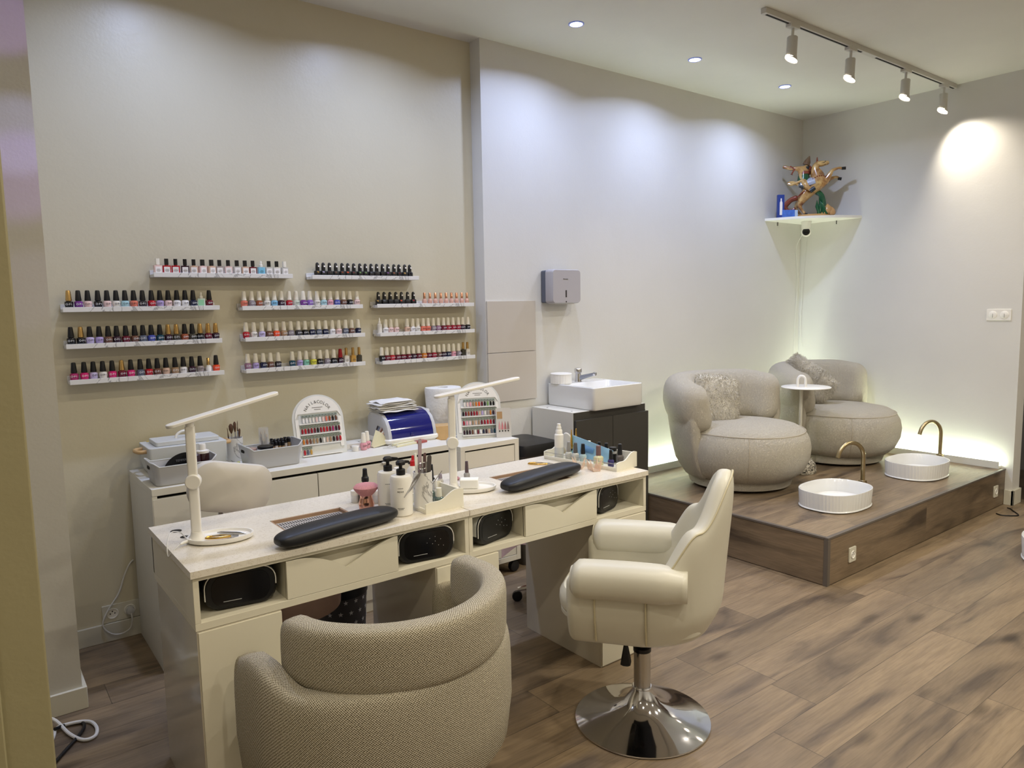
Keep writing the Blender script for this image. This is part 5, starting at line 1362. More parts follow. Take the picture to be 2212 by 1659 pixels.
for sx in (ax0+0.045, ax1-0.030):
    for sy in (ay0+0.03, ay1-0.06):
        c = part('castor', MB().lathe([(0.016, -0.018), (0.03, -0.014), (0.033, 0), (0.03, 0.014), (0.016, 0.018)], 24, T((sx, sy, 0.033)) @ UP), M_BLKPL, t, 0.002)
        part('castor_fork', MB().cyl(sx, sy+0.02, 0.04, 0.076, 0.012, 12), M_STEEL, c)
# wooden box on the roll unit / dresser
solo('wooden_box', MB().box(-0.055, 0.055, -0.045, 0.045, 0.001, 0.082, T((2.128, 3.425, 0.770), R(-18))), M_WOODL, 'light wooden box beside the right display', 'box', bevel=0.003)
# clear acrylic card
t = thing('acrylic_card', 'clear acrylic card with pink nail shapes beside the right display', 'card', (2.402, 3.225, ah))
MC = T((2.402, 3.225, ah+0.001), R(-26)) @ Matrix.Rotation(R(-8), 4, 'X') @ UP
part('card', MB().box(-0.043, 0.043, 0, 0.165, 0, 0.002, MC), mat('card_clear', (216, 212, 204), 0.15, trans=0.15, alpha=1), t)
part('kraft_label', MB().box(-0.036, -0.006, 0.105, 0.145, 0.002, 0.003, MC), mat('kraft', (176, 140, 96), 0.7), t)
for i, cc in enumerate(((206, 150, 150), (200, 120, 126), (170, 110, 110), (140, 116, 112))):
    xx = -0.024+i*0.0165
    part('nail_shape', MB().prism([(xx-0.006, 0.045), (xx+0.006, 0.045), (xx+0.005, 0.065), (xx, 0.092), (xx-0.005, 0.065)], 0.002, 0.004, MC), mat('nailshape%d' % i, cc, 0.3), t)
    part('dot', MB().cyl(xx, 0.036, 0.002, 0.0035, 0.0042, 12, MC), M_HOLE, t)
# pedal bin
t = thing('pedal_bin', 'black-lidded bin between the rolling drawer unit and the sink cabinet', 'bin', (2.63, 3.30, 0))
part('bin_body', MB().loft([[(px, py, z) for px, py in rrect(0.27*s, 0.30*s, 0.03, 4, 2.63, 3.33)] for s, z in ((0.86, 0), (1, 0.65))]), mat('bin_grey', (70, 66, 60), 0.4), t)
part('lid', MB().loft([[(px, py, z) for px, py in rrect(0.285*s, 0.34*s, 0.04, 5, 2.63, 3.33)] for s, z in ((1, 0.651), (1.01, 0.69), (0.97, 0.712), (0.90, 0.715))]), M_BLKPL, t)

# ------------------------------------------------------------------ sink corner
t = thing('sink_cabinet', 'tall cabinet with dark grey doors carrying the washbasin', 'cabinet', (3.20, 3.39, 0))
sx0, sx1, sy0, sy1, sh = 2.890, 3.516, 3.185, YW-0.016, 0.862
M_ANTH = mat('anthracite_laminate', (62, 60, 56), 0.45)
part('carcass', MB().box(sx0, sx1, sy0, sy1, 0.0, sh), M_CABIN, t, 0.001)
part('front_frame', MB().box(sx0+0.002, sx1+0.001, sy0-0.004, sy0, 0.0, sh-0.002), M_ANTH, t)
part('right_side_panel', MB().box(sx1, sx1+0.004, sy0-0.004, sy1, 0, sh-0.04), M_ANTH, t)
xm = 3.205
for a, b in ((sx0+0.004, xm-0.002), (xm+0.002, sx1+0.014)):
    part('door', MB().box(a, b, sy0-0.022, sy0-0.005, 0.02, sh-0.048), M_ANTH, t, 0.001)
for px, py in ((2.93, 3.24), (2.93, 3.47)):
    part('screw_cover', MB().cyl(px, py, sh, sh+0.001, 0.005, 12), M_HOLE, t)
# washbasin
t = thing('washbasin', 'white rectangular ceramic washbasin on the dark cabinet', 'sink', (3.24, 3.36, sh))
wx0, wx1, wy0, wy1, wz0, wz1 = 3.02, 3.455, 3.140, 3.575, sh+0.002, sh+0.142
def rr(x0, x1, y0, y1, r_, z): return [(px, py, z) for px, py in rrect(x1-x0, y1-y0, r_, 5, (x0+x1)/2, (y0+y1)/2)]
mb = MB().loft([rr(wx0+0.006, wx1-0.006, wy0+0.006, wy1, 0.02, wz0), rr(wx0, wx1, wy0, wy1, 0.02, wz0+0.012), rr(wx0, wx1, wy0, wy1, 0.02, wz1-0.004), rr(wx0+0.004, wx1-0.004, wy0+0.004, wy1-0.004, 0.018, wz1),
                rr(wx0+0.012, wx1-0.012, wy0+0.012, wy1-0.135, 0.02, wz1), rr(wx0+0.018, wx1-0.018, wy0+0.018, wy1-0.142, 0.03, wz1-0.010), rr(wx0+0.05, wx1-0.05, wy0+0.05, wy1-0.17, 0.05, wz0+0.045), rr(wx0+0.10, wx1-0.10, wy0+0.10, wy1-0.22, 0.05, wz0+0.036)], True, True)
part('basin', mb, M_CERAM, t)
part('overflow_hole', MB().cyl(3.13, wy0+0.09+0.24, wz1, wz1+0.0006, 0.004, 12), M_HOLE, t)
# mixer tap
tx_, ty_ = 3.225, 3.500
t = thing('mixer_tap', 'chrome mixer tap with domed knob on the washbasin', 'tap', (tx_, ty_, wz1))
part('tap_body', squat([(0.024, 0), (0.022, 0.01), (0.019, 0.055)], 24, tx_, ty_, wz1), M_CHROME, t)
part('knob', squat([(0.020, 0.056), (0.025, 0.060), (0.026, 0.080), (0.022, 0.088), (0.0, 0.091)], 24, tx_, ty_, wz1, cap1=False), M_CHROME, t)
part('spout', MB().tube([(tx_, ty_, wz1+0.020), (tx_+0.02, ty_-0.04, wz1+0.034), (tx_+0.05, ty_-0.10, wz1+0.052)], [0.017, 0.014, 0.010], 14), mat('steel_matte', (150, 152, 158), 0.35, 0.9), t)
part('aerator', MB().tube([(tx_+0.048, ty_-0.097, wz1+0.054), (tx_+0.053, ty_-0.112, wz1+0.052)], [0.013, 0.012], 10), M_CHROME, t)
# fluted pot
x, y = 3.075, 3.50
t = thing('cotton_pot', 'white fluted round pot on the corner of the washbasin', 'pot', (x, y, wz1))
n = 96
rg = [[(x+(0.068+0.0014*(1 if j % 4 < 2 else 0))*math.cos(2*PI*j/n), y+(0.068+0.0014*(1 if j % 4 < 2 else 0))*math.sin(2*PI*j/n), wz1+z) for j in range(n)] for z in (0.001, 0.056)]
part('pot_body', MB().loft(rg), M_WPL, t)
part('lid', squat([(0.069, 0.0565), (0.0695, 0.062), (0.066, 0.066), (0.0, 0.067)], 48, x, y, wz1, cap1=False), M_WPL, t)
# paper dispenser
t = thing('paper_dispenser', 'grey paper towel dispenser on the white wall', 'dispenser', (3.10, YW, 1.52))
hx0, hx1, hz0, hz1 = 2.985, 3.232, 1.515, 1.733
part('back_plate', MB().loft([[(hx0+0.0+w_, YW-d_, z) for w_, z in ()]]) if False else MB().box(hx0+0.004, hx1-0.004, YW-0.055, YW-0.001, hz0+0.006, hz1-0.006), mat('dispenser_dark', (92, 96, 108), 0.4), t, 0.008)
def dz(y, s, dx=0): return [(p[0], y, p[1]) for p in rrect((hx1-hx0)*s, (hz1-hz0)*s, 0.022*s, 6, (hx0+hx1)/2+dx, (hz0+hz1)/2)]
part('cover', MB().loft([dz(YW-0.05, 0.985), dz(YW-0.06, 1.0), dz(YW-0.105, 0.985), dz(YW-0.118, 0.94)]), mat('dispenser_grey', (176, 172, 174), 0.4), t)
part('level_window', MB().box(3.096, 3.106, YW-0.1192, YW-0.117, 1.555, 1.60), M_HOLE, t)
part('lock', MB().cyl(0, 0, 0, 0.0016, 0.0045, 12, T((3.101, YW-0.118, 1.527)) @ UP), M_HOLE, t)
mb = MB().box(3.085, 3.118, YW-0.1192, YW-0.1178, 1.668, 1.6715)
mb.box(3.079, 3.083, YW-0.1192, YW-0.1178, 1.667, 1.674)
part('brand_mark', mb, M_LETD, t)
part('paper_edge', MB().box(3.03, 3.19, YW-0.09, YW-0.03, hz0-0.003, hz0+0.012), M_PAPER, t)

# ------------------------------------------------------------------ corner shelf, figurine, camera
SZ = 2.195
t = thing('corner_shelf', 'white quarter-round shelf high in the room corner', 'shelf', (XW-0.2, YW-0.2, SZ-0.02))
rr_ = 0.545
ol = [(XW, YW)]+[(XW-rr_*math.cos(a), YW-rr_*math.sin(a)) for a in [PI/2*k/24 for k in range(25)]]
# flatter front than a true quarter circle
ol = [(XW, YW), (XW-rr_, YW)]+[(XW-rr_*(1-s)-0.075*math.sin(PI*s)*1.0, YW-rr_*s-0.075*math.sin(PI*s)*1.0) for s in [k/20 for k in range(1, 20)]]+[(XW, YW-rr_)]
part('shelf_board', MB().prism(ol, SZ-0.020, SZ), M_WPL, t, 0.001)
for px, py in ((5.62, YW-0.004), (XW-0.004, 3.26)):
    part('bracket_pin', MB().box(px-0.002, px+0.002, py-0.002, py+0.002, SZ-0.05, SZ-0.02), M_HOLE, t)
# blue boxes
t = thing('product_box', 'small upright blue box with a white bottle printed on it', 'box', (5.50, 3.50, SZ))
MB_ = T((5.505, 3.49, SZ+0.001), R(-35))
part('carton', MB().box(-0.028, 0.028, -0.012, 0.012, 0, 0.185, MB_), mat('box_blue', (34, 60, 136), 0.4), t, 0.001)
part('printed_bottle', MB().prism([(-0.011, 0.02), (0.011, 0.02), (0.011, 0.12), (0.005, 0.135), (0.005, 0.155), (-0.005, 0.155), (-0.005, 0.135), (-0.011, 0.12)], 0, 0.0008, MB_ @ T((0, -0.0122, 0)) @ UP), M_LABEL, t)
t = thing('product_box', 'low blue patterned box lying beside the upright blue box', 'box', (5.57, 3.44, SZ))
part('box', MB().box(-0.055, 0.05, -0.022, 0.022, 0.001, 0.062, T((5.560, 3.455, SZ), R(-40))), mat('blue_pattern', (70, 110, 190), 0.3, noise=(40, 0.5)), t, 0.004)
part('clear_end', MB().box(0.05, 0.075, -0.021, 0.021, 0.002, 0.060, T((5.560, 3.455, SZ), R(-40))), mat('pale_blue_plastic', (180, 196, 214), 0.2), t, 0.003)

# rearing horse with rider
def glaze_gold():
    t = NT('glaze_gold_brown'); tc = t.n('TexCoord'); n = t.n('TexNoise', Scale=13.0, Detail=4.0, Distortion=0.8); t.l(tc.outputs['Object'], n.inputs['Vector'])
    t.l(t.ramp(n.outputs['Fac'], [(0.32, lin((112, 62, 38))), (0.45, lin((168, 124, 72))), (0.6, lin((206, 172, 112)))]), t.b.inputs['Base Color'])
    t.b.inputs['Roughness'].default_value = 0.18; t.b.inputs['Coat Weight'].default_value = 0.7
    return t.m
t = thing('horse_figurine', 'glazed figurine of a rider on a rearing golden horse', 'figurine', (5.70, 3.36, SZ), rz=R(-58))
M_HORSE = glaze_gold()
M_RED = mat('glaze_red_brown', (132, 62, 44), 0.2, coat=0.5, noise=(20, 0.25))
M_GREEN = mat('glaze_green', (26, 84, 50), 0.2, coat=0.5)
M_ROCK = mat('glaze_rock', (190, 146, 90), 0.25, coat=0.4, noise=(12, 0.3))
def skin(name, nodes, edges, mt, parent, lv=2, label=None):
    me = bpy.data.meshes.new(name); me.from_pydata([n[0] for n in nodes], edges, [])
    o = bpy.data.objects.new(name, me); C.objects.link(o); o.parent = parent
    o.modifiers.new('skin', 'SKIN')
    sv = me.skin_vertices[0].data
    for i, n in enumerate(nodes):
        r_ = n[1]; sv[i].radius = (r_, r_) if not isinstance(r_, tuple) else r_
        sv[i].use_root = (i == 0)
    o.modifiers['skin'].use_smooth_shade = True
    s = o.modifiers.new('sub', 'SUBSURF'); s.levels = lv; s.render_levels = lv
    me.materials.append(mt)
    if label: o['label'] = label
    return o
# scale from the photograph: 120 px tall statue = about 0.50 m.  u right, w up, d away.
K = 0.50/930.0     # crop-pixel to metres (crop 7.54x)
def U(px, py, d=0.0): return ((px-870)*K, d, (1095-py)*K)
hn = [(U(745, 780), 0.066), (U(850, 700), 0.054), (U(960, 640), 0.056), (U(1040, 560), 0.064), (U(1000, 460), 0.054), (U(950, 360), 0.040), (U(985, 295), 0.032), (U(1060, 300), 0.026), (U(1130, 290), 0.018), (U(1160, 285), 0.015),
      # 10.. front legs
      (U(1120, 560, -0.03), 0.030), (U(1165, 480, -0.035), 0.020), (U(1200, 415, -0.035), 0.014), (U(1290, 390, -0.035), 0.010), (U(1350, 405, -0.035), 0.012),
      (U(1130, 545, 0.03), 0.022), (U(1215, 510, 0.035), 0.014), (U(1270, 500, 0.035), 0.010), (U(1310, 530, 0.035), 0.011),
      # 19.. hind legs
      (U(790, 850, -0.03), 0.040), (U(740, 920, -0.035), 0.022), (U(780, 980, -0.035), 0.011), (U(830, 1045, -0.03), 0.013),
      (U(740, 850, 0.03), 0.028), (U(690, 930, 0.035), 0.016), (U(730, 990, 0.035), 0.011), (U(780, 1050, 0.035), 0.012),
      # tail 27..
      (U(730, 780), 0.026), (U(620, 810), 0.022), (U(520, 915), 0.028), (U(565, 985), 0.026), (U(640, 990), 0.018), (U(690, 930), 0.008)]
he = [(0, 1), (1, 2), (2, 3), (3, 4), (4, 5), (5, 6), (6, 7), (7, 8), (8, 9), (3, 10), (10, 11), (11, 12), (12, 13), (13, 14), (3, 15), (15, 16), (16, 17), (17, 18),
      (0, 19), (19, 20), (20, 21), (21, 22), (0, 23), (23, 24), (24, 25), (25, 26)]
skin('horse_body', hn[:27], he, M_HORSE, t)
skin('tail', hn[27:], [(0, 1), (1, 2), (2, 3), (3, 4), (4, 5)], M_RED, t)
mb = MB()
for i in range(9):
    s = i/8; p = Vector(U(905-30*math.sin(s*3), 330+s*200, 0.0))
    mb.tube([p, p+Vector((-0.018, 0.004, -0.012)), p+Vector((-0.020, 0.0, -0.034))], [0.015, 0.012, 0.003], 8)
part('mane', mb, M_RED, t, local=True)
part('ear', MB().tube([U(985, 275, -0.01), U(985, 200, -0.012)], [0.009, 0.003], 8), M_RED, t, local=True)
mb = MB()
for (a, b) in ((12, 13),):
    pass
for (p, d) in ((U(1345, 402, -0.035), (0.022, 0, 0.0)), (U(1302, 530, 0.035), (0.02, 0, -0.004)), (U(838, 1052, -0.03), (0.014, 0, -0.004)), (U(785, 1058, 0.035), (0.014, 0, -0.004))):
    p = Vector(p); mb.tube([p-Vector(d)*0.4, p+Vector(d)], [0.012, 0.0125], 10)
part('hooves', mb, M_BLKPL, t, local=True)
mb = MB().tube([U(985, 280, -0.024), U(975, 335, -0.024)], 0.003, 6).tube([U(970, 300, -0.026), U(1095, 285, -0.018)], 0.003, 6).tube([U(1100, 265, -0.016), U(1095, 325, -0.016)], 0.003, 6)
part('bridle', mb, M_BLKPL, t, local=True)
mb = MB()
for i in range(7):
    s = i/6; p = Vector(U(930+180*s, 530-30*math.sin(s*PI)-20*s, -0.052+0.012*abs(s-0.5))); mb.lathe([(0.0, -0.007), (0.008, 0), (0, 0.007)], 8, Matrix.Translation(p), cap0=False, cap1=False)
    q = Vector(U(700+110*s, 800-90*s, -0.050-0.008*math.sin(PI*s))); mb.lathe([(0.0, -0.008), (0.009, 0), (0, 0.008)], 8, Matrix.Translation(q), cap0=False, cap1=False)
part('harness_beads', mb, M_RED, t, local=True)
mb = MB().loft([[Vector(U(790, 640+0, d_)) for d_ in ()]]) if False else MB()
sad = []
for k in range(9):
    a = -1.5+3.0*k/8
    sad.append((0.060*math.sin(a), 0.012*math.cos(a)))
for A_, B_ in ((U(760, 620), U(960, 560)),):
    A_ = Vector(A_); B_ = Vector(B_); ax = (B_-A_).normalized(); up = Vector((-ax.z, 0, ax.x))
    rg = []
    for s in (0.0, 0.35, 0.7, 1.0):
        c_ = A_.lerp(B_, s)
        rg.append([c_+Vector((0, 0.058*math.sin(a), 0))+up*(0.05*math.cos(a)-0.005) for a in [-1.9+3.8*j/12 for j in range(13)]]+[c_+Vector((0, 0.051*math.sin(a), 0))+up*(0.043*math.cos(a)-0.005) for a in [1.9-3.8*j/12 for j in range(13)]])
    mb.loft(rg)
part('saddle_cloth', mb, mat('glaze_pale_blue', (170, 176, 190), 0.2, coat=0.4), t, local=True)
# rider: torso leaning back, arm stretched behind, legs astride
rn = [(U(800, 540), 0.034), (U(790, 450), 0.036), (U(800, 380), 0.034), (U(835, 330), 0.018), (U(845, 300), 0.026),
      (U(720, 350, -0.02), 0.020), (U(620, 345, -0.02), 0.016), (U(540, 320, -0.02), 0.015), (U(490, 305, -0.02), 0.013),
      (U(860, 400, 0.02), 0.017), (U(900, 440, 0.02), 0.013),
      (U(810, 590, -0.055), 0.024), (U(850, 650, -0.065), 0.020), (U(900, 700, -0.065), 0.016), (U(940, 690, -0.065), 0.013),
      (U(810, 590, 0.055), 0.024), (U(850, 650, 0.065), 0.020), (U(900, 700, 0.065), 0.016)]
re_ = [(0, 1), (1, 2), (2, 3), (3, 4), (2, 5), (5, 6), (6, 7), (7, 8), (2, 9), (9, 10), (0, 11), (11, 12), (12, 13), (13, 14), (0, 15), (15, 16), (16, 17)]
skin('rider', rn, re_, M_HORSE, t)
part('rider_robe', MB().loft([[(Vector(U(800, py))+Vector((r_*math.cos(a), r_*0.9*math.sin(a), 0.006*math.sin(3*a)))) for a in [2*PI*j/20 for j in range(20)]] for py, r_ in ((400, 0.036), (460, 0.045), (520, 0.050), (570, 0.058))]), M_GREEN, t, local=True)
part('rider_belt', MB().loft([[(Vector(U(800, py))+Vector((r_*math.cos(a), r_*0.9*math.sin(a), 0))) for a in [2*PI*j/20 for j in range(20)]] for py, r_ in ((395, 0.039), (440, 0.046))]), M_RED, t, local=True)
part('rider_headdress', MB().tube([U(830, 300, -0.002), U(850, 250, 0), U(878, 170, 0)], [0.030, 0.026, 0.004], 10), mat('glaze_olive', (110, 84, 62), 0.25, coat=0.4, noise=(30, 0.5)), t, local=True)
part('beard', MB().tube([U(850, 330, -0.012), U(855, 370, -0.014)], [0.018, 0.008], 8), mat('glaze_dark', (36, 44, 52), 0.3), t, local=True)
part('boot', MB().tube([U(890, 715, -0.068), U(960, 670, -0.068)], [0.020, 0.016], 10), mat('glaze_dark', (36, 44, 52), 0.3), t, local=True)
part('boot', MB().tube([U(735, 625, -0.05), U(795, 635, -0.05)], [0.010, 0.016], 10), mat('glaze_dark', (36, 44, 52), 0.3), t, local=True)
part('sash', MB().tube(spline([U(780, 540, -0.04), U(700, 570, -0.045), U(620, 590, -0.04), U(580, 565, -0.035), U(650, 560, -0.04), U(720, 600, -0.04)], 6), 0.011, 8), M_HORSE, t, local=True)
part('tassel', MB().tube(spline([U(600, 310, -0.03), U(660, 360, -0.035), U(640, 400, -0.035), U(622, 440, -0.035)], 5), [0.006]*15+[0.013], 8), M_RED, t, local=True)
# base: rock and tufts
rk = random.Random(9)
mb = MB()
mb.loft([[(U(900, 1085, 0)[0]+0.165*s*math.cos(a)*(1+0.08*math.sin(5*a)), 0.060*s*math.sin(a), z) for a in [2*PI*j/28 for j in range(28)]] for s, z in ((0.98, 0.001), (1.0, 0.012), (0.85, 0.022))])
for (px, py, r_) in ((700, 1070, 0.022), (1150, 1000, 0.040), (1100, 1040, 0.03), (1210, 1030, 0.032), (1060, 1060, 0.022)):
    p = Vector(U(px, py)); mb.lathe([(0.001, -r_*1.2), (r_*0.9, -r_*0.6), (r_, 0), (r_*0.7, r_*0.7), (0.001, r_*1.3)], 9, Matrix.Translation(p), cap0=False, cap1=False)
part('rock_base', mb, M_ROCK, t, local=True)
mb = MB()
for i in range(16):
    a = i/15; p0 = Vector(U(1000+160*rk.random(), 1060, rk.uniform(-0.03, 0.03))); p1 = Vector(U(985+150*rk.random(), 900-190*a*rk.random(), rk.uniform(-0.02, 0.02)))
    mb.tube([p0, p0.lerp(p1, 0.5)+Vector((0.012*rk.uniform(-1, 1), 0, 0.006)), p1], [0.010, 0.013, 0.002], 7)
mb.tube(spline([U(1070, 1000), U(1090, 900), U(1060, 780), U(1000, 720), U(960, 740)], 6), [0.022]*24+[0.01], 9)
part('plants', mb, M_GREEN, t, local=True)

# security camera under the shelf and its cable
t = thing('security_camera', 'small white round camera with black lens under the corner shelf', 'camera', (5.82, 3.44, SZ-0.10))
cx_, cy_ = 5.80, 3.43
dirv = (Vector((0, 0, 1.5))-Vector((cx_, cy_, SZ-0.1))).normalized(); dirv = Vector((dirv.x, dirv.y, 0.02)).normalized()
q = dirv.to_track_quat('Z', 'Y').to_matrix().to_4x4()
part('mount', MB().lathe([(0.040, SZ-0.021), (0.042, SZ-0.026), (0.036, SZ-0.05), (0.034, SZ-0.085)], 28, cx=cx_, cy=cy_), M_WPL, t)
ML = Matrix.Translation((cx_, cy_, SZ-0.108)) @ q
part('camera_body', MB().lathe([(0.0, -0.036), (0.026, -0.026), (0.040, -0.005), (0.040, 0.016), (0.036, 0.022)], 32, ML, cap0=False), M_WPL, t)
part('lens_ring', MB().lathe([(0.0, 0.0228), (0.029, 0.0228), (0.030, 0.0245), (0.027, 0.026), (0.0, 0.026)], 32, ML, cap0=False, cap1=False), M_BLKPL, t)
part('lens', MB().lathe([(0.014, 0.0262), (0.012, 0.029), (0.0, 0.031)], 24, ML, cap1=False), M_BLKGL, t)
pts = spline([(5.83, 3.47, SZ-0.10), (5.90, YW-0.012, SZ-0.22), (5.92, YW-0.006, 1.85), (5.93, YW-0.008, 1.6), (5.915, YW-0.006, 1.35), (5.90, YW-0.006, 1.0), (5.90, YW-0.006, 0.4)], 8)
solo('camera_cable', MB().tube(pts, 0.0022, 6), mats, 'thin white cable running down the corner from the camera', 'cord')
pts = spline([(5.95, YW-0.09, SZ-0.05), (XW-0.006, YW-0.06, 1.95), (XW-0.008, YW-0.04, 1.6), (5.96, YW-0.03, 1.25), (XW-0.006, YW-0.05, 1.1)], 8)
solo('camera_cable', MB().tube(pts, 0.0018, 6), mats, 'second thin white cable hanging loosely beside the corner', 'cord')
# ------------------------------------------------------------------ upholstered shells
def uv_loft(name, rings, mt, parent, subs=0, local=True, label=None):
    """closed-section loft with metric UVs (u along the rings, v around the section)"""
    n = len(rings[0]); vs = [Vector(p) for r in rings for p in r]; fs = []; uvs = []
    mid = n//4
    us = [0.0]
    for a, b in zip(rings, rings[1:]): us.append(us[-1]+(Vector(b[mid])-Vector(a[mid])).length)
    k0 = len(rings)//2
    vv = [0.0]
    for j in range(n): vv.append(vv[-1]+(Vector(rings[k0][(j+1) % n])-Vector(rings[k0][j])).length)
    for i in range(len(rings)-1):
        for j in range(n):
            k = (j+1) % n
            fs.append((i*n+j, i*n+k, (i+1)*n+k, (i+1)*n+j)); uvs.append(((us[i], vv[j]), (us[i], vv[j+1]), (us[i+1], vv[j+1]), (us[i+1], vv[j])))
    fs.append(tuple(reversed(range(n)))); uvs.append(tuple((us[0], vv[j]) for j in reversed(range(n))))
    b = (len(rings)-1)*n
    fs.append(tuple(b+j for j in range(n))); uvs.append(tuple((us[-1], vv[j]) for j in range(n)))
    me = bpy.data.meshes.new(name); me.from_pydata(vs, [], fs)
    uvl = me.uv_layers.new(name='UVMap')
    li = 0
    for p, u4 in zip(me.polygons, uvs):
        for q in range(len(u4)): uvl.data[p.loop_start+q].uv = u4[q]
    bm = bmesh.new(); bm.from_mesh(me); bmesh.ops.recalc_face_normals(bm, faces=bm.faces); bm.to_mesh(me); bm.free()
    me.shade_smooth()
    o = bpy.data.objects.new(name, me); C.objects.link(o); o.parent = parent; me.materials.append(mt)
    if subs: sub(o, subs)
    if label: o['label'] = label
    return o
def sgnpow(v, p): return math.copysign(abs(v)**p, v)
def ushell(a_, b_, th, zb, zt, t0, t1, n=40, m=20, ex=0.35, end=0.05, yext=0.0, lean=0.0, zl=0.0, ellip=1.0, nend=5, taper=None, exz=None):
    """rings of a curved wall: angle t (radians) runs from t0 to t1, 0 = back (-y). zb, zt functions of t.
       beyond +-90 degrees the plan runs straight forward (+y)."""
    def plan(t):
        if abs(t) <= PI/2: return Vector((a_*sgnpow(math.sin(t), ellip), -b_*sgnpow(math.cos(t), ellip), 0))
        return Vector((math.copysign(a_, t), (abs(t)-PI/2)*yext, 0))
    ts = [t0+(t1-t0)*i/n for i in range(n+1)]
    P = [plan(t) for t in ts]; rings = []
    def sect(c, tan, k, t, dz=0):
        nr = Vector((tan.y, -tan.x, 0)); out = []
        z0, z1 = zb(t), zt(t); zc = (z0+z1)/2; hh = (z1-z0)/2
        for j in range(m):
            a = 2*PI*j/m
            zz = zc+hh*k[1]*sgnpow(math.sin(a), exz or ex)
            off = th/2*k[0]*sgnpow(math.cos(a), ex)
            if taper: off += taper(zz)
            p = c+nr*off
            out.append((p.x, p.y-lean*max(0.0, zz-zl), zz))
        return out
    tans = []
    for i in range(n+1):
        a = P[max(0, i-1)]; b = P[min(n, i+1)]; tans.append((b-a).normalized())
    for q in range(nend):
        ph = PI/2*q/nend; k = math.sin(ph); k = max(k, 0.06); s = math.cos(ph)
        zk = 1-(1-k)*min(1.0, end/((zt(t0)-zb(t0))/2))*1.0
        rings.append(sect(P[0]-tans[0]*end*s, tans[0], (k, zk), t0))
    for i in range(n+1): rings.append(sect(P[i], tans[i], (1, 1), ts[i]))
    for q in reversed(range(nend)):
        ph = PI/2*q/nend; k = math.sin(ph); k = max(k, 0.06); s = math.cos(ph)
        zk = 1-(1-k)*min(1.0, end/((zt(t1)-zb(t1))/2))*1.0
        rings.append(sect(P[n]+tans[n]*end*s, tans[n], (k, zk), t1))
    return rings
def sm(e0, e1, x):
    t = max(0, min(1, (x-e0)/(e1-e0))); return t*t*(3-2*t)

# ---- woven tub chair in the foreground
t = thing('tub_chair', 'woven beige tub chair seen from behind at the left desk', 'chair', (0.930, 1.848, 0), rz=R(6))
ztl = lambda a: 0.545+0.042*sm(R(66), R(96), abs(a))-0.022*sm(R(106), R(120), abs(a))
zbl = lambda a: 0.13
rg = ushell(0.352, 0.286, 0.085, zbl, ztl, -R(116), R(122), n=60, m=28, ex=0.42, end=0.055, yext=0.30, taper=lambda z: -0.11*sm(0.29, 0.07, z)**1.3)
uv_loft('lower_shell', rg, M_WEAVE, t)
ztb = lambda a: 0.706-0.008*sm(R(50), R(95), abs(a))
zbb = lambda a: 0.530
rg = ushell(0.303, 0.292, 0.082, zbb, ztb, -R(88), R(96), n=54, m=24, ex=0.48, end=0.050, yext=0.30, lean=0.05, zl=0.60)
rg = [[(p_[0]+0.021, p_[1], p_[2]) for p_ in r_] for r_ in rg]
uv_loft('back_band', rg, M_WEAVE, t)
def cushion(w_, d_, h_, z, r_=0.08, cy=0.0, n=10):
    return MB().loft([[(px*s, py*s+cy, z+zz*h_) for px, py in rrect(w_, d_, r_, n)] for s, zz in ((0.86, 0), (0.97, 0.15), (1.0, 0.45), (0.98, 0.78), (0.90, 0.95), (0.70, 1.0))])
part('seat_cushion', cushion(0.60, 0.52, 0.15, 0.30, 0.2, 0.03), M_WEAVE, t, local=True)
part('base', MB().lathe([(0.18, 0.11), (0.20, 0.15)], 32), M_BLKPL, t, local=True)
for sx in (-1, 1):
    for sy in (-1, 1):
        part('leg', MB().tube([(sx*0.15, sy*0.15, 0.165), (sx*0.21, sy*0.20, 0.0)], [0.014, 0.010], 10), M_BLKPL, t, local=True)

# ---- cream leather swivel chair
t = thing('salon_chair', 'cream leather swivel armchair on a round chrome base', 'chair', (1.869, 1.703, 0), rz=R(37))
part('floor_base', MB().lathe([(0.238, 0.001), (0.243, 0.004), (0.242, 0.008), (0.20, 0.020), (0.12, 0.040), (0.065, 0.072), (0.036, 0.115), (0.0335, 0.130), (0.0, 0.130)], 64, cap1=False), M_CHROME, t, local=True)
part('base_collar', MB().lathe([(0.034, 0.124), (0.036, 0.127), (0.034, 0.131)], 32), M_CHROME, t, local=True)
part('column', MB().lathe([(0.030, 0.13), (0.030, 0.262), (0.028, 0.264)], 32), M_STEEL, t, local=True)
part('column_ring', MB().lathe([(0.032, 0.262), (0.032, 0.276), (0.022, 0.280)], 24), M_BLKPL, t, local=True)
part('gas_lift', MB().lathe([(0.019, 0.27), (0.019, 0.39)], 20), mat('lift_grey', (120, 114, 106), 0.35, 0.8), t, local=True)
lv = part('height_lever', MB().tube([(-0.03, 0.03, 0.375), (-0.055, 0.05, 0.34), (-0.055, 0.052, 0.30)], 0.006, 8), M_BLKPL, t, local=True)
part('lever_grip', MB().loft([[(px-0.055, py+0.052, z) for px, py in rrect(w_, w_*0.9, 0.006, 3)] for w_, z in ((0.014, 0.31), (0.034, 0.255), (0.040, 0.235), (0.026, 0.228))]), M_BLKPL, lv, 0.002, local=True)
part('mechanism', MB().box(-0.09, 0.09, -0.09, 0.09, 0.372, 0.392), M_BLKPL, t, local=True)
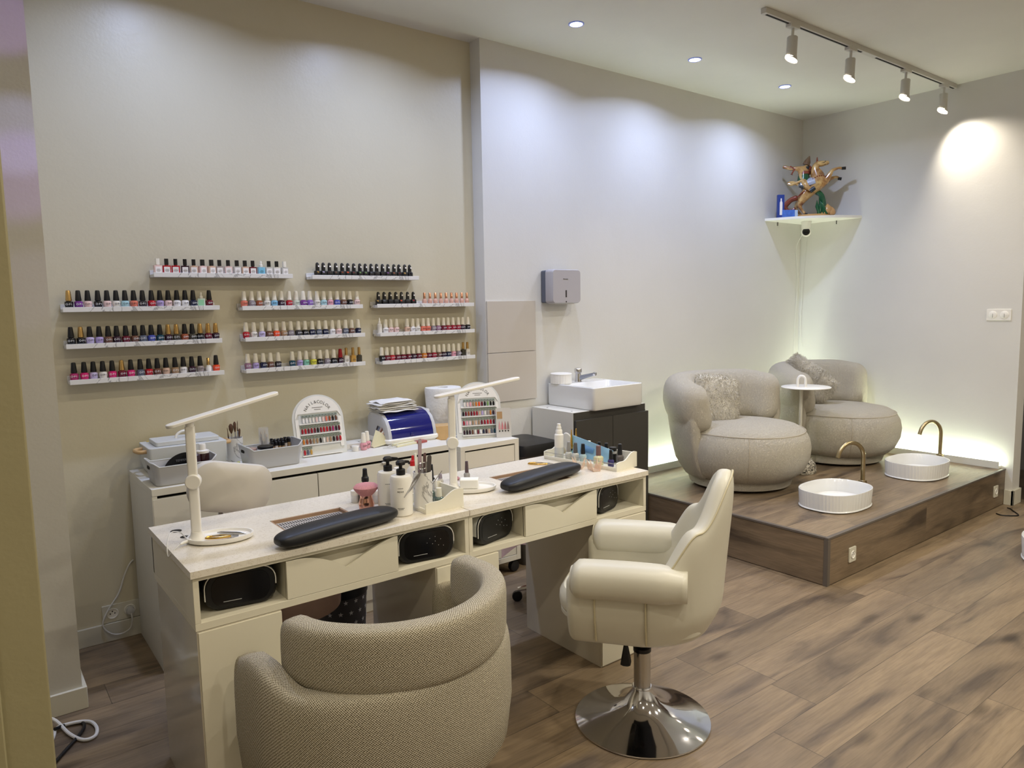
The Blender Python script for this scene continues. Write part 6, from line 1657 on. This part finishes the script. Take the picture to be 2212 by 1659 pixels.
# body wrap
rg = ushell(0.222, 0.230, 0.078, lambda a: 0.372, lambda a: 0.61, -R(142), R(142), n=50, m=24, ex=0.45, end=0.03, yext=0.22, taper=lambda z: -0.035*sm(0.50, 0.38, z))
uv_loft('body', rg, M_LEATH, t)
part('seat_pan', cushion(0.40, 0.46, 0.10, 0.386, 0.12, 0.01), M_LEATH, t, local=True)
part('seat_cushion', MB().loft([[(px*s, py*s+0.055, 0.435+zz) for px, py in rrect(0.385, 0.47, 0.15, 10)] for s, zz in ((0.90, 0), (0.985, 0.012), (1.0, 0.034), (0.99, 0.058), (0.93, 0.078), (0.75, 0.088), (0.4, 0.09))]), M_LEATH, t, local=True)
part('seat_welt', MB().loft([[(px*s, py*s+0.055, 0.415+zz) for px, py in rrect(0.38, 0.465, 0.15, 10)] for s, zz in ((0.90, 0), (0.985, 0.008), (0.99, 0.022), (0.95, 0.030))]), M_LEATH, t, local=True)
for sx in (-1, 1):
    rings = []
    L0, L1 = -0.165, 0.205; n = 22
    for i in range(n+1):
        s = i/n; y = L0+(L1-L0)*s
        rr0 = 0.068*(0.80+0.20*sm(0, 0.25, s)); 
        if s > 0.93: rr0 *= math.sqrt(max(0.04, 1-((s-0.93)/0.07)**2))*0.35+0.65
        cz = 0.602+0.004*math.sin(s*3)
        rings.append([(sx*(0.234+rr0*1.0*sgnpow(math.cos(a), 0.85)), y, cz+rr0*0.90*sgnpow(math.sin(a), 0.85)) for a in [2*PI*j/28 for j in range(28)]])
    ar = uv_loft('armrest', rings, M_LEATH, t)
    part('end_button', MB().lathe([(0.046, 0), (0.041, 0.010), (0.020, 0.014), (0.0, 0.008)], 24, T((sx*0.234, L1-0.004, 0.602)) @ Matrix.Rotation(R(-90), 4, 'X'), cap1=False), M_LEATH, ar, local=True)
    for (yy, ) in ((0.13,), (-0.035,)):
        pts = [(sx*(0.263-0.035*sm(0.50, 0.38, z)), yy, z) for z in (0.565, 0.52, 0.47, 0.43, 0.39)]
        part('side_seam', MB().tube(pts, 0.0032, 8), M_PIPE, t, local=True)
# backrest with shoulders
def zback(a):
    d = abs(a)/R(78)
    return 0.94-0.020*sm(0.0, 0.22, d)-0.150*sm(0.16, 0.60, d)-0.16*sm(0.62, 1.0, d)
rg = ushell(0.228, 0.240, 0.082, lambda a: 0.374, zback, -R(80), R(80), n=48, m=32, ex=0.5, end=0.02, lean=0.10, zl=0.56, taper=lambda z: -0.035*sm(0.50, 0.38, z))
uv_loft('backrest', rg, M_LEATH, t, subs=1)
pp = []
for i in range(61):
    a = -R(80)+R(160)*i/60; z = zback(max(-R(78), min(R(78), a)))-0.006; nr = 0.040
    pp.append(((0.228+0.026)*math.sin(a), -(0.240+0.026)*math.cos(a)-0.10*(z-0.56), z))
part('piping', MB().tube(pp, 0.0034, 8), M_PIPE, t, local=True)
# ---- boucle armchairs
def fur_pillow(parent_loc, mtx, w_, h_, th, lab, n=8000, seed=1):
    t = thing('fur_cushion', lab, 'cushion', parent_loc, 'fur cushions on the armchairs')
    q = random.Random(seed); mb = MB(); N = 14
    def surf(u, v, sd):
        e = (1-abs(u)**3.2)*(1-abs(v)**3.2); e = max(e, 0)**0.5
        px = u*w_/2*(1-0.10*v*v); pz = v*h_/2*(1-0.10*u*u)
        return Vector((px, sd*th/2*e, pz))
    for sd in (1, -1):
        vs = [surf(-1+2*i/N, -1+2*k/N, sd) for i in range(N+1) for k in range(N+1)]
        mb.add(vs, [(i*(N+1)+k, (i+1)*(N+1)+k, (i+1)*(N+1)+k+1, i*(N+1)+k+1) for i in range(N) for k in range(N)], mtx)
    part('pillow', mb, M_FUR, t)
    fb = MB()
    for i in range(n):
        u = q.uniform(-1, 1); v = q.uniform(-1, 1); sd = q.choice((1, -1, -1))
        p = surf(u, v, sd); e = 0.02
        du = surf(min(1, u+e), v, sd)-surf(max(-1, u-e), v, sd); dv = surf(u, min(1, v+e), sd)-surf(u, max(-1, v-e), sd)
        nr = du.cross(dv)*(-sd)
        if nr.length < 1e-9: nr = Vector((u, 0, v))
        nr.normalize(); nr = (nr+Vector((u*abs(u)**3, 0, v*abs(v)**3))*1.2).normalized()
        dr = (nr*1.0+Vector((q.gauss(0, .35)+0.4*math.sin(u*5+v*3), q.gauss(0, .2), q.gauss(-0.35, .35)+0.4*math.cos(v*6)))).normalized()
        L = q.uniform(0.010, 0.021)*(w_/0.3)
        sd2 = dr.cross(Vector((q.random(), q.random(), q.random()))).normalized()*0.0011
        a, b, c_, d_ = p-sd2, p+sd2, p+dr*L*0.6+sd2*0.8+Vector((0, 0, -0.001)), p+dr*L*0.6-sd2*0.8
        tip = p+dr*L+Vector((0, 0, -L*0.25))
        fb.add([a, b, c_, d_, tip], [(0, 1, 2, 3), (3, 2, 4)], mtx)
    o = part('fur', fb, M_FUR, t); return t
def boucle_chair(cx, cy, rz, lab):
    t = thing('swivel_armchair', lab, 'armchair', (cx, cy, PH+0.002), 'round boucle armchairs', rz=rz)
    part('swivel_plinth', MB().lathe([(0.27, 0.0), (0.27, 0.02)], 40), M_BLKPL, t, local=True)
    part('base_ring', MB().lathe([(0.31, 0.012), (0.335, 0.020), (0.343, 0.045), (0.335, 0.072), (0.30, 0.080)], 56), M_BOUC, t, local=True)
    prof = [(0.30, 0.070), (0.355, 0.080), (0.405, 0.125), (0.438, 0.20), (0.446, 0.27), (0.434, 0.335), (0.405, 0.385), (0.36, 0.412), (0.30, 0.424), (0.18, 0.434), (0.0, 0.437)]
    mb = MB(); n = 56
    mb.loft([[(r_*math.cos(a)*0.98, r_*math.sin(a)*1.0+0.02*sm(0.1, 0.3, r_), z) for a in [2*PI*j/n for j in range(n)]] for r_, z in prof[:-1]], True, True)
    s = part('seat', mb, M_BOUC, t, local=True)
    pp = [(0.408*math.cos(a)*0.98, 0.408*math.sin(a)+0.02, 0.385+0.004*math.cos(2*a)) for a in [2*PI*j/56 for j in range(57)]]
    part('seat_piping', MB().tube(pp, 0.0020, 6, cap=False), mat('boucle_seam', (188, 176, 154), 0.9), s, local=True)
    for az in (R(128), R(232), R(90+180)):
        sv = [(r_*1.004*math.cos(az)*0.98, r_*1.004*math.sin(az)+0.02*sm(0.1, 0.3, r_), z) for r_, z in prof[1:7]]
    sv = [(r_*1.003*math.cos(R(48))*0.98, r_*1.003*math.sin(R(48))+0.02*sm(0.1, 0.3, r_), z) for r_, z in prof[1:7]]
    part('front_seam', MB().tube(sv, 0.0015, 6), mat('boucle_seam', (188, 176, 154), 0.9), s, local=True)
    # back roll
    zt = lambda a: 0.752-0.055*sm(R(45), R(100), abs(a))
    zb = lambda a: 0.395-0.02*sm(R(40), R(100), abs(a))
    rg = ushell(0.392, 0.375, 0.228, zb, zt, -R(70), R(86), n=44, m=28, ex=0.78, end=0.105, yext=0.25, nend=8, exz=0.72, taper=lambda z: 0.035*sm(0.40, 0.60, z)-0.012)
    b = uv_loft('back_roll', rg, M_BOUC, t)
    sv = [((0.29)*math.sin(-R(8)), -(0.278)*math.cos(R(8))-0.0, z) for z in (0.42, 0.5, 0.6)]
    # outer skirt of the back
    rg = ushell(0.405, 0.395, 0.085, lambda a: 0.075, lambda a: 0.56, -R(80), R(95), n=44, m=20, ex=0.5, end=0.03, yext=0.25, taper=lambda z: 0.045*sm(0.15, 0.5, z)-0.055*sm(0.22, 0.07, z))
    uv_loft('back_skirt', rg, M_BOUC, t)
    return t
AC1 = (4.220, 2.950); AC2 = (5.44, 2.925)
boucle_chair(AC1[0], AC1[1], R(262-90), 'round cream boucle armchair nearest the washbasin')
boucle_chair(AC2[0], AC2[1], R(262-90), 'round cream boucle armchair in the corner, partly behind the side table')
fur_pillow((4.18, 3.12, 0.70), T((4.175, 3.115, 0.815), R(-28), R(-14), R(8)), 0.34, 0.38, 0.12, 'fluffy taupe cushion on the armchair nearest the washbasin', seed=2)
fur_pillow((5.30, 3.13, 0.74), T((5.325, 3.100, 0.885), R(-60), R(-10), R(38)), 0.42, 0.24, 0.13, 'fluffy taupe cushion leaning up over the corner armchair', seed=5)

# ---- side table with granite foot
def granite():
    t = NT('granite'); tc = t.n('TexCoord'); n = t.n('TexNoise', Scale=75.0, Detail=5.0, Distortion=1.0); t.l(tc.outputs['Object'], n.inputs['Vector'])
    t.l(t.ramp(n.outputs['Fac'], [(0.40, lin((34, 30, 26))), (0.50, lin((150, 142, 126))), (0.62, lin((205, 198, 182)))]), t.b.inputs['Base Color'])
    t.b.inputs['Roughness'].default_value = 0.7
    b = t.n('Bump', Strength=0.5, Distance=0.01); t.l(n.outputs['Fac'], b.inputs['Height']); t.l(b.outputs[0], t.b.inputs['Normal'])
    return t.m
t = thing('side_table', 'white round side table with hooped handle between both armchairs', 'table', (4.87, 2.90, PH+0.002))
x, y = 4.815, 2.850
mb = MB(); 
part('granite_foot', MB().lathe([(0.110, PH+0.002), (0.113, PH+0.02), (0.104, PH+0.065), (0.078, PH+0.098), (0.030, PH+0.112), (0.0, PH+0.113)], 40, cx=x, cy=y, cap1=False), granite(), t)
part('pole', MB().cyl(x-0.01, y, PH+0.10, 0.875, 0.0115, 16), M_TRIM, t)
part('table_top', MB().lathe([(0.0, 0.879), (0.167, 0.879), (0.170, 0.882), (0.170, 0.885), (0.167, 0.887), (0.0, 0.887)], 56, cx=x+0.035, cy=y-0.01, cap0=False, cap1=False), M_WPL, t)
hp = [Vector((x+0.012, y+0.02, 0.887)), Vector((x+0.012, y+0.02, 0.935))]
dd = Vector((0.47, -0.88, 0)).normalized()
for k in range(0, 13):
    a = PI-PI*k/12; c_ = Vector((x-0.008, y+0.030, 0.935))+dd*0.026
    hp2 = c_+dd*0.026*math.cos(a)+Vector((0, 0, 0.03*math.sin(a)))
    if k == 0: hp = [Vector((hp2.x, hp2.y, 0.887))]
    hp.append(hp2)
hp.append(Vector((hp[-1].x, hp[-1].y, 0.887)))
part('hoop_handle', MB().tube(hp, 0.0095, 12), M_WPL, t)

# ---- foot basins and brass taps
def foot_basin(cx, cy, lab, z=PH+0.002, a_=0.238, b_=0.182, h=0.108, rz=0):
    t = thing('foot_basin', lab, 'basin', (cx, cy, z), 'white fluted foot basins', rz=rz)
    n = 240
    def rg(s, zz, flute=0.0, inset=0.0):
        out = []
        for j in range(n):
            a = 2*PI*j/n; c_, s_ = math.cos(a), math.sin(a)
            px, py = (a_*s)*sgnpow(c_, 0.80), (b_*s)*sgnpow(s_, 0.80)
            f = 1+flute*(0.5+0.5*math.cos(a*60))-inset/0.21
            out.append((px*f, py*f, zz))
        return out
    mb = MB().loft([rg(0.95, 0.0), rg(0.985, 0.004), rg(0.985, 0.007), rg(0.955, 0.012, 0.012), rg(0.985, h-0.006, 0.012), rg(0.985, h, 0.008), rg(0.965, h), rg(0.945, h-0.006), rg(0.90, 0.03), rg(0.78, 0.016), rg(0.3, 0.013)], True, True)
    part('basin', mb, M_CERAM, t, local=True)
    part('drain', MB().lathe([(0.022, 0.0135), (0.022, 0.0165), (0.018, 0.0175), (0, 0.0175)], 24, cap1=False), M_CHROME, t, local=True)
    return t
foot_basin(4.180, 2.238, 'oval fluted white foot basin nearest the platform corner')
foot_basin(5.330, 2.262, 'oval fluted white foot basin nearest the end wall')
def gooseneck(cx, cy, lab, H=0.335, span=0.195, d=(-0.93, 0.36)):
    z = PH+0.0025
    t = thing('gooseneck_tap', lab, 'tap', (cx, cy, z), 'brass gooseneck taps')
    dv = Vector((d[0], d[1], 0)).normalized()
    r_ = span/2
    pts = [Vector((cx, cy, z+0.02)), Vector((cx, cy, z+H-r_))]
    pts += [Vector((cx, cy, z+H-r_))+dv*(r_-r_*math.cos(a))+Vector((0, 0, r_*math.sin(a))) for a in [R(165)*k/18 for k in range(1, 19)]]
    pts.append(pts[-1]+(pts[-1]-pts[-2]).normalized()*0.02)
    part('spout', MB().tube(pts, 0.0135, 16), M_BRASS, t)
    part('collar', MB().box(cx-0.02, cx+0.02, cy-0.02, cy+0.02, z, z+0.085), M_BRASS, t, 0.004)
    part('lever', MB().tube([(cx, cy+0.0, z+0.065), (cx-0.045, cy+0.03, z+0.072)], [0.006, 0.004], 8), M_BRASS, t)
gooseneck(4.560, 2.262, 'brushed brass gooseneck tap beside the basin near the platform corner')
gooseneck(5.760, 2.285, 'brushed brass gooseneck tap beside the basin near the end wall')
foot_basin(4.97, 1.235, 'round white bowl standing on the floor at the right edge', z=0.001, a_=0.30, b_=0.24, h=0.13)

# ---- technician's chair behind the left desk
t = thing('work_stool', 'white padded stool with pink seat cover behind the left desk', 'chair', (0.93, 2.80, 0))
def padrings(cx, cz, w_, h_, th, y, rz=0):
    M = T((cx, y, cz), rz, 0, R(14))
    rr_ = []
    for s, yy in ((0.05, -th/2), (0.4, -th/2), (0.7, -th/2+0.001), (0.88, -th/2+0.006), (0.97, -th/3), (1.0, 0), (0.97, th/3), (0.88, th/2-0.006), (0.7, th/2-0.001), (0.4, th/2), (0.05, th/2)):
        rr_.append([(px*s, yy+1.2*(px*s)**2, pz*s) for px, pz in rrect(w_, h_, 0.075, 8)])
    return MB().loft(rr_, mtx=M)
part('backrest', padrings(0.800, 0.826, 0.320, 0.195, 0.065, 2.83, R(4)), mat('white_vinyl', (214, 208, 196), 0.5, noise=(9, 0.06)), t)
for xx in (0.755, 0.862):
    part('back_support', MB().tube(spline([(xx, 2.852, 0.76), (xx, 2.86, 0.66), (xx, 2.83, 0.52), (xx+0.03, 2.74, 0.44)], 5), 0.010, 10), M_CHROME, t)
part('seat', MB().lathe([(0.16, 0.435), (0.185, 0.45), (0.19, 0.475), (0.17, 0.495), (0.0, 0.50)], 40, cx=0.905, cy=2.60, cap1=False), mat('white_vinyl', (214, 208, 196), 0.5), t)
part('seat_cover', MB().lathe([(0.196, 0.40), (0.199, 0.44), (0.197, 0.486), (0.17, 0.507), (0.0, 0.509)], 40, cx=0.905, cy=2.60, cap0=False, cap1=False), mat('pink_terry', (238, 204, 196), 0.95, noise=(30, 0.1)), t)
part('column', MB().cyl(0.905, 2.60, 0.06, 0.436, 0.025, 20), M_CHROME, t)
for k in range(5):
    a = 2*PI*k/5+0.3
    l_ = part('foot', MB().tube([(0.905, 2.60, 0.085), (0.905+0.22*math.cos(a), 2.60+0.22*math.sin(a), 0.062)], [0.018, 0.012], 8), M_CHROME, t)
    part('castor', MB().lathe([(0.012, -0.012), (0.026, -0.010), (0.026, 0.010), (0.012, 0.012)], 16, T((0.905+0.225*math.cos(a), 2.60+0.225*math.sin(a), 0.027), a) @ UP), M_BLKPL, l_)
# second stool behind the right desk: only its pink cover shows
t = thing('work_stool', 'stool with hanging pink cover behind the right desk', 'chair', (2.275, 2.76, 0))
part('seat', MB().lathe([(0.16, 0.435), (0.185, 0.45), (0.19, 0.475), (0.17, 0.495), (0.0, 0.50)], 40, cx=2.275, cy=2.76, cap1=False), mat('white_vinyl', (214, 208, 196), 0.5), t)
n = 48
part('seat_cover', MB().loft([[(2.275+(r_+0.008*math.sin(7*a)*w_)*math.cos(a), 2.76+(r_+0.008*math.sin(7*a)*w_)*math.sin(a), z-(0.06*w_*(1+math.sin(3*a)) if z < 0.45 else 0)) for a in [2*PI*j/n for j in range(n)]] for r_, z, w_ in ((0.205, 0.36, 1), (0.20, 0.46, 0.3), (0.195, 0.495, 0), (0.12, 0.51, 0))], False, True), mat('pink_terry', (238, 204, 196), 0.95), t)
part('column', MB().cyl(2.275, 2.76, 0.06, 0.436, 0.025, 20), M_CHROME, t)
for k in range(5):
    a = 2*PI*k/5
    l_ = part('foot', MB().tube([(2.275, 2.76, 0.085), (2.275+0.12*math.cos(a), 2.76+0.12*math.sin(a), 0.062)], [0.018, 0.012], 8), M_CHROME, t)
    part('castor', MB().lathe([(0.012, -0.012), (0.026, -0.010), (0.026, 0.010), (0.012, 0.012)], 16, T((2.275+0.125*math.cos(a), 2.76+0.125*math.sin(a), 0.027), a) @ UP), M_BLKPL, l_)
# starred waste bin
t = thing('waste_bin', 'dark grey waste bin with white stars under the left desk', 'bin', (1.225, 2.88, 0))
bx, by = 1.225, 2.86
part('bin_body', MB().lathe([(0.095, 0.0), (0.098, 0.004), (0.118, 0.33), (0.115, 0.33), (0.094, 0.01), (0, 0.01)], 40, cx=bx, cy=by), mat('bin_dark_grey', (70, 66, 64), 0.6), t)
mb = MB()
for row in range(6):
    for k in range(16):
        a = 2*PI*(k+0.5*(row % 2))/16; z = 0.04+row*0.048; r_ = 0.0985+0.02*z/0.33+0.0012
        st = [((0.011 if i % 2 == 0 else 0.0045)*math.sin(PI*i/5), (0.011 if i % 2 == 0 else 0.0045)*math.cos(PI*i/5)) for i in range(10)]
        mb.prism(st, 0, 0.0006, T((bx+r_*math.cos(a), by+r_*math.sin(a), z), a+PI/2) @ UP)
part('stars', mb, mat('star_white', (190, 186, 180), 0.6), t)
part('bag_rim', MB().lathe([(0.120, 0.295), (0.1215, 0.333), (0.113, 0.334), (0.110, 0.25)], 40, cx=bx, cy=by, cap0=False, cap1=False), M_BLKPL, t)
# lamp cable hanging behind the right desk
solo('lamp_cable', MB().tube(spline([(1.66, 2.62, 0.60), (1.665, 2.66, 0.40), (1.66, 2.72, 0.20), (1.62, 2.80, 0.06), (1.50, 2.84, 0.008), (1.40, 2.80, 0.006)], 8), 0.004, 8), M_BLKPL, 'black cable hanging down behind the right desk', 'cord')

# ---- cords on the floor
pts = spline([onz(96, 1548, 0.05), onz(122, 1558, 0.02), onz(150, 1585, 0.010), onz(180, 1598, 0.008), onz(205, 1590, 0.008), onz(209, 1572, 0.008), onz(195, 1559, 0.008), onz(165, 1560, 0.012), onz(124, 1572, 0.010), onz(116, 1590, 0.008), onz(108, 1612, 0.008)], 8)
solo('power_cord', MB().tube(pts, 0.006, 8), mats, 'looped white power cord on the floor by the pier', 'cord')
pts = spline([onz(118, 1575, 0.02), onz(150, 1563, 0.007), onz(176, 1560, 0.007), onz(181, 1572, 0.007), onz(165, 1595, 0.007), onz(138, 1625, 0.007), onz(112, 1655, 0.007)], 8)
solo('power_cord', MB().tube(pts, 0.006, 8), M_BLKPL, 'black power cord under the white one by the pier', 'cord')
pts = spline([onz(2176, 1097, 0.005), onz(2183, 1099, 0.005), onz(2188, 1103, 0.005), onz(2199, 1111, 0.005), onz(2196, 1114, 0.005), onz(2165, 1113, 0.005), onz(2152, 1109, 0.005)], 8)
solo('floor_cable', MB().tube(pts, 0.004, 8), M_BLKPL, 'thin dark cable on the floor at the end of the platform', 'cord')
